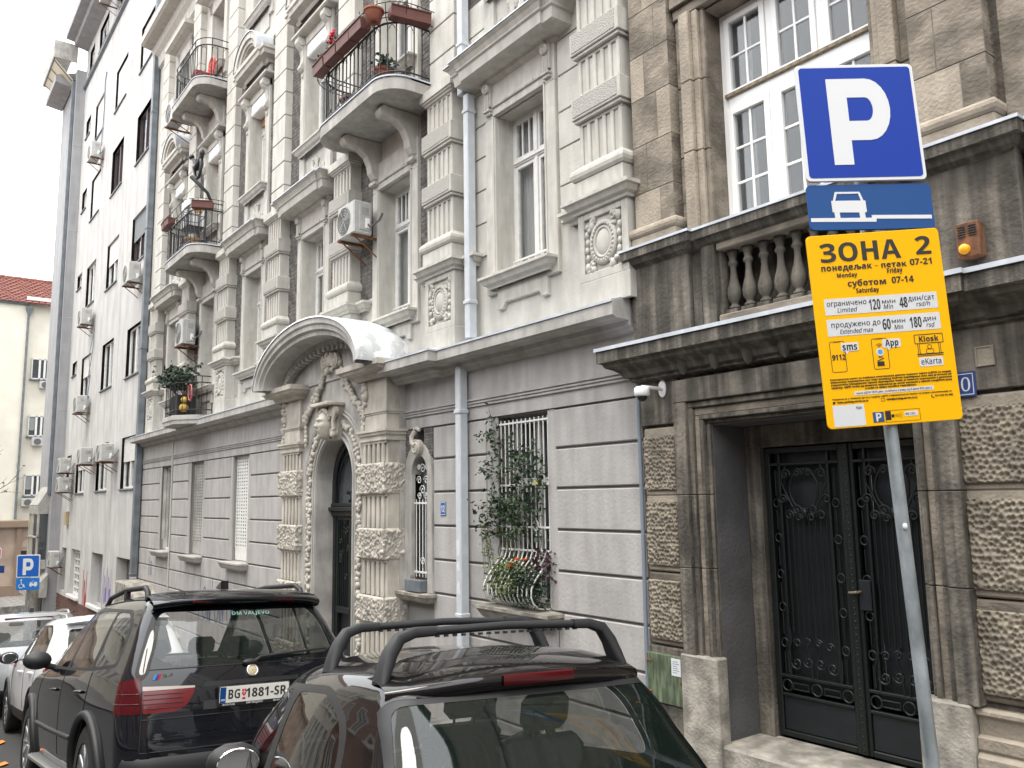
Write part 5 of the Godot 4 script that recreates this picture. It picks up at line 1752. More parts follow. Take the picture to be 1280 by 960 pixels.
	leaves(m, tips, 0.068, 0.075, 4)
	stuff(part(m, "leaves", M.leaf_dark, t))
	m = MB.new()
	leaves(m, tips, 0.064, 0.08, 2)
	stuff(part(m, "young_leaves", M.leaf_mid, t))
	m = MB.new()
	var few = PackedVector3Array()
	for i in 7: few.append(tips[(i * 17) % tips.size()])
	leaves(m, few, 0.06, 0.04, 3)
	stuff(part(m, "yellow_leaves", M.leaf_yellow, t))
	# pot plants in the belly of the grille
	t = thing("trailing_plant", "pale green trailing plant filling the belly of the grille", "plant", Vector3(-7.35, 0.5, 0.08))
	m = MB.new()
	var pts = PackedVector3Array()
	for i in 110: pts.append(Vector3(rng.randf_range(-7.70, -7.12), rng.randf_range(0.52, 0.88), rng.randf_range(0.0, 0.19)))
	leaves(m, pts, 0.055, 0.05, 6)
	stuff(part(m, "leaves", M.leaf_mid, t))
	m = MB.new()
	pts = PackedVector3Array()
	for i in 70: pts.append(Vector3(rng.randf_range(-7.6, -7.08), rng.randf_range(0.58, 0.92), rng.randf_range(0.12, 0.27)))
	leaves(m, pts, 0.055, 0.05, 6)
	stuff(part(m, "pale_leaves", M.leaf_pale, t))
	t = thing("marigold", "marigold with orange flower heads in the window grille", "plant", Vector3(-7.08, 0.5, 0.1))
	m = MB.new()
	pts = PackedVector3Array()
	for i in 95: pts.append(Vector3(rng.randf_range(-7.2, -6.84), rng.randf_range(0.50, 0.84), rng.randf_range(0.0, 0.26)))
	leaves(m, pts, 0.05, 0.05, 7)
	stuff(part(m, "leaves", M.leaf_dark, t))
	for q in [[-7.20, 0.90, 0.20], [-7.165, 0.94, 0.17], [-7.225, 0.865, 0.22], [-7.12, 0.93, 0.10]]:
		m = MB.new()
		for ring in 3:
			for i in 9:
				var a = TAU * i / 9 + ring * 0.3
				var d = Vector3(cos(a), 0.25 + 0.5 * ring, sin(a)).normalized()
				var w = Vector3(-sin(a), 0, cos(a)) * 0.012
				var o = Vector3(q[0], q[1], q[2])
				m.tri(o, o + d * 0.03 + w, o + d * 0.034 - w)
		part(m, "flower", M.orange_flower, t)
	t = thing("coleus", "purple leaved plant at the right end of the window grille", "plant", Vector3(-6.88, 0.8, 0.08))
	m = MB.new()
	pts = PackedVector3Array()
	for i in 22: pts.append(Vector3(rng.randf_range(-6.98, -6.74), rng.randf_range(0.78, 1.05), rng.randf_range(0.0, 0.14)))
	leaves(m, pts, 0.075, 0.05, 4)
	stuff(part(m, "leaves", M.leaf_purple, t))
	t = thing("wispy_herb", "tall wispy green stems at the left end of the window grille", "plant", Vector3(-7.8, 0.6, 0.08))
	m = MB.new()
	pts = PackedVector3Array()
	for i in 7:
		var x = rng.randf_range(-7.86, -7.62)
		var p = PackedVector3Array([Vector3(x, 0.6, 0.1), Vector3(x - 0.03, 0.95, 0.12), Vector3(x - rng.randf_range(0.0, 0.12), rng.randf_range(1.1, 1.32), 0.14)])
		m.tube(p, 0.0035, 4)
		for k in 6: pts.append(p[1].lerp(p[2], k / 5.0))
	part(m, "stems", M.stem, t)
	m = MB.new()
	leaves(m, pts, 0.03, 0.02, 3)
	stuff(part(m, "leaves", M.leaf_pale, t))

# rounded rectangle in plan for balcony edges: from the wall at the left round to the wall at the right
func balcony_path(c: float, hw: float, p: float, r: float, y: float) -> PackedVector3Array:
	var o = PackedVector3Array([Vector3(c - hw, y, 0.0)])
	for i in 7:
		var a = PI - PI / 2 * i / 6
		o.append(Vector3(c - hw + r + cos(a) * r, y, p - r + sin(a) * r))
	for i in 7:
		var a = PI / 2 - PI / 2 * i / 6
		o.append(Vector3(c + hw - r + cos(a) * r, y, p - r + sin(a) * r))
	o.append(Vector3(c + hw, y, 0.0))
	return o

func along(path: PackedVector3Array, d: float) -> Array:
	for i in path.size() - 1:
		var l = path[i].distance_to(path[i + 1])
		if d <= l or i == path.size() - 2: return [path[i].lerp(path[i + 1], clampf(d / l, 0, 1)), (path[i + 1] - path[i]).normalized()]
		d -= l
	return [path[0], Vector3.RIGHT]

func length_of(path: PackedVector3Array) -> float:
	var l = 0.0
	for i in path.size() - 1: l += path[i].distance_to(path[i + 1])
	return l

func railing(parent: Node, c: float, hw: float, p: float, r: float, y: float, h: float, basket: bool) -> void:
	var m = MB.new()
	var base = balcony_path(c, hw, p, r, 0.0)
	var at = func(yy: float) -> PackedVector3Array:
		var o = PackedVector3Array()
		for q in base: o.append(q + Vector3(0, yy, 0))
		return o
	m.tube(at.call(y + 0.10), 0.013, 6)
	m.tube(at.call(y + h - 0.16), 0.016, 6)
	m.tube(at.call(y + h), 0.012, 6)
	part(m, "rail", M.rail_black, parent)
	m = MB.new()
	var l = length_of(base)
	var n = int(l / 0.118)
	for i in n + 1:
		var q = along(base, l * i / n)
		var tall = i % 4 == 0
		m.bar(q[0] + Vector3(0, y if tall else y + 0.05, 0), q[0] + Vector3(0, y + (h if tall else h - 0.16), 0), 0.013 if tall else 0.010, 5)
		m.ball(q[0] + Vector3(0, y + 0.18, 0), Vector3(0.014, 0.012, 0.014), 3, 6)
		m.ball(q[0] + Vector3(0, y + h - 0.26, 0), Vector3(0.014, 0.012, 0.014), 3, 6)
		if i < n and i % 2 == 0:
			# looped arch between two bars
			var a = PackedVector3Array()
			for k in 13:
				var f = k / 12.0
				var qq = along(base, l * (i + 0.14 + 0.72 * f) / n)
				a.append(qq[0] + Vector3(0, y + h - 0.24 + 0.055 * sin(PI * f), 0))
			m.tube(a, 0.006, 4)
			a = PackedVector3Array()
			for k in 13:
				var f = k / 12.0
				var qq = along(base, l * (i + 0.14 + 0.72 * f) / n)
				a.append(qq[0] + Vector3(0, y + 0.19 - 0.055 * sin(PI * f), 0))
			m.tube(a, 0.006, 4)
	stuff(part(m, "baluster_bars", M.rail_black, parent))
	if basket:
		m = MB.new()
		var outer = balcony_path(c, hw + 0.16, p + 0.16, r + 0.12, y + h + 0.03)
		m.tube(outer, 0.007, 5)
		var low = balcony_path(c, hw + 0.12, p + 0.12, r + 0.08, y + h - 0.16)
		m.tube(low, 0.007, 5)
		for i in 15:
			var q = along(outer, length_of(outer) * i / 14)
			var w = along(low, length_of(low) * i / 14)
			var u = along(base, l * i / 14)
			m.tube(PackedVector3Array([q[0], w[0], u[0] + Vector3(0, y + h - 0.16, 0)]), 0.006, 5)
		part(m, "flower_basket", M.rail_black, parent)

func slab(b: Node3D, c: float, hw: float, p: float, r: float, y: float, called := "balcony") -> MeshInstance3D:
	var path = []
	for q in balcony_path(c, hw, p, r, 0.0): path.append(Vector2(q.x, q.z))
	var m = MB.new()
	m.sweep(path, [Vector2(-0.10, y), Vector2(0.0, y), Vector2(0.0, y - 0.035), Vector2(-0.03, y - 0.045), Vector2(-0.04, y - 0.07), Vector2(-0.035, y - 0.08), Vector2(-0.05, y - 0.17), Vector2(-0.12, y - 0.19)], false)
	var top = PackedVector2Array()
	for q in path: top.append(Vector2(q.x, -q.y))
	m.xf = Transform3D(Basis(Vector3.RIGHT, -PI / 2), Vector3.ZERO)
	m.prism(top, y - 0.185, y - 0.004, 0.0, true)
	m.xf = Transform3D()
	var o = part(m, called, M.trim_grey, b)
	m = MB.new()
	m.sweep(path, [Vector2(-0.06, y + 0.012), Vector2(0.012, y + 0.010), Vector2(0.014, y - 0.012), Vector2(0.004, y - 0.012), Vector2(0.002, y + 0.002), Vector2(-0.06, y + 0.006)], false)
	part(m, "metal_edge", M.zinc, o)
	return o

func balconies(b: Node3D) -> void:
	var n = 0
	for q in [[-10.12, 1.17, 0.82, 0.38, 7.12], [-18.82, 1.17, 0.80, 0.38, 7.12], [-18.82, 1.17, 0.80, 0.38, 10.95]]:
		var s = slab(b, q[0], q[1], q[2], q[3], q[4])
		s.set_meta("label", ["rounded balcony with terracotta flower boxes on its rail", "rounded balcony with a wire cage and flower pots", "uppermost rounded balcony with a red chair on it"][n])
		railing(s, q[0], q[1] - 0.06, q[2] - 0.06, q[3], q[4], 0.95, n < 2)
		# scrolled consoles under the slab
		for e in [-0.56, 0.56]:
			var m = MB.new()
			m.xf = Transform3D(Basis(Vector3.UP, PI / 2), Vector3(q[0] + e, 0, 0))
			var y: float = q[4] - 0.19
			m.prism(PackedVector2Array([Vector2(0, y), Vector2(-0.56, y), Vector2(-0.61, y - 0.04), Vector2(-0.62, y - 0.09), Vector2(-0.58, y - 0.14), Vector2(-0.50, y - 0.15), Vector2(-0.36, y - 0.17), Vector2(-0.24, y - 0.26), Vector2(-0.18, y - 0.38), Vector2(-0.16, y - 0.50), Vector2(-0.10, y - 0.58), Vector2(-0.04, y - 0.6), Vector2(0, y - 0.62)]), -0.07, 0.07, 0.012, true)
			m.xf = Transform3D()
			m.tube(PackedVector3Array([Vector3(q[0] + e - 0.085, y - 0.08, 0.54), Vector3(q[0] + e + 0.085, y - 0.08, 0.54)]), 0.075, 12)
			m.box(q[0] + e - 0.09, q[0] + e + 0.09, y - 0.68, y - 0.62, 0.0, 0.13, 0.008)
			part(m, "console", M.trim_cream, s)
		n += 1
	# low balcony over the main cornice with planters
	var m = MB.new()
	m.sweep([Vector2(-19.95, 0.0), Vector2(-19.95, 0.48), Vector2(-19.65, 0.72), Vector2(-18.75, 0.72), Vector2(-18.35, 0.34), Vector2(-18.35, 0.0)], [Vector2(-0.5, 3.54), Vector2(0.02, 3.50), Vector2(0.02, 3.40), Vector2(0.0, 3.395), Vector2(-0.02, 3.33), Vector2(-0.12, 3.30)], false)
	var s = part(m, "balcony", M.trim_grey, b)
	s.set_meta("label", "low balcony over the main cornice holding black planters")
	m = MB.new()
	var pl = PackedVector2Array([Vector2(-19.95, 0.0), Vector2(-19.95, -0.48), Vector2(-19.65, -0.72), Vector2(-18.75, -0.72), Vector2(-18.35, -0.34), Vector2(-18.35, 0.0)])
	m.xf = Transform3D(Basis(Vector3.RIGHT, -PI / 2), Vector3.ZERO)
	m.prism(pl, 3.31, 3.49, 0.0, true)
	part(m, "balcony_slab", M.trim_grey, s)
	m = MB.new()
	var rp = PackedVector3Array([Vector3(-19.9, 0, 0.02), Vector3(-19.9, 0, 0.45), Vector3(-19.62, 0, 0.68), Vector3(-18.78, 0, 0.68), Vector3(-18.4, 0, 0.32), Vector3(-18.4, 0, 0.02)])
	for y in [3.62, 4.22, 4.36]:
		var q = PackedVector3Array()
		for v in rp: q.append(v + Vector3(0, y, 0))
		m.tube(q, 0.013, 6)
	var l = length_of(rp)
	for i in 23:
		var q = along(rp, l * i / 22)
		m.bar(q[0] + Vector3(0, 3.5, 0), q[0] + Vector3(0, 4.36 if i % 4 == 0 else 4.22, 0), 0.008, 5)
	part(m, "railing", M.rail_black, s)

# ---------- cars: a body laid in horizontal slices, panes and lamps cut out of it ----------
class Shell:
	var k: Array            # knots: y, rear x, front x, half width, rear radius, front radius, rear bow, side bow
	func at(y: float) -> Array:
		if y <= k[0][0]: return k[0]
		for i in k.size() - 1:
			if y <= k[i + 1][0]:
				var t: float = (y - k[i][0]) / (k[i + 1][0] - k[i][0])
				var o = []
				for j in 8:
					var p0: float = k[maxi(i - 1, 0)][j]; var p1: float = k[i][j]; var p2: float = k[i + 1][j]; var p3: float = k[mini(i + 2, k.size() - 1)][j]
					var y0: float = k[maxi(i - 1, 0)][0]; var y1: float = k[i][0]; var y2: float = k[i + 1][0]; var y3: float = k[mini(i + 2, k.size() - 1)][0]
					var d = y2 - y1
					var s = (p2 - p1) / d
					var sa = (p1 - p0) / (y1 - y0) if y1 > y0 else s
					var sb = (p3 - p2) / (y3 - y2) if y3 > y2 else s
					var m1 = 0.0 if sa * s <= 0.0 else 2.0 * sa * s / (sa + s)
					var m2 = 0.0 if sb * s <= 0.0 else 2.0 * sb * s / (sb + s)
					var t2 = t * t
					var t3 = t2 * t
					o.append((2 * t3 - 3 * t2 + 1) * p1 + (t3 - 2 * t2 + t) * d * m1 + (-2 * t3 + 3 * t2) * p2 + (t3 - t2) * d * m2)
				return o
		return k[k.size() - 1]
	func pt(u: float, y: float, off := 0.0) -> Vector3:
		var q = at(y)
		var s = signf(u) if u != 0.0 else 1.0
		var p = half(absf(u), y, q)
		p.z *= s
		if off != 0.0: p += nrm(u, y) * off
		return p
	func half(u: float, y: float, q: Array) -> Vector3:
		var xr: float = q[1]; var xf: float = q[2]; var w: float = q[3]; var rr: float = q[4]; var rf: float = q[5]; var bow: float = q[6]; var sb: float = q[7]
		var wc = w - sb
		if u <= 1.0:
			var z = u * (wc - rr)
			return Vector3(xr - bow * pow(z / wc, 2), y, z)
		if u <= 2.0:
			var f = (u - 1.0) * PI / 2
			var z = wc - rr + rr * sin(f)
			return Vector3(xr - bow * pow(z / wc, 2) - rr * (1.0 - cos(f)), y, z)
		var xs = xr - bow - rr
		var xe = xf + rf
		if u <= 3.0:
			var t = u - 2.0
			return Vector3(lerpf(xs, xe, t), y, wc + sb * (1.0 - pow(2.0 * t - 1.0, 2)))
		if u <= 4.0:
			var f = (u - 3.0) * PI / 2
			return Vector3(xe - rf * sin(f), y, wc - rf * (1.0 - cos(f)))
		return Vector3(xf - 0.08 * (1.0 - pow((5.0 - u), 2)), y, (5.0 - u) * (wc - rf))
	func nrm(u: float, y: float) -> Vector3:
		var e = 0.01
		var y1: float = k[k.size() - 1][0]
		var a = pt(u + e, y) - pt(u - e, y)
		if absf(u) < e * 1.5: a = pt(0.05, y) - pt(-0.05, y)
		var b = pt(u, minf(y + 0.006, y1)) - pt(u, maxf(y - 0.006, k[0][0]))
		return a.cross(b).normalized() * -1.0
	# a point of the side given by x, or of the rear given by z, as (u, y)
	func side(x: float, y: float) -> Vector2:
		var q = at(y)
		var xs: float = q[1] - q[6] - q[4]
		var xe: float = q[2] + q[5]
		if x > xs: return Vector2(2.0 - (2.0 / PI) * asin(clampf((x - xs) / maxf(q[4], 0.001), 0.0, 1.0)), y)
		return Vector2(2.0 + clampf((xs - x) / (xs - xe), 0.0, 1.0), y)
	func rear(z: float, y: float) -> Vector2:
		var q = at(y)
		var c: float = q[3] - q[7] - q[4]
		var a = absf(z)
		var s = signf(z)
		if a <= c: return Vector2(z / c, y)
		return Vector2(s * (1.0 + (2.0 / PI) * asin(clampf((a - c) / maxf(q[4], 0.001), 0.0, 1.0))), y)

# round the corners of a polygon
func soften(p: Array, r: float) -> PackedVector2Array:
	var o = PackedVector2Array()
	var n = p.size()
	for i in n:
		var a: Vector2 = p[(i - 1 + n) % n]; var b: Vector2 = p[i]; var c: Vector2 = p[(i + 1) % n]
		var d0 = minf(r, a.distance_to(b) * 0.45)
		var d1 = minf(r, c.distance_to(b) * 0.45)
		var s = b + (a - b).normalized() * d0
		var e = b + (c - b).normalized() * d1
		for k in 5:
			var t = k / 4.0
			o.append(s.lerp(b, t).lerp(b.lerp(e, t), t))
	return o

func finer(p: PackedVector2Array, step := 0.05) -> PackedVector2Array:
	var o = PackedVector2Array()
	for i in p.size():
		var a = p[i]; var b = p[(i + 1) % p.size()]
		var n = maxi(1, int(ceil(a.distance_to(b) / step)))
		for k in n: o.append(a.lerp(b, float(k) / n))
	return o

func side_poly(sh: Shell, p: PackedVector2Array, s := 1.0) -> PackedVector2Array:
	var o = PackedVector2Array()
	for q in finer(p):
		var t = sh.side(q.x, q.y)
		o.append(Vector2(t.x * s, t.y))
	return o

func rear_poly(sh: Shell, p: PackedVector2Array) -> PackedVector2Array:
	var o = PackedVector2Array()
	for q in finer(p): o.append(sh.rear(q.x, q.y))
	return o

func grown(p: PackedVector2Array, d: float) -> PackedVector2Array:
	var r = Geometry2D.offset_polygon(p, d)
	return r[0] if r.size() > 0 else p

# regions: [polygon in (u, y), builder or null (a hole), offset]; what is left goes into rest
func cut_shell(sh: Shell, rest: MB, regions: Array, y0: float, y1: float, ny: int) -> void:
	var us = []
	for i in 7: us.append(i / 6.0)
	for i in range(1, 7): us.append(1.0 + i / 6.0)
	for i in range(1, 41): us.append(2.0 + i / 40.0)
	for i in range(1, 6): us.append(3.0 + i / 5.0)
	for i in range(1, 4): us.append(4.0 + i / 3.0)
	var all = []
	for i in range(us.size() - 1, 0, -1): all.append(-us[i])
	all.append_array(us)
	var boxes = []
	for r in regions:
		var bb = Rect2(r[0][0], Vector2.ZERO)
		for q in r[0]: bb = bb.expand(q)
		boxes.append(bb)
	for i in all.size() - 1:
		for j in ny:
			var ya = lerpf(y0, y1, float(j) / ny)
			var yb = lerpf(y0, y1, float(j + 1) / ny)
			var cell = PackedVector2Array([Vector2(all[i], ya), Vector2(all[i + 1], ya), Vector2(all[i + 1], yb), Vector2(all[i], yb)])
			var bb = Rect2(cell[0], cell[2] - cell[0])
			var pieces = [cell]
			for r in regions.size():
				if not boxes[r].intersects(bb): continue
				var next = []
				for p in pieces:
					if regions[r][1] != null:
						for q in Geometry2D.intersect_polygons(p, regions[r][0]): emit(sh, regions[r][1], q, regions[r][2])
					next.append_array(Geometry2D.clip_polygons(p, regions[r][0]))
				pieces = next
			for p in pieces: emit(sh, rest, p, 0.0)

func emit(sh: Shell, m: MB, p: PackedVector2Array, off: float) -> void:
	var ix = Geometry2D.triangulate_polygon(p)
	var v = []
	var n = []
	for q in p:
		v.append(sh.pt(q.x, q.y, off))
		n.append(sh.nrm(q.x, q.y))
	for i in range(0, ix.size(), 3):
		var a: int = ix[i]; var b: int = ix[i + 1]; var c: int = ix[i + 2]
		if ((v[b] - v[a]).cross(v[c] - v[a])).dot(n[a]) < 0.0: m.trin(v[a], v[c], v[b], n[a], n[c], n[b])
		else: m.trin(v[a], v[b], v[c], n[a], n[b], n[c])

func roof_cap(sh: Shell, m: MB, y: float, crown: float) -> void:
	var rows = []
	for i in 61:
		var u = 5.0 * i / 60
		var a = sh.pt(u, y)
		var b = sh.pt(-u, y)
		var mid = clampf((sh.pt(0, y).x - a.x) / maxf(0.01, sh.pt(0, y).x - sh.pt(5, y).x), 0, 1)
		var line = PackedVector3Array()
		for j in 13:
			var t = j / 12.0
			var q = a.lerp(b, t)
			q.y += crown * (1.0 - pow(2.0 * t - 1.0, 2)) * minf(1.0, 4.0 * mid * (1.0 - mid) * 1.6)
			line.append(q)
		rows.append(line)
	m.grid(rows, false, false, true)

func car_paint(key: String, c: Color, metal := 0.0) -> StandardMaterial3D:
	var m = surf(key, c, 0.35, null, Vector3.ONE, null, 0.5, 0.15)
	m.clearcoat_enabled = true
	m.clearcoat = 1.0
	m.clearcoat_roughness = 0.03
	m.metallic = metal
	return m

func wheel(parent: Node, c: Vector3, r: float, w: float, s: float, rim: Material) -> void:
	var m = MB.new()
	m.xf = Transform3D(Basis(Vector3.RIGHT, PI / 2), c)
	m.lathe([[r * 0.66, -w / 2], [r * 0.90, -w / 2], [r * 0.985, -w * 0.42], [r, -w * 0.3], [r, w * 0.3], [r * 0.985, w * 0.42], [r * 0.90, w / 2], [r * 0.66, w / 2]], Vector3.ZERO, 32)
	var t = part(m, "wheel", M.tyre, parent)
	m = MB.new()
	m.xf = Transform3D(Basis(Vector3.RIGHT, PI / 2 * s), c)
	m.lathe([[r * 0.68, w * 0.46], [r * 0.64, w * 0.40], [r * 0.60, w * 0.20], [r * 0.60, -w * 0.3], [0.02, -w * 0.3]], Vector3.ZERO, 28)
	for i in 10:
		var a = TAU * i / 10
		m.tube(PackedVector3Array([Vector3(cos(a) * r * 0.12, w * 0.34, sin(a) * r * 0.12), Vector3(cos(a) * r * 0.62, w * 0.40, sin(a) * r * 0.62)]), 0.020, 5)
	m.lathe([[r * 0.17, w * 0.25], [r * 0.15, w * 0.38], [0.0, w * 0.40]], Vector3.ZERO, 14)
	part(m, "rim", rim, t)

# spec keys: knots, len, belt, wheel r, wheel x positions, side windows, rear window, lamps, paint, glass ...
func make_car(called: String, label: String, t: Transform3D, sp: Dictionary) -> Node3D:
	var o = local_thing(called, label, "car", t, "cars parked in a row along the kerb")
	var sh = Shell.new()
	sh.k = sp.knots
	var y0: float = sp.knots[0][0]
	var y1: float = sp.knots[-1][0]
	var body = MB.new()
	var glass = []
	var seal = MB.new()
	var regions = []
	for s in [1.0, -1.0]:
		for w in sp.sides:
			var g = MB.new()
			var p = side_poly(sh, soften(w[0], w[1]), s)
			regions.append([p, g, -0.003])
			glass.append([g, "side_window", M[sp.side_glass]])
		for w in sp.seals:
			regions.append([side_poly(sh, soften(w[0], w[1]), s), seal, -0.001])
	var rg = MB.new()
	regions.append([rear_poly(sh, soften(sp.rear[0], sp.rear[1])), rg, -0.003])
	glass.append([rg, "rear_window", M[sp.rear_glass]])
	if sp.has("rear_seal"): regions.append([rear_poly(sh, soften(sp.rear_seal, sp.rear[1] + 0.02)), seal, -0.001])
	# windscreen
	var fg = MB.new()
	var wy0: float = sp.screen[0]
	var wy1: float = sp.screen[1]
	regions.append([PackedVector2Array([Vector2(3.45, wy0), Vector2(5.0, wy0), Vector2(5.0, wy1), Vector2(3.35, wy1)]), fg, -0.003])
	regions.append([PackedVector2Array([Vector2(-5.0, wy0), Vector2(-3.45, wy0), Vector2(-3.35, wy1), Vector2(-5.0, wy1)]), fg, -0.003])
	glass.append([fg, "windscreen", M.car_glass])
	var lamps = []
	for l in sp.lamps:
		for s in ([1.0, -1.0] if l[2] else [1.0]):
			var g = MB.new()
			var p: PackedVector2Array
			if l[0] == "rear":
				var q = PackedVector2Array()
				for v in soften(l[1], l[4]): q.append(Vector2(v.x * s, v.y))
				p = rear_poly(sh, q)
			else: p = side_poly(sh, soften(l[1], l[4]), s)
			regions.append([p, g, 0.006])
			lamps.append([g, l[3], l[5]])
	var arch = MB.new()
	for s in [1.0, -1.0]:
		for x in sp.wheels:
			var r: float = sp.arch
			var q = PackedVector2Array()
			for i in 26:
				var a = lerpf(-0.35, PI + 0.35, i / 25.0)
				q.append(Vector2(x + cos(a) * r, maxf(y0 + 0.001, sp.wheel_r + sin(a) * r)))
			regions.append([side_poly(sh, q, s), null, 0.0])
			var edge = PackedVector3Array()
			for v in q:
				var u = sh.side(v.x, v.y)
				edge.append(sh.pt(u.x * s, u.y, 0.006))
			arch.tube(edge, sp.get("flare", 0.018), 6)
			var rows = []
			for v in q:
				var u = sh.side(v.x, v.y)
				var a = sh.pt(u.x * s, u.y, -0.002)
				rows.append(PackedVector3Array([a, Vector3(a.x, a.y, s * 0.45)]))
			arch.grid(rows)
	if sp.has("cladding"):
		for s in [1.0, -1.0]:
			regions.append([PackedVector2Array([Vector2(s * 0.0, y0), Vector2(s * 5.0, y0), Vector2(s * 5.0, sp.cladding), Vector2(0.0, sp.cladding)]), seal, 0.004])
	cut_shell(sh, body, regions, y0, y1, sp.get("ny", 40))
	if not sp.get("glass_roof", false): roof_cap(sh, body, y1, sp.crown)
	var bm = part(body, "body", M[sp.paint], o)
	part(seal, "window_seal", M.car_trim, o)
	part(arch, "wheel_arch", M.car_trim, o)
	for g in glass: part(g[0], g[1], g[2], o)
	for g in lamps: part(g[0], g[1], M[g[2]], o)
	for s in [1.0, -1.0]:
		for x in sp.wheels: wheel(o, Vector3(x, sp.wheel_r, s * (sp.knots[2][3] - 0.13)), sp.wheel_r, 0.22, s, M[sp.get("rim", "rim")])
	# dim cabin: floor, seats with headrests, dashboard, mirror
	var m = MB.new()
	var l: float = sp.len
	m.box(-l + 1.2, -0.25, 0.32, 0.50, -0.62, 0.62)
	m.box(-l + 1.2, -l + 1.6, 0.5, sp.screen[0] - 0.03, -0.62, 0.62, 0.05)
	part(m, "cabin", M.cabin, o)
	for s in [1.0, -1.0]:
		for q in [[sp.seats[0], 0.0], [sp.seats[1], 0.0]]:
			m = MB.new()
			m.xf = Transform3D(Basis(Vector3.BACK, -0.28), Vector3(q[0], 0.55, s * 0.36))
			m.box(-0.07, 0.07, 0.0, sp.seats[2], -0.23, 0.23, 0.05)
			m.box(-0.045, 0.05, sp.seats[2] + 0.03, sp.seats[2] + 0.21, -0.13, 0.13, 0.045)
			m.bar(Vector3(0, sp.seats[2] - 0.02, -0.06), Vector3(0, sp.seats[2] + 0.06, -0.06), 0.008, 5)
			m.bar(Vector3(0, sp.seats[2] - 0.02, 0.06), Vector3(0, sp.seats[2] + 0.06, 0.06), 0.008, 5)
			part(m, "seat", M.cabin, o)
	m = MB.new()
	m.box(-l * 0.62, -l * 0.61, sp.screen[1] - 0.13, sp.screen[1] - 0.06, -0.13, 0.13, 0.02)
	part(m, "inner_mirror", M.cabin, o)
	# outside mirrors
	for s in [1.0, -1.0]:
		var mr: Vector3 = sp.mirror
		m = MB.new()
		m.ball(Vector3(mr.x, mr.y, s * mr.z), Vector3(0.10, 0.085, 0.125), 8, 14)
		m.bar(Vector3(mr.x - 0.03, mr.y - 0.05, s * (mr.z - 0.08)), Vector3(mr.x - 0.05, mr.y - 0.10, s * (mr.z - 0.24)), 0.03, 7)
		var mi = part(m, "mirror", M[sp.get("mirror_mat", "car_trim")], o)
		if sp.get("folded", false): continue
		m = MB.new()
		m.xf = Transform3D(Basis(Vector3.UP, PI / 2 - 0.10 * s), Vector3(mr.x + 0.088, mr.y, s * mr.z))
		m.prism(circle(Vector2.ZERO, 0.095, 24, 0.068), 0.0, 0.012, 0.004)
		part(m, "mirror_glass", M.mirror, mi)
	# door seams and handles
	m = MB.new()
	for s in [1.0, -1.0]:
		for d in sp.seams:
			var p = PackedVector3Array()
			for i in 15:
				var f = i / 14.0
				var q = sh.side(lerpf(d[0], d[2], f), lerpf(d[1], d[3], f))
				p.append(sh.pt(q.x * s, q.y, 0.0))
			m.tube(p, 0.0035, 4)
	part(m, "door_seam", M.black, o)
	for s in [1.0, -1.0]:
		for h in sp.handles:
			m = MB.new()
			var p = PackedVector3Array()
			for f in [0.0, 0.15, 0.5, 0.85, 1.0]:
				var q = sh.side(h[0] - 0.18 * f, h[1])
				p.append(sh.pt(q.x * s, q.y, 0.008 + 0.03 * sin(PI * f)))
			m.tube(p, 0.013, 6)
			part(m, "door_handle", M[sp.get("handle_mat", sp.paint)], o)
	shells[o] = sh
	return o

var shells = {}

func plate_for(o: Node3D, at: Vector3, tilt: float, text: bool) -> void:
	var m = MB.new()
	var t = Transform3D(Basis(Vector3.UP, PI / 2) * Basis(Vector3.RIGHT, tilt), at)
	m.xf = t
	m.prism(rrect(-0.27, 0.27, -0.075, 0.067, 0.008), 0.0, 0.012, 0.002)
	var holder = part(m, "plate_holder", M.black, o)
	m = MB.new()
	m.xf = t
	m.prism(rrect(-0.26, 0.26, -0.052, 0.06, 0.008), 0.012, 0.016, 0.001)
	part(m, "number_plate", M.plate_white, holder)
	m = MB.new()
	m.xf = t
	m.box(-0.258, -0.216, -0.05, 0.058, 0.016, 0.0172)
	part(m, "blue_band", M.sign_blue_deep, holder)
	if not text: return
	words("BG", 0.088, M.sign_black, holder, t * Transform3D(Basis(), Vector3(-0.155, 0.006, 0.0165)), 0, true, 0.085)
	words("1881-SR", 0.088, M.sign_black, holder, t * Transform3D(Basis(), Vector3(0.085, 0.006, 0.0165)), 0, true, 0.31)
	words("SRB", 0.018, M.sign_white, holder, t * Transform3D(Basis(), Vector3(-0.237, -0.03, 0.0175)), 0, true)
	m = MB.new()
	m.xf = t
	m.prism(PackedVector2Array([Vector2(-0.098, 0.036), Vector2(-0.098, 0.0), Vector2(-0.083, -0.014), Vector2(-0.068, 0.0), Vector2(-0.068, 0.036)]), 0.016, 0.0172)
	m.box(-0.095, -0.071, -0.036, -0.022, 0.016, 0.0168)
	part(m, "crest", M.sign_red, holder)
	m = MB.new()
	m.xf = t
	m.box(-0.085, -0.081, 0.0, 0.034, 0.0172, 0.0178); m.box(-0.096, -0.070, 0.014, 0.019, 0.0172, 0.0178)
	part(m, "crest_cross", M.sign_white, holder)
	words("AUTO PLAC", 0.017, M.sign_white, holder, t * Transform3D(Basis(), Vector3(-0.19, -0.0635, 0.0125)), 0, true)
	words("DM VALJEVO", 0.021, M.sign_white, holder, t * Transform3D(Basis(), Vector3(0.0, -0.0635, 0.0125)), 0, true)
	words("063 014-10-10", 0.015, M.sign_white, holder, t * Transform3D(Basis(), Vector3(0.19, -0.0635, 0.0125)), 0, true)

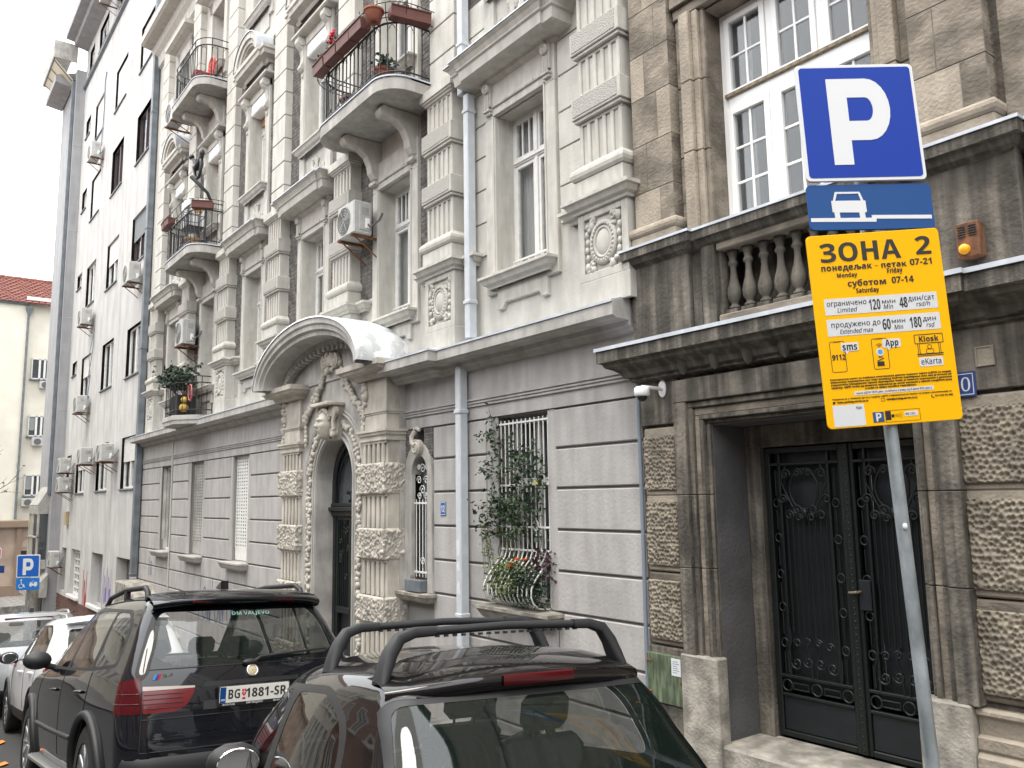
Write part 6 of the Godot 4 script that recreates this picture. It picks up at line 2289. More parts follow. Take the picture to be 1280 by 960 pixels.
func car_materials() -> void:
	car_paint("paint_black", lin(0.006, 0.0065, 0.009), 0.0)
	car_paint("paint_small", lin(0.007, 0.006, 0.006), 0.0)
	car_paint("paint_white", lin(0.78, 0.79, 0.80))
	car_paint("paint_grey", lin(0.33, 0.34, 0.35), 0.5)
	surf("car_trim", lin(0.014, 0.014, 0.015), 0.55)
	surf("rack_plastic", lin(0.022, 0.023, 0.026), 0.6, noise_tex("grain_a", 0.2, 0.8, 1.0, 2), Vector3(6, 6, 6))
	surf("cabin", lin(0.022, 0.022, 0.023), 0.85)
	surf("tyre", lin(0.018, 0.018, 0.018), 0.85, noise_tex("grain_a", 0.2, 0.8, 1.0, 2), Vector3(6, 6, 6))
	surf("rim", lin(0.42, 0.43, 0.44), 0.3)
	M["rim"].metallic = 0.8
	surf("plate_white", lin(0.66, 0.65, 0.60), 0.4)
	surf("lamp_red", lin(0.13, 0.004, 0.007), 0.12)
	surf("lamp_dark_red", lin(0.06, 0.002, 0.004), 0.15)
	surf("lamp_clear", lin(0.40, 0.33, 0.30), 0.15)
	surf("lamp_orange", lin(0.45, 0.07, 0.01), 0.15)
	surf("mirror", lin(0.9, 0.9, 0.9), 0.02)
	M["mirror"].metallic = 1.0
	var g = pane_mat("car_glass", Color(0.20, 0.26, 0.24), 0.18)
	g.metallic_specular = 0.7
	g = pane_mat("car_glass_dark", Color(0.03, 0.035, 0.035), 0.72)
	g.metallic_specular = 0.7
	g = pane_mat("car_glass_rear", Color(0.16, 0.22, 0.20), 0.20)
	g.metallic_specular = 0.7

func cars() -> void:
	car_materials()
	small_hatchback()
	black_suv()
	white_suv()
	grey_suv()

func stance(x: float, y: float, z: float, pitch: float, roll: float, yaw := 0.0) -> Transform3D:
	return Transform3D(Basis(Vector3.UP, deg_to_rad(yaw)) * Basis(Vector3.BACK, deg_to_rad(pitch)) * Basis(Vector3.RIGHT, deg_to_rad(-roll)), Vector3(x, y, z))

func small_hatchback() -> void:
	var sp = {
		"len": 3.83, "paint": "paint_small", "side_glass": "car_glass_dark", "rear_glass": "car_glass_rear", "crown": 0.04, "ny": 44,
		#         y     xr     xf    w     rr    rf   bow  sbow
		"knots": [[0.20, -0.06, -3.72, 0.76, 0.20, 0.30, 0.06, 0.05], [0.36, 0.0, -3.83, 0.80, 0.20, 0.34, 0.08, 0.05], [0.58, 0.0, -3.81, 0.825, 0.18, 0.34, 0.08, 0.05], [0.74, -0.05, -3.58, 0.825, 0.17, 0.34, 0.08, 0.05], [0.84, -0.09, -3.05, 0.81, 0.16, 0.34, 0.08, 0.05], [0.93, -0.14, -2.50, 0.79, 0.15, 0.34, 0.08, 0.05], [1.10, -0.27, -2.28, 0.735, 0.14, 0.26, 0.07, 0.05], [1.24, -0.385, -2.07, 0.685, 0.11, 0.22, 0.06, 0.05], [1.33, -0.475, -1.93, 0.645, 0.11, 0.2, 0.06, 0.045], [1.39, -0.545, -1.80, 0.60, 0.12, 0.2, 0.06, 0.045], [1.43, -0.65, -1.66, 0.52, 0.15, 0.2, 0.06, 0.04]],
		"wheels": [-0.62, -3.06], "wheel_r": 0.30, "arch": 0.35, "belt": 0.93, "screen": [0.97, 1.33], "seats": [-1.15, -1.95, 0.52],
		"sides": [[[Vector2(-0.72, 0.95), Vector2(-1.52, 0.93), Vector2(-1.52, 1.31), Vector2(-1.05, 1.315), Vector2(-0.80, 1.20)], 0.10], [[Vector2(-1.62, 0.93), Vector2(-2.36, 0.93), Vector2(-2.03, 1.19), Vector2(-1.80, 1.30), Vector2(-1.62, 1.315)], 0.06]],
		"seals": [[[Vector2(-0.66, 0.92), Vector2(-2.45, 0.905), Vector2(-2.08, 1.22), Vector2(-1.81, 1.335), Vector2(-1.04, 1.345), Vector2(-0.75, 1.22)], 0.10]],
		"rear": [[Vector2(-0.69, 0.90), Vector2(0.69, 0.90), Vector2(0.60, 1.29), Vector2(-0.60, 1.29)], 0.06],
		"rear_seal": [Vector2(-0.715, 0.87), Vector2(0.715, 0.87), Vector2(0.625, 1.31), Vector2(-0.625, 1.31)],
		"lamps": [["rear", [Vector2(0.62, 0.62), Vector2(0.80, 0.62), Vector2(0.79, 0.90), Vector2(0.68, 0.88)], true, "tail_lamp", 0.03, "lamp_red"]],
		"mirror": Vector3(-1.80, 1.0, 0.86), "seams": [[-1.57, 0.25, -1.57, 0.92], [-2.55, 0.25, -2.48, 0.9], [-0.78, 0.6, -0.72, 0.9]], "handles": [[-1.70, 0.80]],
	}
	var o = make_car("small_hatchback", "small black hatchback with roof bars, nearest car in the row", stance(-2.07, -0.385, 3.60, 8.0, 2.6, -6.0), sp)
	# roof spoiler with the high brake lamp
	var m = MB.new()
	var rows = []
	for i in 21:
		var z = lerpf(-0.60, 0.60, i / 20.0)
		var b = 0.07 * pow(z / 0.53, 2)
		var e = 1.0 - 0.55 * pow(absf(z) / 0.53, 6)
		rows.append(PackedVector3Array([Vector3(-0.66 - b, 1.432 - 0.035 * pow(z / 0.5, 2), z), Vector3(-0.54 - b, 1.415 - 0.035 * pow(z / 0.5, 2), z), Vector3(-0.445 - b - 0.03 * (1 - e), 1.385 - 0.03 * pow(z / 0.5, 2), z), Vector3(-0.425 - b - 0.04 * (1 - e), 1.365 - 0.03 * pow(z / 0.5, 2), z), Vector3(-0.435 - b - 0.04 * (1 - e), 1.325 - 0.03 * pow(z / 0.5, 2), z), Vector3(-0.50 - b, 1.30, z)]))
	m.grid(rows, false, false, true)
	part(m, "roof_spoiler", M.paint_small, o)
	m = MB.new()
	rows = []
	for i in 13:
		var z = lerpf(-0.165, 0.165, i / 12.0)
		var b = 0.07 * pow(z / 0.53, 2)
		rows.append(PackedVector3Array([Vector3(-0.428 - b, 1.372, z), Vector3(-0.415 - b, 1.366, z), Vector3(-0.418 - b, 1.335, z), Vector3(-0.434 - b, 1.328, z)]))
	m.grid(rows, false, false, true)
	part(m, "brake_lamp", M.lamp_dark_red, o)
	# rear wiper
	m = MB.new()
	m.tube(PackedVector3Array([Vector3(-0.05, 0.90, -0.02), Vector3(-0.085, 0.955, -0.12), Vector3(-0.12, 0.985, -0.28), Vector3(-0.125, 0.985, -0.46)]), 0.014, 6, false, 0.007)
	m.ball(Vector3(-0.06, 0.90, -0.02), Vector3(0.03, 0.03, 0.03))
	part(m, "rear_wiper", M.car_trim, o)
	# roof bars with their feet
	for q in [[-0.67, 1.41], [-1.28, 1.44]]:
		m = MB.new()
		m.tube(PackedVector3Array([Vector3(q[0], q[1] + 0.135, 0.40), Vector3(q[0], q[1] + 0.145, 0.0), Vector3(q[0], q[1] + 0.135, -0.40)]), 0.017, 8)
		for k in 18: m.box(q[0] - 0.008, q[0] + 0.008, q[1] + 0.112, q[1] + 0.122, -0.36 + 0.04 * k, -0.345 + 0.04 * k)
		var bar = part(m, "roof_bar", M.rack_plastic, o)
		for s in [1.0, -1.0]:
			m = MB.new()
			var p = [Vector3(q[0], q[1] + 0.137, s * 0.34), Vector3(q[0], q[1] + 0.135, s * 0.43), Vector3(q[0], q[1] + 0.115, s * 0.495), Vector3(q[0], q[1] + 0.06, s * 0.535), Vector3(q[0], q[1] + 0.0, s * 0.56), Vector3(q[0], q[1] - 0.055, s * 0.58)]
			var wd = [0.022, 0.026, 0.030, 0.036, 0.046, 0.058]
			var th = [0.020, 0.022, 0.026, 0.028, 0.026, 0.018]
			rows = []
			for i in 6:
				var tg: Vector3 = (p[mini(i + 1, 5)] - p[maxi(i - 1, 0)]).normalized()
				var nn: Vector3 = tg.cross(Vector3.RIGHT).normalized()
				var line = PackedVector3Array()
				for a in 12:
					var f = TAU * a / 12
					var cs = signf(cos(f)) * pow(absf(cos(f)), 0.6)
					var sn = signf(sin(f)) * pow(absf(sin(f)), 0.6)
					line.append(p[i] + Vector3.RIGHT * cs * wd[i] + nn * sn * th[i])
				rows.append(line)
			m.grid(rows, false, true, s > 0.0)
			for k in 10: m.tria(rows[5][0], rows[5][k + 1], rows[5][k + 2] if k < 10 else rows[5][0], p[3])
			part(m, "bar_foot", M.rack_plastic, bar)
	# things seen through the glass: rear shelf
	m = MB.new()
	m.box(-0.95, -0.28, 0.86, 0.88, -0.55, 0.55, 0.01)
	part(m, "rear_shelf", M.cabin, o)
	# a dry leaf caught under the wiper
	m = MB.new()
	m.tri(Vector3(-0.075, 0.935, -0.17), Vector3(-0.09, 0.955, -0.20), Vector3(-0.098, 0.965, -0.165))
	m.tri(Vector3(-0.098, 0.965, -0.165), Vector3(-0.09, 0.955, -0.20), Vector3(-0.11, 0.975, -0.20))
	var leaf = part(m, "dry_leaf", M.orange_leaf if M.has("orange_leaf") else surf("orange_leaf", lin(0.50, 0.25, 0.05), 0.8), self)
	leaf.transform = o.transform * Transform3D(Basis(), Vector3(0.03, 0.012, 0))
	tag(leaf, "dry orange leaf on the small hatchback's rear window", "leaf")

func black_suv() -> void:
	var sp = {
		"len": 4.85, "paint": "paint_black", "side_glass": "car_glass_dark", "rear_glass": "car_glass_rear", "crown": 0.045, "ny": 48, "flare": 0.035,
		"knots": [[0.28, -0.10, -4.72, 0.90, 0.20, 0.35, 0.06, 0.06], [0.42, 0.0, -4.85, 0.94, 0.20, 0.40, 0.06, 0.06], [0.62, 0.02, -4.84, 0.962, 0.19, 0.40, 0.06, 0.06], [0.85, 0.0, -4.72, 0.968, 0.18, 0.40, 0.06, 0.06], [1.0, -0.02, -4.45, 0.955, 0.17, 0.40, 0.06, 0.06], [1.10, -0.05, -3.75, 0.935, 0.16, 0.40, 0.06, 0.06], [1.16, -0.08, -3.50, 0.915, 0.15, 0.34, 0.06, 0.06], [1.32, -0.18, -3.18, 0.855, 0.14, 0.26, 0.05, 0.06], [1.48, -0.30, -2.86, 0.795, 0.13, 0.24, 0.05, 0.06], [1.60, -0.40, -2.60, 0.735, 0.13, 0.22, 0.05, 0.055], [1.66, -0.47, -2.42, 0.685, 0.14, 0.2, 0.05, 0.05], [1.70, -0.58, -2.25, 0.60, 0.16, 0.2, 0.05, 0.04]],
		"wheels": [-0.98, -3.91], "wheel_r": 0.38, "arch": 0.45, "belt": 1.13, "screen": [1.18, 1.60], "seats": [-1.75, -2.75, 0.62],
		"sides": [[[Vector2(-0.52, 1.20), Vector2(-1.10, 1.165), Vector2(-1.10, 1.585), Vector2(-0.78, 1.56), Vector2(-0.60, 1.44)], 0.07], [[Vector2(-1.17, 1.165), Vector2(-2.02, 1.15), Vector2(-2.02, 1.61), Vector2(-1.17, 1.59)], 0.03], [[Vector2(-2.12, 1.15), Vector2(-3.25, 1.145), Vector2(-2.75, 1.46), Vector2(-2.52, 1.58), Vector2(-2.12, 1.61)], 0.04]],
		"seals": [[[Vector2(-0.46, 1.175), Vector2(-1.10, 1.14), Vector2(-3.34, 1.115), Vector2(-2.78, 1.49), Vector2(-2.52, 1.61), Vector2(-1.9, 1.64), Vector2(-0.76, 1.59), Vector2(-0.54, 1.46)], 0.07]],
		"rear": [[Vector2(-0.55, 1.17), Vector2(0.55, 1.17), Vector2(0.70, 1.25), Vector2(0.66, 1.45), Vector2(0.60, 1.555), Vector2(-0.60, 1.555), Vector2(-0.66, 1.45), Vector2(-0.70, 1.25)], 0.05],
		"lamps": [["rear", [Vector2(0.775, 0.87), Vector2(0.955, 0.87), Vector2(0.96, 1.0), Vector2(0.935, 1.07), Vector2(0.775, 1.11)], true, "tail_lamp", 0.02, "lamp_dark_red"],
			["rear", [Vector2(0.765, 0.87), Vector2(0.55, 0.87), Vector2(0.48, 0.90), Vector2(0.43, 0.98), Vector2(0.42, 1.015), Vector2(0.765, 1.015)], true, "inner_tail_lamp", 0.02, "lamp_red"],
			["rear", [Vector2(0.42, 1.018), Vector2(0.42, 1.032), Vector2(0.765, 1.047), Vector2(0.765, 1.018)], true, "lamp_strip", 0.005, "lamp_clear"]],
		"mirror": Vector3(-3.0, 1.20, 1.04), "seams": [[-2.07, 0.45, -2.07, 1.13], [-3.35, 0.45, -3.35, 1.1], [-1.12, 0.75, -1.05, 1.13], [-1.12, 0.75, -1.42, 0.45]], "handles": [[-1.22, 0.98], [-2.25, 0.96]], "handle_mat": "paint_black", "folded": true,
	}
	var o = make_car("black_suv", "black sport utility car with roof rails, second in the row", stance(-6.17, -0.745, 3.37, 7.2, 3.4), sp)
	var sh: Shell = shells[o]
	# roof spoiler
	var m = MB.new()
	var rows = []
	for i in 21:
		var z = lerpf(-0.665, 0.665, i / 20.0)
		var b = 0.06 * pow(z / 0.66, 2)
		var d = 0.03 * pow(absf(z) / 0.66, 4)
		rows.append(PackedVector3Array([Vector3(-0.60 - b, 1.725 - d, z), Vector3(-0.42 - b, 1.70 - d, z), Vector3(-0.275 - b - d, 1.655 - d, z), Vector3(-0.262 - b - d, 1.635 - d, z), Vector3(-0.285 - b - d, 1.61 - d, z), Vector3(-0.38 - b, 1.595 - d, z)]))
	m.grid(rows, false, false, true)
	part(m, "roof_spoiler", M.paint_black, o)
	part(bx(-0.30, -0.283, 1.615, 1.635, -0.40, 0.40, 0.004), "brake_lamp", M.lamp_dark_red, o)
	# roof rails
	for s in [1.0, -1.0]:
		m = MB.new()
		m.tube(PackedVector3Array([Vector3(-0.66, 1.655, s * 0.635), Vector3(-0.70, 1.72, s * 0.63), Vector3(-0.80, 1.76, s * 0.625), Vector3(-1.5, 1.775, s * 0.61), Vector3(-2.2, 1.735, s * 0.59), Vector3(-2.45, 1.67, s * 0.57)]), 0.022, 8)
		m.box(-1.52, -1.44, 1.68, 1.77, s * 0.61 - 0.02, s * 0.61 + 0.02, 0.01)
		part(m, "roof_rail", M.car_trim, o)
	# ribs inside the lamps
	for s in [1.0, -1.0]:
		m = MB.new()
		for y in [0.90, 0.93, 0.96, 0.99]:
			var p = PackedVector3Array()
			for i in 8: p.append(sh.pt(sh.rear(s * lerpf(0.50, 0.76, i / 7.0), y).x, y, 0.007))
			m.tube(p, 0.0035, 4)
		for y in [0.935, 1.0]:
			var p = PackedVector3Array()
			for i in 8: p.append(sh.pt(sh.rear(s * lerpf(0.785, 0.945, i / 7.0), y).x, y, 0.007))
			m.tube(p, 0.004, 4)
		stuff(part(m, "lamp_ribs", M.lamp_dark_red, o))
	# fin aerial
	m = MB.new()
	m.prism(PackedVector2Array([Vector2(-0.78, 1.735), Vector2(-0.95, 1.75), Vector2(-0.84, 1.80), Vector2(-0.79, 1.805)]), -0.03, 0.03, 0.008, true)
	part(m, "aerial", M.paint_black, o)
	# tailgate edges, recess lines and lower bumper
	m = MB.new()
	for s in [1.0, -1.0]:
		var p = PackedVector3Array()
		for y in [0.62, 0.80, 1.0, 1.16, 1.30]: p.append(sh.pt(sh.rear(s * (0.77 - maxf(0.0, y - 1.1) * 0.25), y).x, y, 0.001))
		m.tube(p, 0.004, 4)
	for q in [[1.155, 0.72], [0.83, 0.77], [0.62, 0.77]]:
		var p = PackedVector3Array()
		for i in 15:
			var z = lerpf(-q[1], q[1], i / 14.0)
			p.append(sh.pt(sh.rear(z, q[0]).x, q[0], 0.001))
		m.tube(p, 0.004, 4)
	part(m, "tailgate_seam", M.black, o)
	m = MB.new()
	rows = []
	for i in 21:
		var z = lerpf(-0.86, 0.86, i / 20.0)
		var line = PackedVector3Array()
		for y in [0.30, 0.34, 0.44, 0.54, 0.585]:
			var u = sh.rear(z, y)
			line.append(sh.pt(u.x, y, 0.03 if y > 0.31 and y < 0.57 else 0.0))
		rows.append(line)
	m.grid(rows, false, false, true)
	part(m, "bumper_guard", M.car_trim, o)
	for s in [1.0, -1.0]:
		m = MB.new()
		rows = []
		for i in 7:
			var z: float = s * lerpf(0.52, 0.84, i / 6.0)
			rows.append(PackedVector3Array([sh.pt(sh.rear(z, 0.44).x, 0.44, 0.035), sh.pt(sh.rear(z, 0.49).x, 0.49, 0.035)]))
		m.grid(rows, false, false, s > 0)
		part(m, "reflector", M.lamp_red, o)
		m = MB.new()
		var p = PackedVector3Array()
		for x in [-1.5, -2.4, -3.3]:
			var q = sh.side(x, 0.62)
			p.append(sh.pt(q.x * s, 0.62, 0.004))
		m.tube(p, 0.022, 6)
		part(m, "rub_strip", M.car_trim, o)
		m = MB.new()
		m.box(-3.3, -1.5, 0.30, 0.345, minf(s * 0.86, s * 1.0), maxf(s * 0.86, s * 1.0), 0.012)
		for k in 6: m.box(-3.28, -1.52, 0.345, 0.351, s * 0.88 + s * 0.018 * k - 0.004, s * 0.88 + s * 0.018 * k + 0.004)
		part(m, "side_step", M.rim, o)
	# plate recess, plate, badge, lettering, wiper
	m = MB.new()
	rows = []
	for i in 9:
		var z = lerpf(-0.36, 0.36, i / 8.0)
		rows.append(PackedVector3Array([sh.pt(sh.rear(z, 0.865).x, 0.865, 0.003), sh.pt(sh.rear(z, 1.05).x, 1.05, 0.003)]))
	m.grid(rows, false, false, true)
	part(m, "plate_recess", M.black, o)
	plate_for(o, Vector3(0.012, 0.95, 0.0), 0.06, true)
	m = MB.new()
	m.xf = Transform3D(Basis(Vector3.BACK, -PI / 2 + 0.28), sh.pt(0, 1.105, 0.004))
	m.lathe([[0.047, 0.0], [0.047, 0.008], [0.040, 0.013], [0.034, 0.010]], Vector3.ZERO, 24)
	var badge = part(m, "badge", M.chrome, o)
	m = MB.new()
	m.xf = Transform3D(Basis(Vector3.BACK, -PI / 2 + 0.28), sh.pt(0, 1.105, 0.004))
	m.lathe([[0.035, 0.009], [0.02, 0.013], [0.0, 0.014]], Vector3.ZERO, 20)
	part(m, "badge_face", surf("old_gold", lin(0.42, 0.36, 0.22), 0.4), badge)
	var bt = Transform3D(Basis(Vector3.UP, PI / 2), sh.pt(sh.rear(0.63, 1.105).x, 1.105, 0.003))
	words("M", 0.05, M.chrome, o, bt * Transform3D(Basis(), Vector3(0.03, 0, 0.001)), 0, true, 0.065, false, "trim_badge")
	var i3 = 0
	for col in [lin(0.08, 0.3, 0.7), lin(0.02, 0.05, 0.3), lin(0.6, 0.02, 0.02)]:
		m = MB.new()
		m.xf = bt
		var x = -0.06 + 0.016 * i3
		m.prism(PackedVector2Array([Vector2(x - 0.012, -0.018), Vector2(x + 0.002, -0.018), Vector2(x + 0.016, 0.018), Vector2(x + 0.002, 0.018)]), 0.0, 0.003)
		part(m, "badge_stripe", surf("stripe_%d" % i3, col, 0.4), o)
		i3 += 1
	m = MB.new()
	m.tube(PackedVector3Array([sh.pt(0.0, 1.15, 0.02), sh.pt(-0.1, 1.185, 0.03), sh.pt(-0.5, 1.205, 0.026), sh.pt(-0.92, 1.225, 0.016)]), 0.016, 6, false, 0.008)
	m.ball(sh.pt(0.02, 1.16, 0.015), Vector3(0.03, 0.025, 0.06))
	part(m, "rear_wiper", M.car_trim, o)
	# windscreen-style sticker at the top of the rear glass
	var sy = 1.525
	var st = sh.pt(-0.02, sy, 0.004)
	var nn = sh.nrm(0.0, sy)
	var bz = Basis(Vector3(0, 0, -1), nn.cross(Vector3(0, 0, -1)).normalized(), nn)
	words("DM VALJEVO", 0.045, surf("pale_green", lin(0.35, 0.62, 0.52), 0.5), o, Transform3D(bz, st + Vector3(0, 0, -0.06)), 0, true, 0.30, false, "sticker")

func white_suv() -> void:
	var sp = {
		"len": 4.18, "paint": "paint_white", "side_glass": "car_glass_dark", "rear_glass": "car_glass_dark", "crown": 0.03, "ny": 36, "flare": 0.028, "cladding": 0.42,
		"knots": [[0.28, -0.10, -4.05, 0.83, 0.18, 0.3, 0.05, 0.05], [0.42, 0.0, -4.18, 0.87, 0.18, 0.34, 0.05, 0.05], [0.62, 0.0, -4.16, 0.888, 0.18, 0.34, 0.05, 0.05], [0.85, -0.02, -4.05, 0.89, 0.17, 0.34, 0.05, 0.05], [0.98, -0.05, -3.8, 0.875, 0.16, 0.34, 0.05, 0.05], [1.05, -0.08, -3.0, 0.855, 0.15, 0.34, 0.05, 0.05], [1.2, -0.17, -2.72, 0.80, 0.13, 0.26, 0.05, 0.05], [1.36, -0.28, -2.42, 0.745, 0.12, 0.22, 0.05, 0.05], [1.48, -0.37, -2.15, 0.69, 0.12, 0.2, 0.05, 0.05], [1.54, -0.44, -2.0, 0.64, 0.13, 0.2, 0.05, 0.045], [1.575, -0.54, -1.85, 0.56, 0.15, 0.2, 0.05, 0.04]],
		"wheels": [-0.80, -3.30], "wheel_r": 0.345, "arch": 0.41, "belt": 1.03, "screen": [1.07, 1.49], "seats": [-1.5, -2.3, 0.58],
		"sides": [[[Vector2(-0.62, 1.10), Vector2(-1.55, 1.06), Vector2(-1.55, 1.48), Vector2(-0.95, 1.47), Vector2(-0.72, 1.38)], 0.08], [[Vector2(-1.63, 1.055), Vector2(-2.72, 1.04), Vector2(-2.3, 1.33), Vector2(-2.05, 1.46), Vector2(-1.63, 1.48)], 0.05]],
		"seals": [[[Vector2(-0.56, 1.075), Vector2(-2.82, 1.02), Vector2(-2.33, 1.36), Vector2(-2.05, 1.49), Vector2(-0.93, 1.50), Vector2(-0.68, 1.40)], 0.08]],
		"rear": [[Vector2(-0.62, 1.06), Vector2(0.62, 1.06), Vector2(0.58, 1.44), Vector2(-0.58, 1.44)], 0.06],
		"lamps": [["side", [Vector2(0.0, 0.84), Vector2(-0.10, 0.80), Vector2(-0.30, 0.90), Vector2(-0.36, 0.98), Vector2(-0.1, 1.02), Vector2(0.0, 1.0)], true, "tail_lamp", 0.02, "lamp_red"], ["rear", [Vector2(0.86, 0.80), Vector2(0.60, 0.85), Vector2(0.55, 0.95), Vector2(0.86, 1.0)], true, "inner_tail_lamp", 0.03, "lamp_orange"]],
		"mirror": Vector3(-2.62, 1.07, 0.96), "mirror_mat": "car_trim", "seams": [[-1.59, 0.45, -1.59, 1.04], [-2.8, 0.45, -2.72, 1.0], [-0.9, 0.72, -0.78, 1.04]], "handles": [[-0.98, 0.92], [-1.78, 0.91]],
	}
	var o = make_car("white_suv", "white compact sport utility car parked ahead of the black one", stance(-11.42, -1.36, 3.12, 6.4, 2.0), sp)
	var m = MB.new()
	for s in [1.0, -1.0]:
		m = MB.new()
		m.tube(PackedVector3Array([Vector3(-0.62, 1.555, s * 0.56), Vector3(-0.72, 1.605, s * 0.56), Vector3(-1.2, 1.625, s * 0.555), Vector3(-1.8, 1.60, s * 0.54), Vector3(-1.98, 1.55, s * 0.53)]), 0.02, 8)
		part(m, "roof_rail", M.rim, o)
	m = MB.new()
	var rows = []
	for i in 15:
		var z = lerpf(-0.62, 0.62, i / 14.0)
		var b = 0.05 * pow(z / 0.62, 2)
		rows.append(PackedVector3Array([Vector3(-0.56 - b, 1.60 - 0.03 * pow(z / 0.62, 2), z), Vector3(-0.30 - b, 1.555 - 0.03 * pow(z / 0.62, 2), z), Vector3(-0.28 - b, 1.53 - 0.03 * pow(z / 0.62, 2), z), Vector3(-0.36 - b, 1.495, z)]))
	m.grid(rows, false, false, true)
	part(m, "roof_spoiler", M.paint_white, o)
	plate_for(o, Vector3(0.012, 0.72, 0.0), 0.0, false)

func grey_suv() -> void:
	var sp = {
		"len": 4.5, "paint": "paint_grey", "side_glass": "car_glass_dark", "rear_glass": "car_glass_rear", "crown": 0.03, "ny": 36, "cladding": 0.45,
		"knots": [[0.28, -0.10, -4.4, 0.85, 0.18, 0.3, 0.05, 0.05], [0.42, 0.0, -4.5, 0.89, 0.18, 0.34, 0.05, 0.05], [0.62, 0.0, -4.48, 0.905, 0.18, 0.34, 0.05, 0.05], [0.9, -0.02, -4.35, 0.91, 0.17, 0.34, 0.05, 0.05], [1.05, -0.06, -4.0, 0.89, 0.16, 0.34, 0.05, 0.05], [1.13, -0.10, -3.2, 0.87, 0.15, 0.34, 0.05, 0.05], [1.3, -0.20, -2.9, 0.81, 0.13, 0.26, 0.05, 0.05], [1.46, -0.31, -2.6, 0.75, 0.12, 0.22, 0.05, 0.05], [1.58, -0.41, -2.3, 0.70, 0.12, 0.2, 0.05, 0.05], [1.64, -0.48, -2.15, 0.65, 0.13, 0.2, 0.05, 0.045], [1.67, -0.58, -2.0, 0.57, 0.15, 0.2, 0.05, 0.04]],
		"wheels": [-0.88, -3.55], "wheel_r": 0.36, "arch": 0.42, "belt": 1.12, "screen": [1.15, 1.58], "seats": [-1.6, -2.5, 0.62],
		"sides": [[[Vector2(-0.68, 1.18), Vector2(-1.7, 1.14), Vector2(-1.7, 1.57), Vector2(-1.0, 1.56), Vector2(-0.78, 1.46)], 0.08], [[Vector2(-1.78, 1.135), Vector2(-2.95, 1.12), Vector2(-2.5, 1.42), Vector2(-2.2, 1.55), Vector2(-1.78, 1.57)], 0.05]],
		"seals": [[[Vector2(-0.62, 1.15), Vector2(-3.05, 1.10), Vector2(-2.53, 1.45), Vector2(-2.2, 1.58), Vector2(-0.98, 1.59), Vector2(-0.74, 1.49)], 0.08]],
		"rear": [[Vector2(-0.64, 1.13), Vector2(0.64, 1.13), Vector2(0.60, 1.55), Vector2(-0.60, 1.55)], 0.06],
		"lamps": [["rear", [Vector2(0.5, 0.92), Vector2(0.89, 0.90), Vector2(0.89, 1.04), Vector2(0.5, 1.05)], true, "tail_lamp", 0.03, "lamp_red"]],
		"mirror": Vector3(-2.8, 1.16, 0.99), "seams": [[-1.74, 0.45, -1.74, 1.1]], "handles": [[-1.0, 1.0], [-1.95, 0.99]],
	}
	var o = make_car("grey_estate", "silver grey car with bright roof rails, farthest of the row", stance(-16.5, -1.90, 3.42, 6.2, 2.0), sp)
	var m = MB.new()
	for s in [1.0, -1.0]:
		m = MB.new()
		m.tube(PackedVector3Array([Vector3(-0.64, 1.64, s * 0.58), Vector3(-0.74, 1.695, s * 0.58), Vector3(-1.3, 1.71, s * 0.57), Vector3(-2.1, 1.69, s * 0.55), Vector3(-2.3, 1.63, s * 0.54)]), 0.022, 8)
		part(m, "roof_rail", M.chrome, o)
	m = MB.new()
	m.prism(PackedVector2Array([Vector2(-0.80, 1.685), Vector2(-0.98, 1.70), Vector2(-0.86, 1.76), Vector2(-0.81, 1.765)]), -0.03, 0.03, 0.008, true)
	part(m, "aerial", M.black, o)
	m = MB.new()
	for z in [-0.62, 0.62]: m.box(-0.60, -0.45, 1.655, 1.68, z - 0.02, z + 0.02, 0.008)
	part(bx(-0.48, -0.42, 1.585, 1.61, -0.45, 0.45, 0.008), "brake_lamp", M.lamp_dark_red, o)
	part(m, "roof_trim", M.car_trim, o)
	plate_for(o, Vector3(0.012, 0.78, 0.0), 0.0, false)

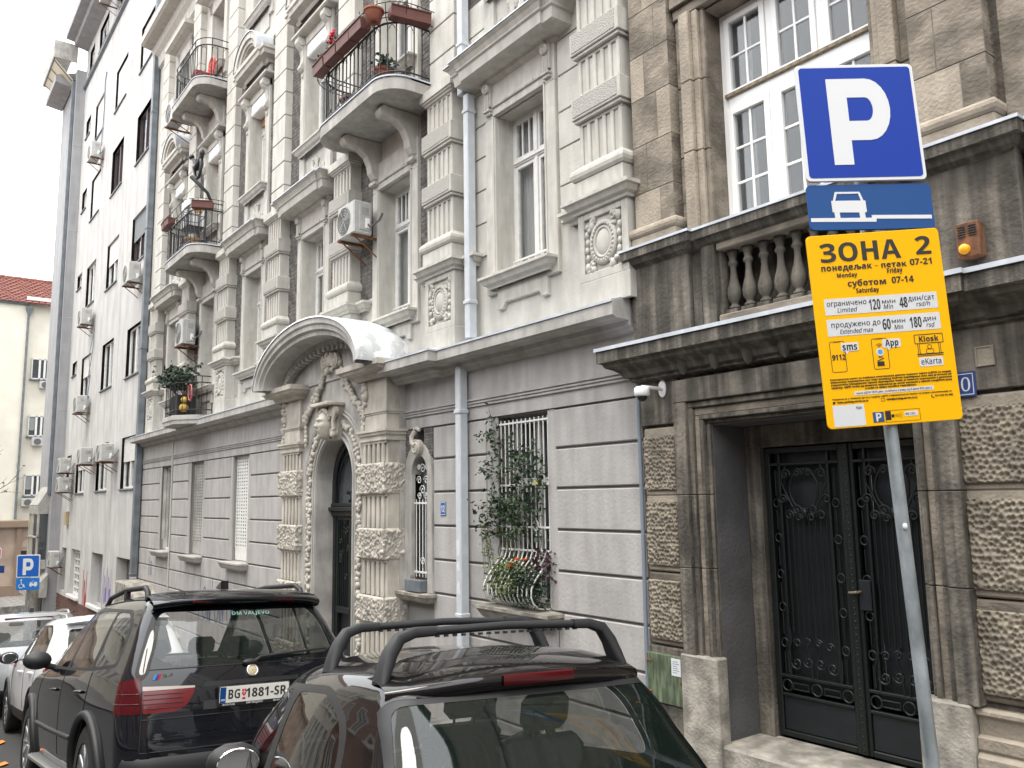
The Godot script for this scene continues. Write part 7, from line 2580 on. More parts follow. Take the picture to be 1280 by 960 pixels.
# an outdoor air conditioner on its bracket; x0..x1 along the wall, front face towards the street
func ac_unit(label: String, x0: float, x1: float, y0: float, y1: float, z0: float, z1: float) -> void:
	var t = thing("air_conditioner", label, "air conditioner", Vector3((x0 + x1) / 2, y0, z0), "outdoor air conditioners on the facades")
	part(bx(x0, x1, y0, y1, z0, z1, 0.018), "casing", M.ac_white, t)
	var c = Vector2(lerpf(x0, x1, 0.40), (y0 + y1) / 2)
	var r = (y1 - y0) * 0.42
	var m = MB.new()
	m.prism(circle(c, r, 24), z1 - 0.002, z1 + 0.004)
	part(m, "fan_opening", M.ac_grille, t)
	m = MB.new()
	for k in 5: m.tube(spiral(Vector3(c.x, c.y, z1 + 0.008), r * (0.2 + 0.19 * k), r * (0.2 + 0.19 * k), 0, 1.0, 20), 0.004, 4, true)
	for k in 6: m.bar(Vector3(c.x, c.y, z1 + 0.008), Vector3(c.x + cos(k * TAU / 6) * r, c.y + sin(k * TAU / 6) * r, z1 + 0.008), 0.004, 4)
	part(m, "fan_guard", M.ac_white, t)
	# service cover and label on the side that faces down the street
	part(bx(x1 - 0.002, x1 + 0.012, y0 + 0.06, y1 - 0.06, z0 + 0.03, z1 - 0.09, 0.005), "service_cover", M.ac_white, t)
	part(bx(x1 + 0.011, x1 + 0.014, y1 - 0.22, y1 - 0.10, z0 + 0.06, z1 - 0.12), "rating_label", M.trim_grey, t)
	part(bx(x1 + 0.011, x1 + 0.03, y0 + 0.09, y0 + 0.24, z0 + 0.05, z0 + 0.12, 0.006), "valve_cover", M.white_plastic, t)
	m = MB.new()
	for x in [lerpf(x0, x1, 0.12), lerpf(x0, x1, 0.88)]:
		m.box(x - 0.02, x + 0.02, y0 - 0.04, y0 - 0.005, 0.0, z1 + 0.02)
		m.bar(Vector3(x, y0 - 0.03, z1 - 0.05), Vector3(x, y0 - 0.32, 0.01), 0.012, 5)
	part(m, "bracket", M.rust, t)
	m = MB.new()
	m.tube(PackedVector3Array([Vector3(x1 + 0.02, y0 + 0.15, z0 + 0.08), Vector3(x1 + 0.07, y0 + 0.10, z0 + 0.06), Vector3(x1 + 0.09, y0 + 0.22, z0 * 0.6), Vector3(x1 + 0.05, y0 + 0.35, 0.02)]), 0.016, 6)
	part(m, "hose", M.ac_grille, t)

func pot(label: String, c: Vector3, r: float, h: float, mat: Material) -> Node3D:
	var t = thing("flower_pot", label, "flower pot", c)
	var m = MB.new()
	m.lathe([[0.0, 0.0], [r * 0.74, 0.0], [r * 0.95, h * 0.82], [r * 1.06, h * 0.82], [r * 1.08, h], [r * 0.92, h], [r * 0.9, h * 0.9], [0.0, h * 0.88]], c, 18)
	part(m, "pot", mat, t)
	return t

func window_box(label: String, a: Vector3, b2: Vector3, w: float, h: float, plant: Material, blooms: bool) -> void:
	var t = thing("window_box", label, "window box", (a + b2) / 2, "flower boxes hung on the balcony rails")
	var d = (b2 - a).normalized()
	var s = Vector3(-d.z, 0, d.x) * w / 2
	var m = MB.new()
	var o = (a + b2) / 2 + Vector3(0, h / 2, 0)
	var p = []
	for e in [[a, 0.86, 0.0], [b2, 0.86, 0.0], [a, 1.0, h], [b2, 1.0, h]]:
		p.append([e[0] + s * e[1] + Vector3(0, e[2], 0), e[0] - s * e[1] + Vector3(0, e[2], 0)])
	m.quada(p[0][0], p[1][0], p[3][0], p[2][0], o)
	m.quada(p[0][1], p[1][1], p[3][1], p[2][1], o)
	m.quada(p[0][0], p[0][1], p[2][1], p[2][0], o)
	m.quada(p[1][0], p[1][1], p[3][1], p[3][0], o)
	m.quada(p[0][0], p[1][0], p[1][1], p[0][1], o)
	m.quada(p[2][0] - Vector3(0, 0.02, 0), p[3][0] - Vector3(0, 0.02, 0), p[3][1] - Vector3(0, 0.02, 0), p[2][1] - Vector3(0, 0.02, 0), o - Vector3(0, 1, 0))
	for e in [0, 1]: m.bar(p[2][e], p[3][e], 0.014, 6)
	part(m, "box", M.planter_brown, t)
	m = MB.new()
	var pts = PackedVector3Array()
	for i in 9: pts.append(a.lerp(b2, rng.randf_range(0.1, 0.9)) + Vector3(0, h + rng.randf_range(0.0, 0.07), 0))
	leaves(m, pts, 0.05, 0.05, 4)
	stuff(part(m, "leaves", plant, t))
	if blooms:
		m = MB.new()
		for i in 3:
			var q = a.lerp(b2, 0.3 + 0.12 * i) + Vector3(0.0, h + 0.16 + 0.05 * i, 0.02)
			for k in 6: m.ball(q + Vector3(rng.randf_range(-0.03, 0.03), rng.randf_range(-0.03, 0.03), rng.randf_range(-0.03, 0.03)), Vector3(0.022, 0.02, 0.022), 4, 6)
			m.bar(q, q - Vector3(0, 0.16, 0), 0.004, 4)
		part(m, "bloom", M.red_flower, t)
		m = MB.new()
		pts = PackedVector3Array()
		for i in 12: pts.append(a.lerp(b2, rng.randf_range(0.25, 0.6)) + Vector3(0, h + rng.randf_range(0.0, 0.2), 0))
		leaves(m, pts, 0.06, 0.05, 5)
		stuff(part(m, "geranium_leaves", M.leaf_dark, t))

func downpipe(label: String, segs: Array, collars: Array, mat: Material) -> void:
	var t = thing("downpipe", label, "downpipe", Vector3(segs[0][0], segs[0][2], 0))
	for s in segs: part(bx(s[0], s[1], s[2], s[3], s[4], s[5], 0.012), "pipe", mat, t)
	for c in collars: part(bx(c[0] - 0.012, c[1] + 0.012, c[2], c[2] + 0.05, c[3] - 0.005, c[4] + 0.012, 0.008), "collar", mat, t)

func scribble(called: String, label: String, mat: Material, at: Vector3, w: float, h: float, n: int, sd: int, r := 0.012) -> void:
	rng.seed = sd
	var m = MB.new()
	var x = at.x
	for i in n:
		var p = PackedVector3Array()
		var k = rng.randi_range(3, 6)
		var kind = i % 3
		for j in 9:
			var f = j / 8.0
			if kind == 0: p.append(Vector3(x + 0.05 * w * f + rng.randf_range(-0.01, 0.01), at.y + h * f * rng.randf_range(0.95, 1.0), at.z))
			elif kind == 1: p.append(Vector3(x + w / n * 0.5 + cos(f * TAU + 1.0) * w / n * 0.5, at.y + h * (0.4 + 0.36 * sin(f * TAU + 1.0)), at.z))
			else: p.append(Vector3(x + w / n * f, at.y + h * (0.25 + 0.22 * sin(f * PI * k)), at.z))
		# flat paint strokes on the wall
		for j in p.size() - 1:
			var d = (p[j + 1] - p[j])
			var q = Vector3(-d.y, d.x, 0).normalized() * r
			m.quad(p[j] - q, p[j + 1] - q, p[j + 1] + q, p[j] + q)
		x += w / n
	tag(part(m, called, mat, self, at), label, "graffiti")

func grey_fittings() -> void:
	downpipe("pale blue square downpipe between the portal and the rose window", [[-8.40, -8.29, -0.68, 3.20, 0.03, 0.15], [-8.13, -8.03, 3.50, 6.60, 0.06, 0.18], [-8.26, -8.15, 6.64, 14.9, 0.06, 0.18]], [[-8.40, -8.29, 2.62, 0.03, 0.15], [-8.40, -8.29, 0.22, 0.03, 0.15], [-8.13, -8.03, 3.92, 0.06, 0.18], [-8.13, -8.03, 6.35, 0.06, 0.18], [-8.26, -8.15, 7.30, 0.06, 0.18]], M.pipe_paint)
	# torn posters on the pipe
	rng.seed = 3
	for q in [[1.02, 0.13], [0.55, 0.10], [0.80, 0.06]]:
		var pm = MB.new()
		var pp = PackedVector2Array()
		for i in 9: pp.append(Vector2(-8.345 + cos(TAU * i / 9) * 0.045 * rng.randf_range(0.6, 1.1), q[0] + sin(TAU * i / 9) * q[1] * rng.randf_range(0.6, 1.1)))
		pm.prism(pp, 0.150, 0.1525)
		tag(part(pm, "torn_paper", M.sign_white, self, Vector3(-8.345, q[0], 0.15)), ["upper torn scrap of white paper on the downpipe beside the arched window", "lower torn scrap of white paper on the downpipe beside the arched window", "small middle scrap of white paper on the downpipe beside the arched window"][[0.13, 0.10, 0.06].find(q[1])], "paper scrap")
	var m = MB.new()
	m.tube(PackedVector3Array([Vector3(-21.38, 3.15, 0.02), Vector3(-21.38, -0.15, 0.02), Vector3(-21.38, -1.9, 0.02)]), 0.018, 7)
	tag(part(m, "thin_pipe", M.wall_cream, self, Vector3(-21.38, -1.9, 0.02)), "thin pale pipe between the two leftmost ground floor windows", "pipe")
	# number 12
	var t = thing("number_plate", "small blue house number 12 on the grey wall", "house number", Vector3(-8.905, 1.39, 0.002))
	part(bx(-8.97, -8.84, 1.395, 1.565, 0.0, 0.010, 0.003), "plate", surf("plate_blue_mid", lin(0.03, 0.11, 0.30), 0.4), t)
	m = MB.new()
	frame_ring(m, -8.963, -8.847, 1.402, 1.558, 0.006, 0.010, 0.0115, 0.0005)
	part(m, "border", M.sign_white, t)
	words("12", 0.11, M.sign_white, t, Transform3D(Basis(), Vector3(-8.905, 1.48, 0.0105) - t.position), 0, true, 0.075)
	# air conditioners
	ac_unit("white air conditioner on the grey building beside the balcony's under side", -11.12, -10.58, 5.45, 5.95, 0.16, 0.46)
	ac_unit("air conditioner on the pier over the black planters", -19.95, -19.35, 5.22, 5.80, 0.15, 0.45)
	ac_unit("air conditioner at the left end of the uppermost balcony", -20.9, -20.25, 10.95, 11.5, 0.35, 0.65)
	# flower boxes along the flowered balcony's rail
	rng.seed = 55
	var edge = balcony_path(-10.12, 1.22, 0.87, 0.42, 7.90)
	var l = length_of(edge)
	var names = ["leftmost brown flower box on the balcony rail", "second brown flower box on the balcony rail with red blooms", "third brown flower box on the balcony rail", "brown flower box at the bend of the balcony rail", "rightmost brown flower box on the balcony rail near the pier"]
	var ds = [[0.26, 0.36], [0.37, 0.47], [0.48, 0.58], [0.585, 0.68], [0.80, 0.95]]
	for i in 5: window_box(names[i], along(edge, l * ds[i][0])[0], along(edge, l * ds[i][1])[0], 0.17, 0.15, M.leaf_dark if i % 2 else M.leaf_dry, i == 1)
	var q = along(edge, l * 0.735)
	t = pot("round terracotta pot hung at the corner of the balcony rail", q[0], 0.13, 0.16, M.terracotta)
	t = pot("terracotta pot with a leafy plant on the flowered balcony", Vector3(-9.42, 7.12, 0.62), 0.13, 0.26, M.terracotta)
	m = MB.new()
	var pts = PackedVector3Array()
	for i in 22: pts.append(Vector3(-9.42, 7.44, 0.62) + Vector3(rng.randf_range(-0.16, 0.16), rng.randf_range(-0.05, 0.1), rng.randf_range(-0.14, 0.14)))
	leaves(m, pts, 0.08, 0.05, 6)
	stuff(part(m, "leaves", M.leaf_dark, t))
	t = pot("brown trough standing behind the balcony bars", Vector3(-10.4, 7.12, 0.6), 0.16, 0.24, M.planter_brown)
	# middle left balcony: boxes, pots, a wire cage and a white cabinet
	edge = balcony_path(-18.82, 1.22, 0.85, 0.42, 7.90)
	l = length_of(edge)
	names = ["left terracotta box on the caged balcony's rail", "second terracotta box on the caged balcony's rail", "right terracotta box on the caged balcony's rail"]
	ds = [[0.25, 0.33], [0.345, 0.43], [0.78, 0.90]]
	for i in 3: window_box(names[i], along(edge, l * ds[i][0])[0], along(edge, l * ds[i][1])[0], 0.17, 0.15, M.leaf_dry, false)
	pot("ochre pot standing on the floor of the caged balcony", Vector3(-18.45, 7.13, 0.55), 0.17, 0.30, surf("ochre", lin(0.36, 0.22, 0.11), 0.8))
	t = thing("wire_cage", "tall dark wire cage standing on the middle left balcony", "cage", Vector3(-18.75, 7.13, 0.45))
	m = MB.new()
	for x in [-19.0, -18.5]:
		for z in [0.28, 0.66]: m.bar(Vector3(x, 7.13, z), Vector3(x, 8.2, z), 0.012, 5)
	for y in [7.15, 7.45, 7.75, 8.0, 8.2]:
		m.tube(PackedVector3Array([Vector3(-19.0, y, 0.28), Vector3(-18.5, y, 0.28), Vector3(-18.5, y, 0.66), Vector3(-19.0, y, 0.66)]), 0.010, 5, true)
	for i in 8:
		m.bar(Vector3(-18.98 + 0.068 * i, 7.4, 0.66), Vector3(-18.98 + 0.068 * i, 8.2, 0.66), 0.005, 4)
		m.bar(Vector3(-18.5, 7.4, 0.30 + 0.05 * i), Vector3(-18.5, 8.2, 0.30 + 0.05 * i), 0.005, 4)
	part(m, "frame", M.rail_black, t)
	m = MB.new()
	for y in [7.46, 7.76]: m.box(-18.98, -18.52, y, y + 0.012, 0.29, 0.65)
	part(m, "shelf", M.pipe_dark, t)
	t = thing("storage_cabinet", "white cabinet with an orange label on the caged balcony", "cabinet", Vector3(-19.4, 8.05, 0.2))
	part(bx(-19.62, -19.05, 7.9, 8.62, 0.10, 0.50, 0.015), "body", M.white_plastic, t)
	part(bx(-19.052, -19.046, 8.25, 8.48, 0.2, 0.38), "label", surf("label_orange", lin(0.55, 0.30, 0.10), 0.7), t)
	# black wrought dragon-like bracket on the pier
	t = thing("iron_bracket", "black wrought iron dragon bracket at the balcony's right end", "iron bracket", Vector3(-17.85, 8.2, 0.35))
	m = MB.new()
	m.tube(PackedVector3Array([Vector3(-17.95, 8.15, 0.30), Vector3(-17.9, 8.35, 0.42), Vector3(-17.98, 8.55, 0.60), Vector3(-18.1, 8.72, 0.72)]), 0.03, 7, false, 0.045)
	m.tube(spiral(Vector3(-18.05, 8.92, 0.60), 0.24, 0.22, -1.2, 0.95, 24), 0.035, 7)
	m.tube(PackedVector3Array([Vector3(-18.2, 9.0, 0.6), Vector3(-18.05, 8.95, 0.62), Vector3(-17.92, 9.05, 0.6), Vector3(-17.86, 9.18, 0.58)]), 0.09, 8, false, 0.05)
	m.tube(PackedVector3Array([Vector3(-18.2, 9.0, 0.6), Vector3(-18.28, 9.18, 0.62), Vector3(-18.36, 9.26, 0.66)]), 0.06, 7, false, 0.03)
	m.ball(Vector3(-18.36, 9.28, 0.66), Vector3(0.09, 0.06, 0.06)); m.ball(Vector3(-17.85, 9.22, 0.58), Vector3(0.06, 0.08, 0.06))
	m.tri(Vector3(-18.05, 9.0, 0.6), Vector3(-17.9, 9.35, 0.6), Vector3(-17.95, 8.98, 0.62))
	part(m, "figure", M.rail_black, t)
	# red chair on the uppermost balcony
	t = thing("chair", "red plastic garden chair on the uppermost balcony", "chair", Vector3(-18.55, 10.95, 0.45))
	part(bx(-18.76, -18.34, 11.36, 11.39, 0.25, 0.65, 0.012), "seat", M.red_plastic, t)
	for x in [-18.73, -18.37]:
		for z in [0.28, 0.62]: part(bx(x - 0.022, x + 0.022, 10.95, 11.37, z - 0.022, z + 0.022, 0.006), "leg", M.red_plastic, t)
	m = MB.new()
	var arc = PackedVector3Array([Vector3(-18.75, 11.38, 0.27)])
	for i in 11: arc.append(Vector3(-18.55 - cos(PI * i / 10) * 0.2, 11.72 + sin(PI * i / 10) * 0.16, 0.24))
	arc.append(Vector3(-18.35, 11.38, 0.27))
	m.tube(arc, 0.022, 7)
	for i in 4: m.bar(Vector3(-18.67 + 0.08 * i, 11.38, 0.26), Vector3(-18.67 + 0.08 * i, 11.84, 0.24), 0.014, 5)
	for i in 5: m.tube(spiral(Vector3(-18.68 + 0.065 * i, 11.62 + 0.05 * (i % 2), 0.25), 0.045, 0.045, 0, 1.0, 10), 0.010, 4, true)
	part(m, "backrest", M.red_plastic, t)
	t = thing("storage_box", "white patterned box on the uppermost balcony floor", "box", Vector3(-18.95, 10.96, 0.5))
	part(bx(-19.2, -18.8, 10.96, 11.2, 0.35, 0.65, 0.01), "body", M.white_plastic, t)
	# black planters with shrubs on the low balcony
	rng.seed = 66
	var pl = [[-19.88, -19.40, 0.46, "left black planter with a dark shrub on the low balcony"], [-19.36, -18.88, 0.58, "right black planter with a dark shrub on the low balcony"]]
	for e in pl:
		t = thing("planter_box", e[3], "planter", Vector3((e[0] + e[1]) / 2, 3.5, 0.45), "black planters on the low balcony")
		part(bx(e[0], e[1], 3.50, 3.98, 0.22, e[2] + 0.05, 0.015), "box", M.black, t)
		m = MB.new()
		pts = PackedVector3Array()
		for i in 46: pts.append(Vector3(rng.randf_range(e[0] - 0.22, e[1] + 0.3), rng.randf_range(4.22, 4.62), rng.randf_range(0.25, 0.8)))
		leaves(m, pts, 0.11, 0.10, 7)
		stuff(part(m, "foliage", M.leaf_dark, t))
		m = MB.new()
		for i in 8: m.bar(Vector3(rng.randf_range(e[0] + 0.1, e[1] - 0.1), 3.95, 0.4), Vector3(rng.randf_range(e[0], e[1]), 4.4, rng.randf_range(0.3, 0.6)), 0.008, 4)
		part(m, "stems", M.bark, t)
	t = thing("garden_hose", "coiled pink hose hanging on the low balcony's railing", "hose", Vector3(-18.55, 3.6, 0.4))
	m = MB.new()
	for k in 3: m.tube(spiral(Vector3(-18.62 + 0.05 * k, 4.0, 0.42 + 0.02 * k), 0.17, 0.19, 0.5 * k, 1.0, 18, 0.7), 0.012, 5, true)
	part(m, "coil", surf("hose_pink", lin(0.55, 0.16, 0.16), 0.5), t)
	m = MB.new()
	m.ball(Vector3(-18.8, 3.68, 0.5), Vector3(0.14, 0.10, 0.10)); m.ball(Vector3(-18.72, 3.85, 0.52), Vector3(0.08, 0.07, 0.07))
	tag(part(m, "yellow_bag", surf("bag_yellow", lin(0.50, 0.33, 0.06), 0.7), self, Vector3(-18.8, 3.5, 0.5)), "yellow and red bag lying behind the low balcony's railing", "bag")
	scribble("graffiti", "blue graffiti scrawl under the ground floor windows left of portal", M.graffiti_blue, Vector3(-18.9, -0.9, 0.004), 2.4, 0.95, 9, 21, 0.014)
	scribble("graffiti", "small blue graffiti mark near the left end of grey wall", M.graffiti_blue, Vector3(-23.3, -0.25, 0.004), 0.3, 0.5, 2, 22, 0.014)
	# sloping stone cheek at the left foot of the wall
	m = MB.new()
	m.prism(PackedVector2Array([Vector2(-24.5, -3.2), Vector2(-24.5, -0.42), Vector2(-23.2, -0.42), Vector2(-20.2, -1.45), Vector2(-20.2, -3.2)]), 0.0, 0.55, 0.03)
	tag(part(m, "stone_cheek", M.plinth_stone, self, Vector3(-22.5, -2.5, 0.2)), "sloping worn stone cheek at the foot of the grey wall", "stone cheek")

# ---------- the white rendered apartment building ----------
func plain_window(b: Node3D, x0: float, x1: float, y0: float, y1: float, kind: int, label := "") -> void:
	# kind: 0 white frame, 1 maroon frame, 2 closed white shutter, 3 half lowered blind over white frame, 4 maroon with half blind
	var z = -0.09
	var fm: Material = M.maroon if kind == 1 or kind == 4 else M.white_paint
	var m = MB.new()
	frame_ring(m, x0, x1, y0, y1, 0.06, z - 0.06, z)
	m.box((x0 + x1) / 2 - 0.05, (x0 + x1) / 2 + 0.05, y0, y1, z - 0.06, z + 0.01, 0.005)
	var w = part(m, "window", fm, b)
	if label: w.set_meta("label", label)
	part(bx(x0 + 0.04, x1 - 0.04, y0 + 0.04, y1 - 0.04, z - 0.04, z - 0.034), "pane", M.pane, w)
	part(bx(x0 - 0.1, x1 + 0.1, y0 - 0.1, y1 + 0.1, z - 0.75, z - 0.7), "room", M.dark_room, w)
	m = MB.new()
	for s in [0, 1]:
		var rows = []
		for i in 11:
			var x = lerpf(x0 + 0.05 if s == 0 else x1 - 0.05, lerpf(x0, x1, 0.36 if s == 0 else 0.64), i / 10.0)
			rows.append(PackedVector3Array([Vector3(x, y0, z - 0.12 + 0.02 * sin(i * 2.0)), Vector3(x, y1, z - 0.12 + 0.015 * sin(i * 2.0))]))
		m.grid(rows)
	part(m, "curtain", M.curtain if kind != 1 else M.grey_blind, w)
	if kind >= 2:
		var yb = y0 + 0.02 if kind == 2 else lerpf(y0, y1, 0.52)
		m = MB.new()
		var y = yb
		while y < y1 - 0.02:
			m.box(x0 + 0.03, x1 - 0.03, y, y + 0.042, z + 0.012, z + 0.026, 0.005)
			y += 0.045
		part(m, "roller_shutter", M.white_paint if kind != 4 else M.grey_blind, w)
	part(bx(x0 - 0.03, x1 + 0.03, y0 - 0.05, y0, -0.2, 0.05, 0.008), "sill", M.pipe_dark, w)
	m = MB.new()
	m.box(x0 - 0.012, x0, y0, y1, -0.32, -0.002); m.box(x1, x1 + 0.012, y0, y1, -0.32, -0.002); m.box(x0, x1, y1, y1 + 0.012, -0.32, -0.002)
	part(m, "reveal", M.white_reveal, w)

func white_building() -> void:
	var b = thing("white_building", "tall plain white rendered apartment block beyond the ornate building", "building", Vector3(-31, -3.0, 0))
	var cols = [[-37.4, -36.68], [-36.68, -35.73], [-35.73, -34.65], [-34.65, -32.92], [-32.92, -30.88], [-30.88, -29.08], [-29.08, -27.15], [-27.15, -25.40], [-25.40, -24.58]]
	var op = {1: [[-1.62, -0.02], [2.2, 3.5], [6.66, 7.2], [10.18, 10.78], [13.45, 14.3], [16.65, 17.42], [19.55, 20.55]], 3: [[-1.62, 0.0], [2.03, 3.62], [5.5, 7.1], [9.05, 10.65], [12.52, 14.18], [15.75, 17.28], [19.55, 20.55]], 5: [[-1.62, 0.03], [2.05, 3.6], [5.43, 7.02], [8.95, 10.56], [12.35, 14.0], [15.5, 17.05], [19.55, 20.55]], 7: [[-2.7, 0.05], [2.05, 3.58], [5.41, 6.92], [8.88, 10.46], [12.25, 13.85], [15.35, 16.9], [19.55, 20.55]]}
	var m = MB.new()
	for i in 9:
		var c: Array = cols[i]
		if not op.has(i): m.box(c[0], c[1], -6.0, 21.3, -0.8, 0.0)
		else:
			var y = -6.0
			for o in op[i]:
				m.box(c[0], c[1], y, o[0], -0.8, 0.0)
				y = o[1]
			m.box(c[0], c[1], y, 21.3, -0.8, 0.0)
	part(m, "wall", M.white_wall, b)
	m = MB.new()
	m.box(-37.4, -24.58, -6.0, 21.3, -11.0, -10.5); m.box(-37.4, -37.0, -6.0, 21.3, -10.5, -0.8); m.box(-25.0, -24.58, 13.0, 21.3, -10.5, -0.8); m.box(-37.4, -24.58, 21.3, 21.5, -11.0, 0.0)
	part(m, "rear_wall", M.pale_grey_wall, b)
	# windows by row
	var kinds = {1: [-1, 0, 0, 0, 0, 0, 0], 3: [-1, 3, 3, 0, 2, 2, 0], 5: [-1, 0, 0, 3, 1, 2, 0], 7: [-1, 3, 0, 4, 1, 2, 0]}
	for i in op:
		for r in op[i].size():
			if kinds[i][r] < 0: continue
			plain_window(b, cols[i][0], cols[i][1], op[i][r][0], op[i][r][1], kinds[i][r])
	# ground floor: grey metal door, brown shutter, barred window, niche
	part(bx(-27.15, -25.40, -2.7, 0.05, -0.35, -0.30), "roller_door", surf("door_brown", lin(0.17, 0.13, 0.11), 0.7), b)
	m = MB.new()
	for k in 26: m.box(-27.1, -25.45, -2.68 + 0.105 * k, -2.60 + 0.105 * k, -0.30, -0.285, 0.004)
	stuff(part(m, "shutter_slats", M["door_brown"], b))
	part(bx(-30.88, -29.08, -1.62, 0.03, -0.30, -0.26), "metal_door", M.pale_grey_wall, b)
	part(bx(-36.68, -35.73, -1.62, -0.02, -0.5, -0.45), "niche_back", M.grey_blind, b)
	m = MB.new()
	frame_ring(m, -34.65, -32.92, -1.62, 0.0, 0.07, -0.2, -0.12)
	for k in 2: m.box(-34.65 + 0.58 * (k + 1) - 0.03, -34.65 + 0.58 * (k + 1) + 0.03, -1.6, 0, -0.18, -0.12)
	for k in 6: m.box(-34.6, -32.95, -1.62 + 0.25 * (k + 1) - 0.022, -1.62 + 0.25 * (k + 1) + 0.022, -0.17, -0.125)
	part(m, "barred_window", M.white_paint, b)
	part(bx(-34.65, -32.92, -1.62, 0.0, -0.32, -0.3), "pane", M.pane_grey, b)
	part(bx(-34.75, -32.8, -1.72, -1.62, -0.2, 0.10, 0.01), "sill", M.white_paint, b)
	part(bx(-30.98, -28.98, -1.74, -1.62, -0.2, 0.10, 0.01), "door_sill", M.white_paint, b)
	# brick plinth
	m = MB.new()
	var y = -4.2
	var k = 0
	while y < -1.80:
		var x = -37.35 + (0.13 if k % 2 else 0.0)
		while x < -27.2:
			m.box(x, minf(x + 0.245, -27.2), y, y + 0.065, -0.02, 0.022 + 0.004 * ((k * 5 + int(x * 13)) % 3), 0.0)
			x += 0.262
		y += 0.078
		k += 1
	stuff(part(m, "brick_plinth", M.brick_red, b))
	# attic string course and eaves
	m = MB.new()
	m.sweep([Vector2(-37.4, 0.0), Vector2(-24.58, 0.0)], [Vector2(0, 19.30), Vector2(0.10, 19.28), Vector2(0.10, 19.18), Vector2(0.0, 19.12)])
	part(m, "string_course", M.pipe_dark, b)
	m = MB.new()
	m.sweep([Vector2(-37.4, 0.0), Vector2(-24.58, 0.0)], [Vector2(0, 21.6), Vector2(0.85, 21.5), Vector2(0.85, 21.22), Vector2(0.55, 21.18), Vector2(0.5, 21.0), Vector2(0.2, 20.95), Vector2(0, 20.9)])
	part(m, "eaves", M.pale_grey_wall, b)
	for x in [-31.95, -28.35]: part(bx(x - 0.008, x + 0.008, -1.5, 19.1, -0.002, 0.004), "panel_joint", M.trim_grey, b)
	# left wing standing forward
	m = MB.new()
	m.box(-40.9, -37.4, -6.0, 20.0, -9.0, 0.36)
	var w = part(m, "wing", M.pale_grey_wall, b)
	w.set_meta("label", "grey wing standing forward at the far end of white block")
	m = MB.new()
	m.box(-38.15, -37.75, 2.0, 19.4, 0.36, 0.40, 0.01)
	part(m, "dark_joint", M.black, w)
	part(bx(-37.72, -37.60, 2.0, 19.6, 0.36, 0.50, 0.02), "wing_pipe", M.pipe_dark, w)
	for yy in [5.4, 9.2, 12.9, 16.6]: part(bx(-37.41, -37.39, yy, yy + 0.02, -0.0, 0.37), "panel_joint", M.trim_grey, w)
	m = MB.new()
	m.sweep([Vector2(-40.95, 0.3), Vector2(-38.2, 0.3)], [Vector2(-0.5, 20.4), Vector2(0.75, 19.9), Vector2(0.75, 19.6), Vector2(0.1, 19.5)])
	part(m, "wing_eaves", M.pale_grey_wall, w)
	# glazed canopy high on the wing
	m = MB.new()
	var ca = [Vector3(-40.4, 20.9, 1.25), Vector3(-37.6, 20.9, 1.25), Vector3(-37.45, 21.15, 0.36), Vector3(-40.6, 21.15, 0.36)]
	m.quad(ca[0], ca[1], ca[2], ca[3])
	m.box(-40.6, -37.5, 20.35, 20.9, 1.21, 1.26, 0.01); m.box(-37.5, -37.44, 20.3, 21.1, 0.36, 1.26, 0.01); m.box(-40.6, -40.54, 20.3, 21.1, 0.36, 1.26, 0.01)
	var can = part(m, "roof_canopy", M.trim_grey, b)
	m = MB.new()
	m.quad(Vector3(-40.5, 20.3, 1.2), Vector3(-37.55, 20.3, 1.2), Vector3(-37.7, 19.55, 0.38), Vector3(-40.2, 19.55, 0.38))
	part(m, "canopy_panel", surf("aged_panel", lin(0.62, 0.56, 0.42), 0.6), can)
	m = MB.new()
	for x in [-40.4, -39.5, -38.6, -37.7]: m.bar(Vector3(x, 20.32, 1.22), Vector3(lerpf(x, -39.0, 0.15), 19.55, 0.38), 0.035, 5)
	m.bar(Vector3(-40.5, 20.32, 1.22), Vector3(-37.5, 20.32, 1.22), 0.035, 5)
	m.bar(Vector3(-40.3, 19.55, 0.42), Vector3(-37.6, 19.55, 0.42), 0.035, 5)
	part(m, "canopy_strut", M.pipe_dark, can)
	# glazed oriel with a metal hood on the wing's front
	m = MB.new()
	m.quad(Vector3(-40.5, 1.62, 0.75), Vector3(-38.0, 1.62, 0.75), Vector3(-38.0, 2.35, 0.36), Vector3(-40.3, 2.35, 0.36))
	m.tri(Vector3(-38.0, 1.62, 0.75), Vector3(-38.0, 1.62, 0.36), Vector3(-38.0, 2.35, 0.36))
	m.box(-40.5, -38.0, 1.25, 1.62, 0.36, 0.74, 0.01)
	for x in [-40.48, -39.3, -38.08]: m.box(x, x + 0.08, -0.6, 1.25, 0.66, 0.74, 0.01)
	m.box(-40.5, -38.0, 0.30, 0.38, 0.66, 0.74, 0.01); m.box(-40.5, -38.0, -0.65, -0.55, 0.36, 0.74, 0.01)
	m.box(-40.5, -38.0, -0.9, -0.65, 0.36, 0.6, 0.01)
	var ori = part(m, "glazed_oriel", M.trim_grey, b)
	part(bx(-40.42, -39.3, -0.56, 1.24, 0.68, 0.70), "pale_panel", surf("oriel_panel", lin(0.33, 0.32, 0.24), 0.5), ori)
	part(bx(-39.22, -38.06, -0.56, 1.24, 0.68, 0.70), "dark_pane", M.black, ori)
	part(bx(-38.06, -38.04, -0.56, 1.24, 0.38, 0.66), "side_pane", M.pane_grey, ori)
	m = MB.new()
	m.quad(Vector3(-40.3, -1.75, 0.95), Vector3(-37.2, -1.75, 0.95), Vector3(-37.2, -1.05, 0.36), Vector3(-40.3, -1.05, 0.36))
	m.tri(Vector3(-37.2, -1.75, 0.95), Vector3(-37.2, -1.75, 0.36), Vector3(-37.2, -1.05, 0.36))
	m.box(-40.3, -37.2, -1.95, -1.75, 0.36, 0.95, 0.01)
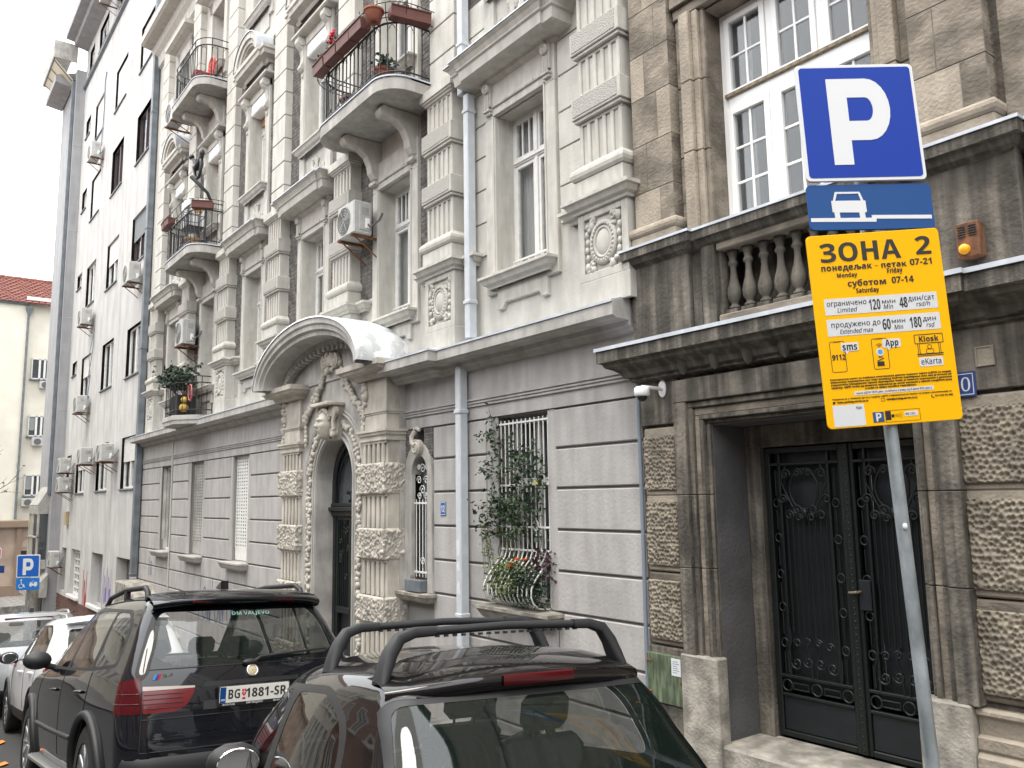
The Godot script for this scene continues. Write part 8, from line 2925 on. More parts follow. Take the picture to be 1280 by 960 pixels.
	part(m, "door_hood", M.trim_grey, ori)
	part(bx(-39.6, -38.4, -5.0, -2.0, 0.36, 0.39), "wing_door", M.black, w)
	downpipe("dark square downpipe at the joint of white and grey buildings", [[-24.60, -24.38, -0.35, 21.0, 0.03, 0.19]], [[-24.60, -24.38, 12.9, 0.03, 0.19], [-24.60, -24.38, 9.4, 0.03, 0.19], [-24.60, -24.38, 5.9, 0.03, 0.19], [-24.60, -24.38, -0.3, 0.03, 0.19]], M.pipe_dark)
	ac_unit("air conditioner beside a white blind high on the white building", -33.2, -32.4, 14.35, 14.95, 0.12, 0.45)
	ac_unit("air conditioner under the half shuttered maroon window on white building", -26.0, -25.2, 8.0, 8.6, 0.12, 0.45)
	ac_unit("paired air conditioner left of the middle white framed windows", -33.3, -32.5, 8.05, 8.65, 0.12, 0.45)
	ac_unit("air conditioner below the window with loose hanging cables", -33.2, -32.4, 4.85, 5.45, 0.12, 0.45)
	ac_unit("air conditioner with grey bracket right of the middle low windows", -28.35, -27.5, 2.9, 3.45, 0.15, 0.5)
	ac_unit("air conditioner on a rusty bracket over the third low window", -31.6, -30.8, 2.95, 3.5, 0.15, 0.5)
	ac_unit("upper of two stacked air conditioners beside the grey wing", -35.6, -34.85, 2.80, 3.35, 0.15, 0.5)
	ac_unit("lower of two stacked air conditioners beside the grey wing", -35.65, -34.9, 2.08, 2.63, 0.15, 0.5)
	ac_unit("old air conditioner low on the white wall above the brick plinth", -36.95, -36.2, -0.75, -0.15, 0.12, 0.45)
	ac_unit("air conditioner hung under the eaves of the white block", -31.6, -30.8, 19.9, 20.5, 0.25, 0.6)
	m = MB.new()
	m.tube(PackedVector3Array([Vector3(-32.7, 17.9, 0.02), Vector3(-32.85, 17.6, 0.03), Vector3(-32.8, 16.4, 0.03), Vector3(-32.9, 15.0, 0.04)]), 0.02, 5)
	m.tube(PackedVector3Array([Vector3(-32.5, 8.0, 0.02), Vector3(-32.3, 7.2, 0.05), Vector3(-32.7, 6.0, 0.10), Vector3(-32.8, 5.4, 0.1)]), 0.014, 5)
	m.tube(PackedVector3Array([Vector3(-32.4, 7.9, 0.02), Vector3(-32.6, 6.9, 0.12), Vector3(-32.4, 6.1, 0.07), Vector3(-32.7, 5.4, 0.1)]), 0.012, 5)
	tag(part(m, "hanging_cable", M.cable_grey, self, Vector3(-32.7, 5.4, 0.05)), "loose grey cables hanging down the white building's wall", "cable")
	tag(part(bx(-35.95, -35.55, 0.85, 1.35, 0.0, 0.12, 0.01), "junction_box", surf("box_ochre", lin(0.42, 0.34, 0.20), 0.7), self, Vector3(-35.75, 0.85, 0)), "small ochre junction box on the white wall", "junction box")
	scribble("graffiti", "violet graffiti tags between the two doors of white building", M.graffiti_violet, Vector3(-28.9, -1.5, 0.006), 1.3, 1.2, 7, 31, 0.02)
	scribble("graffiti", "violet graffiti mark beside the dark downpipe on white wall", M.graffiti_violet, Vector3(-25.3, -0.9, 0.006), 0.6, 0.9, 3, 32, 0.02)
	scribble("graffiti", "red graffiti scrawl left of the grey metal door", M.graffiti_red, Vector3(-32.1, -2.0, 0.006), 0.8, 1.4, 4, 33, 0.035)
	scribble("graffiti", "teal graffiti beneath the violet tags on the white wall", M.graffiti_teal, Vector3(-29.0, -2.4, 0.03), 1.6, 0.8, 6, 34, 0.03)

# ---------- across the junction ----------
func far_building() -> void:
	var b = thing("cream_building", "cream building with a red tiled roof facing the street's end", "building", Vector3(-53, -3.7, 2))
	var m = MB.new()
	m.box(-58, -51.0, 0.7, 12.5, 0.16, 14.0)
	m.box(-58, -51.25, 0.7, 12.8, -12.0, 0.16)
	part(m, "wall", M.far_cream, b)
	m = MB.new()
	m.box(-58, -51.0, -5.0, 0.7, -12.0, 14.0)
	part(m, "ground_floor", M.far_pink, b)
	m = MB.new()
	m.box(-51.0, -50.75, 0.45, 0.85, -12.0, 14.0, 0.05)
	for z in [-0.02, 1.3, 2.6, 3.9]: m.box(-51.0, -50.88, -3.3, 0.45, z - 0.22, z + 0.02, 0.02)
	m.box(-51.0, -50.9, -3.3, -2.5, -12.0, 14.0, 0.02)
	part(m, "moulding", surf("far_brown", lin(0.23, 0.165, 0.12), 0.9), b)
	# arched doorway of the ground floor
	m = MB.new()
	m.xf = Transform3D(Basis(Vector3.UP, PI / 2), Vector3(-51.0, 0, 0))
	var poly = PackedVector2Array([Vector2(0.20, -3.2), Vector2(0.20, -0.6)])
	for t in arch_pts(0.85, -0.6, 0.65, 0.65, 14): poly.append(t)
	poly.append(Vector2(1.5, -3.2))
	m.prism(poly, 0.0, 0.03)
	part(m, "arched_recess", surf("recess_brown", lin(0.10, 0.085, 0.075), 0.9), b)
	part(bx(-50.97, -50.94, -3.2, -0.75, -1.5, -0.2), "shop_door", M.black, b)
	for r in [[8.42, 9.56], [5.30, 6.42], [2.12, 3.24]]:
		m = MB.new()
		m.box(-51.30, -51.22, r[0], r[1], -1.5, -0.22)
		var w = part(m, "window", M.dark_room, b)
		m = MB.new()
		for z in [-1.5, -0.90, -0.66, -0.27]: m.box(-51.22, -51.16, r[0], r[1], z, z + (0.10 if z < -0.5 else 0.05), 0.006)
		m.box(-51.22, -51.16, r[0], r[0] + 0.06, -1.5, -0.22, 0.006); m.box(-51.22, -51.16, r[1] - 0.06, r[1], -1.5, -0.22, 0.006)
		part(m, "window_frame", M.white_paint, w)
		part(bx(-51.20, -51.195, r[0], r[1], -1.45, -0.25), "pane", M.pane, w)
		part(bx(-51.26, -51.10, r[0] - 0.08, r[0], -1.6, -0.15, 0.01), "sill", M.pipe_dark, w)
		if r[0] < 8: part(bx(-51.215, -51.208, lerpf(r[0], r[1], 0.3), r[1] - 0.05, -0.66, -0.27), "blind", surf("blind_pale", lin(0.45, 0.48, 0.46), 0.8), w)
	# gutter, downpipe, tiled roof
	m = MB.new()
	m.tube(PackedVector3Array([Vector3(-50.9, 12.5, 14.0), Vector3(-50.9, 12.5, 0.1)]), 0.10, 8)
	m.tube(PackedVector3Array([Vector3(-50.92, 12.5, 0.12), Vector3(-50.95, 12.1, 0.1), Vector3(-50.95, 0.9, 0.12)]), 0.06, 8)
	m.lathe([[0.07, 11.85], [0.17, 12.15], [0.19, 12.3], [0.17, 12.3]], Vector3(-50.93, 0, 0.08), 10)
	part(m, "gutter", M.pipe_dark, b)
	m = MB.new()
	m.box(-51.3, -51.1, 12.75, 12.95, -12.0, 0.2, 0.02)
	part(m, "coping", M.white_paint, b)
	m = MB.new()
	m.quad(Vector3(-50.8, 12.5, 14), Vector3(-50.8, 12.5, -12), Vector3(-54.2, 14.55, -12), Vector3(-54.2, 14.55, 14))
	m.quad(Vector3(-58.2, 12.5, 14), Vector3(-54.2, 14.55, 14), Vector3(-54.2, 14.55, -12), Vector3(-58.2, 12.5, -12))
	part(m, "roof", M.roof_tile, b)
	m = MB.new()
	var n = Vector3(2.05, 3.4, 0).normalized()
	for i in 15:
		for j in 52:
			var z = 13.0 - 0.30 * j - (0.15 if i % 2 else 0.0)
			var f0 = i / 15.0
			var f1 = (i + 1.12) / 15.0
			var a = Vector3(lerpf(-50.75, -54.15, f0), lerpf(12.5, 14.55, f0), z)
			var c = Vector3(lerpf(-50.75, -54.15, f1), lerpf(12.5, 14.55, f1), z)
			var h = n * (0.055 + 0.012 * ((i * 7 + j * 3) % 4) / 3.0)
			m.quad(a + h + Vector3(0, 0, 0.13), a + h * 1.25, c + h * 0.5, c + h * 0.2 + Vector3(0, 0, 0.13))
			m.quad(a + h * 1.25, a + h + Vector3(0, 0, -0.13), c + h * 0.2 + Vector3(0, 0, -0.13), c + h * 0.5)
			m.quad(a + Vector3(0, 0, 0.13), a + Vector3(0, 0, -0.13), a + h + Vector3(0, 0, -0.13), a + h + Vector3(0, 0, 0.13))
	for j in 40: m.tube(PackedVector3Array([Vector3(-54.2, 14.60, 13.0 - 0.4 * j), Vector3(-54.2, 14.60 + 0.015 * (j % 2), 12.62 - 0.4 * j)]), 0.12, 7)
	stuff(part(m, "roof_tiles", M.roof_tile, b))
	# air conditioners on its wall
	var spots = [[7.9, 8.3, -1.2, -0.62, "air conditioner under the cream building's top window"], [4.78, 5.22, -1.0, -0.42, "air conditioner under the cream building's middle window"], [1.55, 1.98, -0.75, -0.12, "air conditioner under the cream building's lowest window"]]
	for s in spots:
		var t = thing("air_conditioner", s[4], "air conditioner", Vector3(-51.0, s[0], s[2]), "outdoor air conditioners on the facades")
		part(bx(-51.2, -50.85, s[0], s[1], s[2], s[3], 0.02), "casing", M.ac_white, t)
		m = MB.new()
		m.xf = Transform3D(Basis(Vector3.UP, PI / 2), Vector3(-50.85, (s[0] + s[1]) / 2, lerpf(s[2], s[3], 0.55)))
		m.prism(circle(Vector2.ZERO, 0.17, 18), 0.0, 0.01)
		part(m, "fan_opening", M.ac_grille, t)
	# pavement in front of it
	struct(bx(-50.9, -46.0, -4.4, -3.05, -12.0, 20.0, 0.03), "far_pavement", M.paving)
	far_tree()

func branchy(m: MB, tips: PackedVector3Array, a: Vector3, d: Vector3, l: float, r: float, depth: int) -> void:
	var p = PackedVector3Array([a])
	var c = a
	for i in 4:
		d = (d + Vector3(rng.randf_range(-0.25, 0.25), rng.randf_range(-0.1, 0.2), rng.randf_range(-0.25, 0.25))).normalized()
		c += d * l / 4
		p.append(c)
	m.tube(p, r, 5, false, r * 0.6, false)
	if depth == 0:
		for q in p: tips.append(q)
		return
	for i in 3:
		var e = (d + Vector3(rng.randf_range(-0.9, 0.9), rng.randf_range(-0.35, 0.6), rng.randf_range(-0.9, 0.9))).normalized()
		branchy(m, tips, p[2 + i % 3], e, l * rng.randf_range(0.55, 0.8), r * 0.55, depth - 1)

func far_tree() -> void:
	rng.seed = 808
	var at = Vector3(-42.0, -3.4, 3.9)
	var t = thing("street_tree", "nearly bare tree with brown leaves before the cream building", "tree", at)
	var m = MB.new()
	var tips = PackedVector3Array()
	m.tube(PackedVector3Array([at, at + Vector3(0.05, 1.8, -0.05), at + Vector3(0.0, 3.4, -0.2)]), 0.17, 8, false, 0.12)
	for i in 7:
		var a = TAU * i / 7
		branchy(m, tips, at + Vector3(0, 2.6 + 0.13 * i, -0.15), Vector3(cos(a) * 0.7, 0.75, sin(a) * 0.7).normalized(), 2.0, 0.06, 3)
	part(m, "branches", M.bark, t)
	m = MB.new()
	var some = PackedVector3Array()
	for i in tips.size():
		if i % 3 == 0: some.append(tips[i])
	leaves(m, some, 0.13, 0.12, 1)
	stuff(part(m, "leaves", M.leaf_dry, t))

# ---------- road signs ----------
func sign_frame(c: Vector3, r: Vector3, u: Vector3) -> Transform3D:
	r = r.normalized()
	u = (u - r * u.dot(r)).normalized()
	return Transform3D(Basis(r, u, r.cross(u)), c)

func letter_p(m: MB, k: float, z0: float, z1: float) -> void:
	# outline of a bold P with its bowl open, given for a 0.6 m sign and scaled by k
	var o = PackedVector2Array([Vector2(-0.151, -0.231), Vector2(-0.054, -0.231), Vector2(-0.054, -0.101), Vector2(0.045, -0.101)])
	for i in 13:
		var a = -PI / 2 + PI * i / 12
		o.append(Vector2(0.045 + cos(a) * 0.113, 0.0665 + sin(a) * 0.1675))
	o.append(Vector2(-0.151, 0.234))
	var h = PackedVector2Array([Vector2(-0.054, 0.003)])
	for i in 11:
		var a = -PI / 2 + PI * i / 10
		h.append(Vector2(0.036 + cos(a) * 0.036, 0.067 + sin(a) * 0.064))
	h.append(Vector2(-0.054, 0.131))
	# cut the bowl by splitting the letter along its middle
	for half in [[-1.0, 0.067], [0.067, 1.0]]:
		var cut = PackedVector2Array([Vector2(-1, half[0]), Vector2(1, half[0]), Vector2(1, half[1]), Vector2(-1, half[1])])
		for q in Geometry2D.intersect_polygons(o, cut):
			for w in Geometry2D.clip_polygons(q, h):
				var e = PackedVector2Array()
				for v in w: e.append(v * k)
				m.prism(e, z0, z1)

func signs() -> void:
	var pole = thing("sign_pole", "leaning galvanized steel pole carrying the parking signs", "pole", Vector3(-1.93, -0.34, 1.80))
	var m = MB.new()
	m.tube(PackedVector3Array([Vector3(-1.955, -0.45, 1.785), Vector3(-2.015, 0.9, 1.788), Vector3(-2.085, 2.4, 1.79), Vector3(-2.14, 3.72, 1.79)]), 0.031, 20)
	part(m, "pole", M.galvanized, pole)
	rng.seed = 12
	m = MB.new()
	m.ball(Vector3(-2.015, 1.44, 1.815), Vector3(0.012, 0.016, 0.008))
	part(m, "sticker", M.sign_white, pole)
	for y in [3.55, 3.2, 2.75, 2.05]:
		m = MB.new()
		m.lathe([[0.033, y - 0.015], [0.036, y - 0.013], [0.036, y + 0.013], [0.033, y + 0.015]], Vector3(-2.015 - 0.047 * (y - 0.9), 0, 1.789), 18)
		part(m, "clamp", M.galvanized, pole)
	# blue P sign
	var t = sign_frame(Vector3(-2.068, 3.433, 1.842), Vector3(0.588, 0.013, -0.809), Vector3(-0.060, 0.9975, -0.02))
	var s = local_thing("parking_sign", "large blue square sign with a white letter P on the pole", "road sign", t)
	m = MB.new()
	m.prism(rrect(-0.30, 0.30, -0.315, 0.315, 0.025), -0.012, 0.002, 0.002, true)
	part(m, "board", M.sign_white, s)
	m = MB.new()
	m.prism(rrect(-0.283, 0.283, -0.298, 0.298, 0.018), 0.002, 0.0035)
	part(m, "blue_field", M.sign_blue, s)
	m = MB.new()
	letter_p(m, 1.0, 0.0035, 0.0055)
	part(m, "letter_p", M.sign_white, s)
	# lower blue panel with the car pictogram
	t = sign_frame(Vector3(-2.046, 2.986, 1.842), Vector3(0.588, 0.010, -0.809), Vector3(-0.055, 0.9975, -0.02))
	s = local_thing("kerb_parking_panel", "dark blue panel with a white car beside a kerb line", "road sign", t)
	m = MB.new()
	m.prism(rrect(-0.308, 0.308, -0.118, 0.118, 0.022), -0.010, 0.0, 0.002, true)
	part(m, "board", M.sign_blue_deep, s)
	m = MB.new()
	var k = 0.90
	m.prism(PackedVector2Array([Vector2(-0.213 * k, 0.033), Vector2(-0.211 * k, -0.026), Vector2(-0.200 * k, -0.027), Vector2(-0.030 * k, -0.03), Vector2(-0.024 * k, -0.026), Vector2(-0.026 * k, 0.032)]), 0.0, 0.0018)
	m.prism(PackedVector2Array([Vector2(-0.202 * k, -0.025), Vector2(-0.200 * k, -0.06), Vector2(-0.172 * k, -0.06), Vector2(-0.174 * k, -0.025)]), 0.0, 0.0019)
	m.prism(PackedVector2Array([Vector2(-0.066 * k, -0.025), Vector2(-0.064 * k, -0.06), Vector2(-0.034 * k, -0.06), Vector2(-0.036 * k, -0.025)]), 0.0, 0.0019)
	m.prism(PackedVector2Array([Vector2(-0.204 * k, 0.032), Vector2(-0.188 * k, 0.079), Vector2(-0.178 * k, 0.070), Vector2(-0.192 * k, 0.032)]), 0.0, 0.0019)
	m.prism(PackedVector2Array([Vector2(-0.036 * k, 0.032), Vector2(-0.053 * k, 0.078), Vector2(-0.062 * k, 0.070), Vector2(-0.050 * k, 0.032)]), 0.0, 0.0019)
	m.prism(PackedVector2Array([Vector2(-0.188 * k, 0.079), Vector2(-0.053 * k, 0.078), Vector2(-0.060 * k, 0.069), Vector2(-0.180 * k, 0.069)]), 0.0, 0.0021)
	m.prism(PackedVector2Array([Vector2(-0.30, -0.055), Vector2(0.0, -0.058), Vector2(0.0, -0.044), Vector2(0.295, -0.049), Vector2(0.295, -0.068), Vector2(0.022, -0.063), Vector2(0.020, -0.079), Vector2(-0.30, -0.074)]), 0.0, 0.0017)
	part(m, "car_pictogram", M.sign_white, s)
	yellow_board()
	# far signs
	t = sign_frame(Vector3(-24.55, 0.06, 2.60), Vector3(0.62, 0.01, -0.785), Vector3(0.03, 1, 0))
	s = local_thing("parking_sign", "small distant blue P sign at the foot of the street", "road sign", t)
	m = MB.new()
	m.prism(rrect(-0.30, 0.30, -0.27, 0.30, 0.03), -0.015, 0.0, 0.003, true)
	part(m, "board", M.sign_white, s)
	m = MB.new()
	m.prism(rrect(-0.275, 0.275, -0.245, 0.275, 0.02), 0.0, 0.003)
	part(m, "blue_field", surf("sign_blue_far", lin(0.012, 0.10, 0.42), 0.4), s)
	m = MB.new()
	letter_p(m, 0.88, 0.003, 0.006)
	part(m, "letter_p", M.sign_white, s)
	m = MB.new()
	m.prism(rrect(-0.30, 0.30, -0.58, -0.28, 0.03), -0.015, 0.0, 0.003, true)
	var lp = part(m, "lower_panel", surf("sign_blue_low", lin(0.015, 0.16, 0.50), 0.4), s)
	m = MB.new()
	# wheelchair user and tow truck pictograms
	m.prism(circle(Vector2(-0.165, -0.33), 0.022, 10), 0.0, 0.003)
	m.tube(PackedVector3Array([Vector3(-0.165, -0.36, 0.002), Vector3(-0.155, -0.44, 0.002), Vector3(-0.10, -0.445, 0.002), Vector3(-0.075, -0.52, 0.002)]), 0.011, 5)
	m.tube(spiral(Vector3(-0.165, -0.475, 0.002), 0.055, 0.055, 2.2, 0.75, 14), 0.009, 5)
	m.box(0.05, 0.25, -0.475, -0.425, 0.0, 0.003); m.box(0.17, 0.25, -0.43, -0.385, 0.0, 0.0034); m.box(0.06, 0.13, -0.425, -0.39, 0.0, 0.0034)
	m.prism(circle(Vector2(0.085, -0.48), 0.022, 10), 0.0, 0.0036); m.prism(circle(Vector2(0.205, -0.48), 0.022, 10), 0.0, 0.0036)
	m.bar(Vector3(0.10, -0.40, 0.002), Vector3(0.16, -0.345, 0.002), 0.006, 4)
	part(m, "pictogram", M.sign_white, s)
	m = MB.new()
	m.bar(Vector3(0, -2.85, -0.05), Vector3(0, 0.3, -0.05), 0.03, 10)
	part(m, "post", M.galvanized, s)
	m = MB.new()
	m.tube(PackedVector3Array([Vector3(-25.6, -3.4, 2.34), Vector3(-25.6, -1.4, 2.34), Vector3(-25.6, -0.35, 2.34)]), 0.15, 12)
	tag(part(m, "concrete_post", M.plinth_stone, self, Vector3(-25.6, -3.0, 2.34)), "stained thick concrete post behind the distant P sign", "post")
	t = sign_frame(Vector3(-28.5, 0.24, 3.06), Vector3(0.62, 0.0, -0.785), Vector3(0, 1, 0))
	s = local_thing("stop_sign", "red octagonal stop sign with a blue arrow sign below", "road sign", t)
	m = MB.new()
	var oc = PackedVector2Array()
	for i in 8: oc.append(Vector2(cos(TAU * (i + 0.5) / 8), sin(TAU * (i + 0.5) / 8)) * 0.31)
	m.prism(oc, -0.015, 0.0, 0.002, true)
	part(m, "board", M.sign_white, s)
	m = MB.new()
	oc = PackedVector2Array()
	for i in 8: oc.append(Vector2(cos(TAU * (i + 0.5) / 8), sin(TAU * (i + 0.5) / 8)) * 0.285)
	m.prism(oc, 0.0, 0.003)
	part(m, "red_field", M.sign_red, s)
	words("STOP", 0.25, M.sign_white, s, Transform3D(Basis(), Vector3(0, 0, 0.0035)), 0, true, 0.44)
	m = MB.new()
	m.prism(circle(Vector2(-0.05, -0.55), 0.24, 24), -0.015, 0.0, 0.002, true)
	m.prism(rrect(-0.30, 0.13, -1.05, -0.82, 0.02), -0.015, 0.0, 0.002, true)
	part(m, "blue_discs", M["sign_blue_far"], s)
	m = MB.new()
	m.prism(PackedVector2Array([Vector2(-0.2, -0.58), Vector2(0.02, -0.58), Vector2(0.02, -0.63), Vector2(0.12, -0.55), Vector2(0.02, -0.47), Vector2(0.02, -0.52), Vector2(-0.2, -0.52)]), 0.0, 0.003)
	part(m, "arrow", M.sign_white, s)
	m = MB.new()
	m.bar(Vector3(-0.05, -3.4, -0.05), Vector3(-0.05, 0.3, -0.05), 0.03, 10)
	part(m, "post", M.galvanized, s)
	part(bx(0.14, 0.40, -0.55, -0.34, -0.02, 0.0, 0.01), "dark_plate", M.plate_blue, s)

func strip(s: Node3D, x0: float, x1: float, y0: float, y1: float, mat: Material, called := "white_strip", z := 0.0012, r := 0.003) -> void:
	var m = MB.new()
	m.prism(rrect(x0, x1, y0, y1, r, 3), 0.0, z)
	part(m, called, mat, s)

func say(s: Node3D, txt: String, x0: float, x1: float, y: float, h: float, bold := false, mat: Material = null, italic := false) -> void:
	var b = Basis()
	if italic: b = Basis(Vector3(1, 0, 0), Vector3(0.18, 1, 0), Vector3(0, 0, 1))
	words(txt, h / 0.72, mat if mat else M.sign_black, s, Transform3D(b, Vector3((x0 + x1) / 2, y, 0.0014)), 0, bold, x1 - x0)

func outline(m: MB, p: PackedVector2Array, r := 0.0014, z := 0.0012) -> void:
	for i in p.size():
		var a = p[i]; var b = p[(i + 1) % p.size()]
		var d = (b - a).normalized()
		var q = Vector2(-d.y, d.x) * r
		m.quad(Vector3(a.x - q.x, a.y - q.y, z), Vector3(b.x - q.x, b.y - q.y, z), Vector3(b.x + q.x, b.y + q.y, z), Vector3(a.x + q.x, a.y + q.y, z))

func yellow_board() -> void:
	var t = sign_frame(Vector3(-2.024, 2.38, 1.846), Vector3(0.5742, 0.0652, -0.8161), Vector3(-0.0089, 0.9973, 0.0734))
	var s = local_thing("zone_board", "tall yellow parking zone board with black lettering on the pole", "information sign", t)
	var m = MB.new()
	m.prism(rrect(-0.326, 0.326, -0.466, 0.466, 0.022), -0.010, 0.0, 0.002, true)
	part(m, "board", M.sign_yellow, s)
	say(s, "ЗОНА", -0.267, 0.127, 0.378, 0.092, true)
	say(s, "2", 0.203, 0.278, 0.385, 0.088, true)
	say(s, "понедељак", -0.270, -0.022, 0.297, 0.030, true)
	say(s, "-", -0.008, 0.008, 0.301, 0.004, true)
	say(s, "петак", 0.024, 0.148, 0.299, 0.028, true)
	say(s, "07-21", 0.166, 0.273, 0.306, 0.030, true)
	say(s, "Monday", -0.197, -0.099, 0.262, 0.020, true)
	say(s, "Friday", 0.049, 0.124, 0.268, 0.024, true)
	say(s, "суботом", -0.150, 0.037, 0.219, 0.030, true)
	say(s, "07-14", 0.066, 0.174, 0.225, 0.030, true)
	say(s, "Saturday", -0.113, -0.002, 0.182, 0.022, true)
	strip(s, -0.275, 0.275, 0.0745, 0.1535, M.sign_white)
	strip(s, -0.275, 0.276, -0.0275, 0.0535, M.sign_white)
	say(s, "ограничено", -0.264, -0.071, 0.123, 0.026)
	say(s, "Limited", -0.214, -0.122, 0.097, 0.022, false, null, true)
	say(s, "120", -0.060, -0.005, 0.113, 0.050, true)
	say(s, "мин", 0.005, 0.070, 0.121, 0.020)
	say(s, "Min", 0.011, 0.056, 0.098, 0.022, false, null, true)
	say(s, "48", 0.089, 0.128, 0.113, 0.050, true)
	say(s, "дин/сат", 0.133, 0.262, 0.126, 0.026)
	say(s, "rsd/h", 0.172, 0.237, 0.100, 0.022, false, null, true)
	say(s, "продужено до", -0.254, -0.015, 0.020, 0.026)
	say(s, "Extended max", -0.214, -0.054, -0.007, 0.022, false, null, true)
	say(s, "60", -0.006, 0.033, 0.013, 0.050, true)
	say(s, "мин", 0.040, 0.106, 0.024, 0.020)
	say(s, "Min", 0.051, 0.092, -0.004, 0.022, false, null, true)
	say(s, "180", 0.127, 0.184, 0.013, 0.050, true)
	say(s, "дин", 0.192, 0.256, 0.021, 0.024)
	say(s, "rsd", 0.208, 0.244, -0.004, 0.022, false, null, true)
	# pictograms: two telephones with speech bubbles and a kiosk
	m = MB.new()
	outline(m, rrect(-0.274, -0.203, -0.199, -0.053, 0.008, 3))
	outline(m, rrect(-0.071, 0.004, -0.199, -0.053, 0.008, 3))
	m.box(-0.255, -0.222, -0.056, -0.053, 0.0, 0.0014); m.box(-0.052, -0.015, -0.056, -0.053, 0.0, 0.0014)
	outline(m, rect(0.139, 0.277, -0.092, -0.0495), 0.0018)
	for x in [0.150, 0.158, 0.252, 0.260]: m.box(x, x + 0.0025, -0.143, -0.092, 0.0, 0.0013)
	m.box(0.144, 0.272, -0.146, -0.141, 0.0, 0.0014); m.box(0.146, 0.270, -0.153, -0.150, 0.0, 0.0014)
	outline(m, circle(Vector2(0.208, -0.110), 0.010, 12), 0.0013)
	outline(m, rrect(0.190, 0.226, -0.141, -0.121, 0.006, 3), 0.0013)
	m.box(-0.054, -0.020, -0.185, -0.163, 0.0, 0.0014)
	m.prism(PackedVector2Array([Vector2(-0.052, -0.158), Vector2(-0.020, -0.146), Vector2(-0.018, -0.150), Vector2(-0.050, -0.162)]), 0.0, 0.0014)
	m.box(-0.045, -0.025, -0.144, -0.139, 0.0, 0.0014)
	part(m, "pictogram", M.sign_black, s)
	m = MB.new()
	for k in 3:
		var a = PackedVector2Array()
		for i in 7:
			var f = lerpf(PI * 0.25, PI * 0.75, i / 6.0)
			a.append(Vector2(-0.036 + cos(f) * (0.008 + 0.007 * k), -0.098 + sin(f) * (0.008 + 0.007 * k)))
		for i in range(6, -1, -1):
			var f = lerpf(PI * 0.25, PI * 0.75, i / 6.0)
			a.append(Vector2(-0.036 + cos(f) * (0.0045 + 0.007 * k), -0.098 + sin(f) * (0.0045 + 0.007 * k)))
		m.prism(a, 0.0, 0.0014)
	part(m, "wireless_mark", surf("mark_brown", lin(0.28, 0.13, 0.01), 0.5), s)
	m = MB.new()
	m.prism(circle(Vector2(-0.035, -0.118), 0.018, 20), 0.0, 0.0014)
	part(m, "round_emblem", M.sign_white, s)
	m = MB.new()
	m.prism(circle(Vector2(-0.034, -0.117), 0.012, 18), 0.0, 0.0017)
	part(m, "emblem_blue", surf("emblem_blue", lin(0.10, 0.28, 0.62), 0.4), s)
	for q in [[-0.220, -0.135, -0.103, -0.062], [-0.018, 0.070, -0.100, -0.059]]:
		m = MB.new()
		m.prism(rrect(q[0], q[1], q[2], q[3], 0.007, 3), 0.0, 0.0016)
		var cx: float = q[0] + 0.028
		m.prism(PackedVector2Array([Vector2(cx - 0.008, q[2] + 0.002), Vector2(cx + 0.012, q[2] + 0.002), Vector2(cx - 0.004, q[2] - 0.014)]), 0.0, 0.0016)
		part(m, "speech_bubble", M.sign_white, s)
	words("sms", 0.034 / 0.72, M.sign_black, s, Transform3D(Basis(), Vector3(-0.178, -0.085, 0.0018)), 0, true, 0.070)
	words("App", 0.030 / 0.72, M.sign_black, s, Transform3D(Basis(), Vector3(0.0265, -0.082, 0.0018)), 0, true, 0.064)
	say(s, "9112", -0.268, -0.205, -0.128, 0.026, true)
	say(s, "Kiosk", 0.161, 0.256, -0.070, 0.026, true)
	strip(s, 0.149, 0.265, -0.203, -0.160, M.sign_white, "white_label", 0.0012, 0.006)
	say(s, "eKarta", 0.158, 0.255, -0.180, 0.028)
	# the small print
	var lines = ["Електронски налог за плаћање електронске дневне паркинг карте (еДПК) се издаје", "кориснику паркирања ако није унапред платио паркирање или ако је остало на", "ограничено (продужено) време паркирања чиме је започео паркирање у дневном", "трајању. еДПК важи од момента издавања до истог времена у првом следећем дану"]
	for i in 4: say(s, lines[i], -0.290, 0.296, -0.2345 - 0.0128 * i, 0.0088, true)
	say(s, "у коме се врши наплата паркирања.", -0.128, 0.121, -0.2865, 0.0088, true)
	strip(s, -0.184, 0.202, -0.3155, -0.2965, M.sign_white)
	say(s, "цена еДПК 1870 дин. (плаћена у року од 8 дана 935 дин.)", -0.172, 0.192, -0.306, 0.009)
	say(s, "Поруком је у обавези да се у кодеку еДПК информише уз право на мерач рекламације се", -0.290, 0.286, -0.328, 0.0075)
	say(s, "www.parking-servis.co.rs", -0.270, -0.120, -0.3435, 0.009, true)
	say(s, "info@parking-servis.co.rs", -0.030, 0.117, -0.346, 0.009, true)
	say(s, "011/30 35 400", 0.205, 0.290, -0.345, 0.009)
	m = MB.new()
	m.prism(circle(Vector2(-0.285, -0.3435), 0.0065, 12), 0.0, 0.0014)
	outline(m, rect(-0.058, -0.040, -0.352, -0.340), 0.001)
	m.tube(spiral(Vector3(0.193, -0.345, 0.001), 0.007, 0.007, 2.0, 0.6, 8), 0.0018, 4)
	part(m, "contact_marks", M.sign_black, s)
	strip(s, -0.295, -0.144, -0.458, -0.357, M.sign_white, "white_sticker", 0.0012, 0.001)
	say(s, "App", -0.184, -0.156, -0.374, 0.012)
	strip(s, -0.107, -0.054, -0.450, -0.401, surf("slate_blue", lin(0.03, 0.075, 0.17), 0.4), "blue_square", 0.0012, 0.001)
	words("P", 0.040 / 0.72, M.sign_white, s, Transform3D(Basis(), Vector3(-0.080, -0.4255, 0.0016)), 0, true, 0.026)
	m = MB.new()
	outline(m, rect(-0.047, 0.120, -0.453, -0.399), 0.0009)
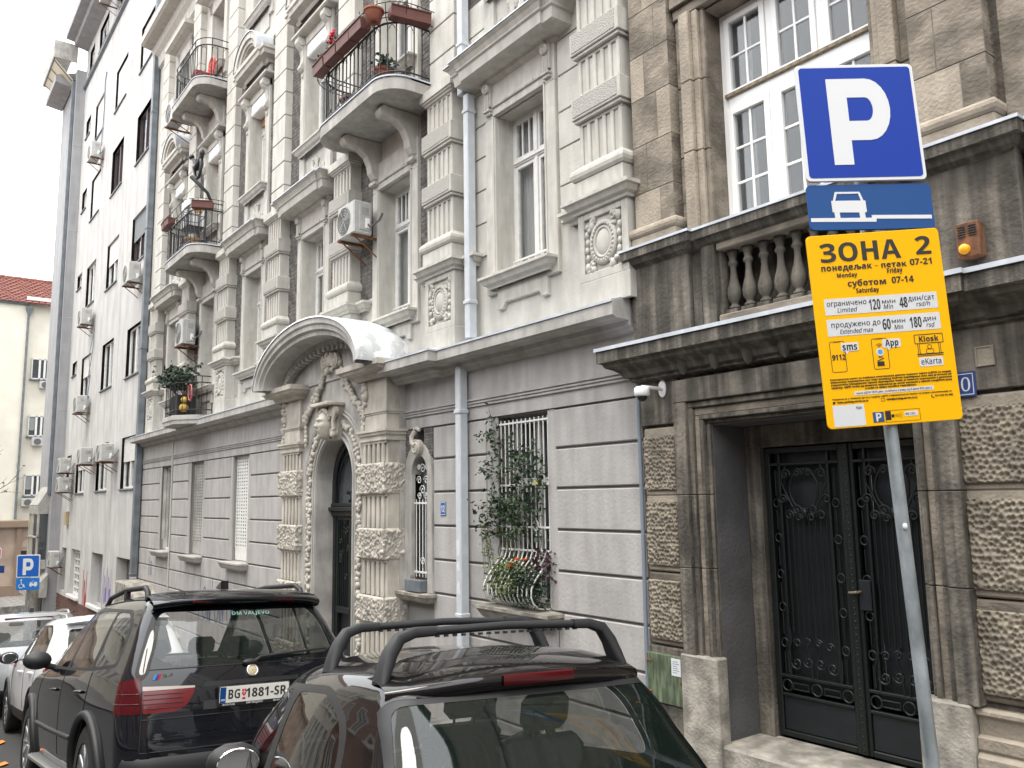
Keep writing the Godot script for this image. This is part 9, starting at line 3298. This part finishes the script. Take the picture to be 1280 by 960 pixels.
	m.box(-0.045, -0.020, -0.443, -0.401, 0.0, 0.0013); m.prism(circle(Vector2(-0.032, -0.432), 0.008, 12), 0.0013, 0.0016)
	m.prism(PackedVector2Array([Vector2(-0.018, -0.424), Vector2(-0.004, -0.432), Vector2(-0.004, -0.416)]), 0.0, 0.0013)
	m.box(-0.018, -0.008, -0.432, -0.418, 0.0, 0.0013)
	for a in [-0.012, -0.004, 0.004, 0.012]: outline(m, PackedVector2Array([Vector2(0.0, -0.424 + a * 0.3), Vector2(0.035, -0.424 + a)]), 0.0005)
	part(m, "camera_pictogram", M.sign_black, s)
	strip(s, 0.046, 0.109, -0.431, -0.409, M.sign_white, "little_plate", 0.0013, 0.002)
	say(s, "BG·123-..", 0.051, 0.104, -0.420, 0.010)

# ---------- the houses across the street: they stand behind the viewer and show in panes and paint ----------
func opposite_side() -> void:
	var specs = [[-44.0, -27.0, 13.0, "far_cream", "cream house across the street near the junction"], [-26.9, -13.5, 7.4, "street_brown", "red brown rendered house across the street"], [-13.4, 0.5, 7.0, "pale_grey_wall", "pale grey house across the street behind the viewer"], [0.6, 15.0, 6.8, "street_brown", "red brown house across the street up the hill"], [15.1, 40.0, 9.0, "pale_grey_wall", "pale grey house across the street higher up the hill"]]
	for q in specs:
		var b = thing("town_house", q[4], "building", Vector3((q[0] + q[1]) / 2, -1.0, 13.0), "houses across the street")
		part(bx(q[0], q[1], -7.0, q[2], 12.0, 20.0), "wall", M[q[3]], b)
		var m = MB.new()
		m.sweep([Vector2(q[1], 12.0), Vector2(q[0], 12.0)], [Vector2(-0.5, q[2] + 0.3), Vector2(0.5, q[2] + 0.1), Vector2(0.5, q[2] - 0.2), Vector2(0.15, q[2] - 0.4), Vector2(0, q[2] - 0.5)])
		part(m, "cornice", M.trim_cream, b)
		m = MB.new()
		m.quad(Vector3(q[0], q[2], 11.6), Vector3(q[1], q[2], 11.6), Vector3(q[1], q[2] + 2.6, 16.0), Vector3(q[0], q[2] + 2.6, 16.0))
		part(m, "roof", M.roof_tile, b)
		var n = int((q[1] - q[0]) / 2.8)
		for i in n:
			for r in 4:
				var x: float = lerpf(q[0], q[1], (i + 0.5) / n)
				var y = -0.2 + 3.5 * r
				if y + 2.2 > q[2] - 0.6: continue
				m = MB.new()
				frame_ring(m, x - 0.7, x + 0.7, y - 0.1, y + 2.1, 0.14, 11.88, 12.0)
				m.box(x - 0.05, x + 0.05, y, y + 2.0, 11.9, 11.99)
				m.box(x - 0.85, x + 0.85, y - 0.22, y - 0.1, 11.8, 12.0)
				var w = part(m, "window", M.white_paint, b)
				part(bx(x - 0.58, x + 0.58, y, y + 2.0, 11.985, 11.995), "pane", M.black, w)
	# the street bends behind the viewer: a house closes it, another continues the row beside the stone building
	var b = thing("town_house", "brown house where the street bends uphill behind the viewer", "building", Vector3(40, 1.0, 6), "houses across the street")
	part(bx(40.0, 50.0, -2.0, 15.0, -4.0, 20.0), "wall", M.street_brown, b)
	for r in 3:
		for i in 5:
			var z = -1.5 + 3.4 * i
			var m = MB.new()
			m.box(39.9, 40.0, 1.8 + 3.4 * r, 4.2 + 3.4 * r, z - 0.75, z + 0.75, 0.01)
			var w = part(m, "window", M.white_paint, b)
			part(bx(39.88, 39.9, 1.95 + 3.4 * r, 4.05 + 3.4 * r, z - 0.6, z + 0.6), "pane", M.black, w)
	b = thing("town_house", "grey house uphill beside the stone building", "building", Vector3(20, 0.0, 0), "houses across the street")
	part(bx(4.05, 39.9, -2.0, 15.0, -10.0, 0.0), "wall", M.trim_grey, b)
	for r in 4:
		for i in 11:
			var x = 5.8 + 3.1 * i
			var w = part(bx(x - 0.7, x + 0.7, 1.4 + 3.5 * r, 3.5 + 3.5 * r, 0.0, 0.06, 0.01), "window", M.white_paint, b)
			part(bx(x - 0.58, x + 0.58, 1.5 + 3.5 * r, 3.4 + 3.5 * r, 0.05, 0.065), "pane", M.black, w)

func _ready() -> void:
	setup()
	make_materials()
	ground()
	stone_building()
	grey_building()
	white_building()
	far_building()
	opposite_side()
	cars()
	signs()
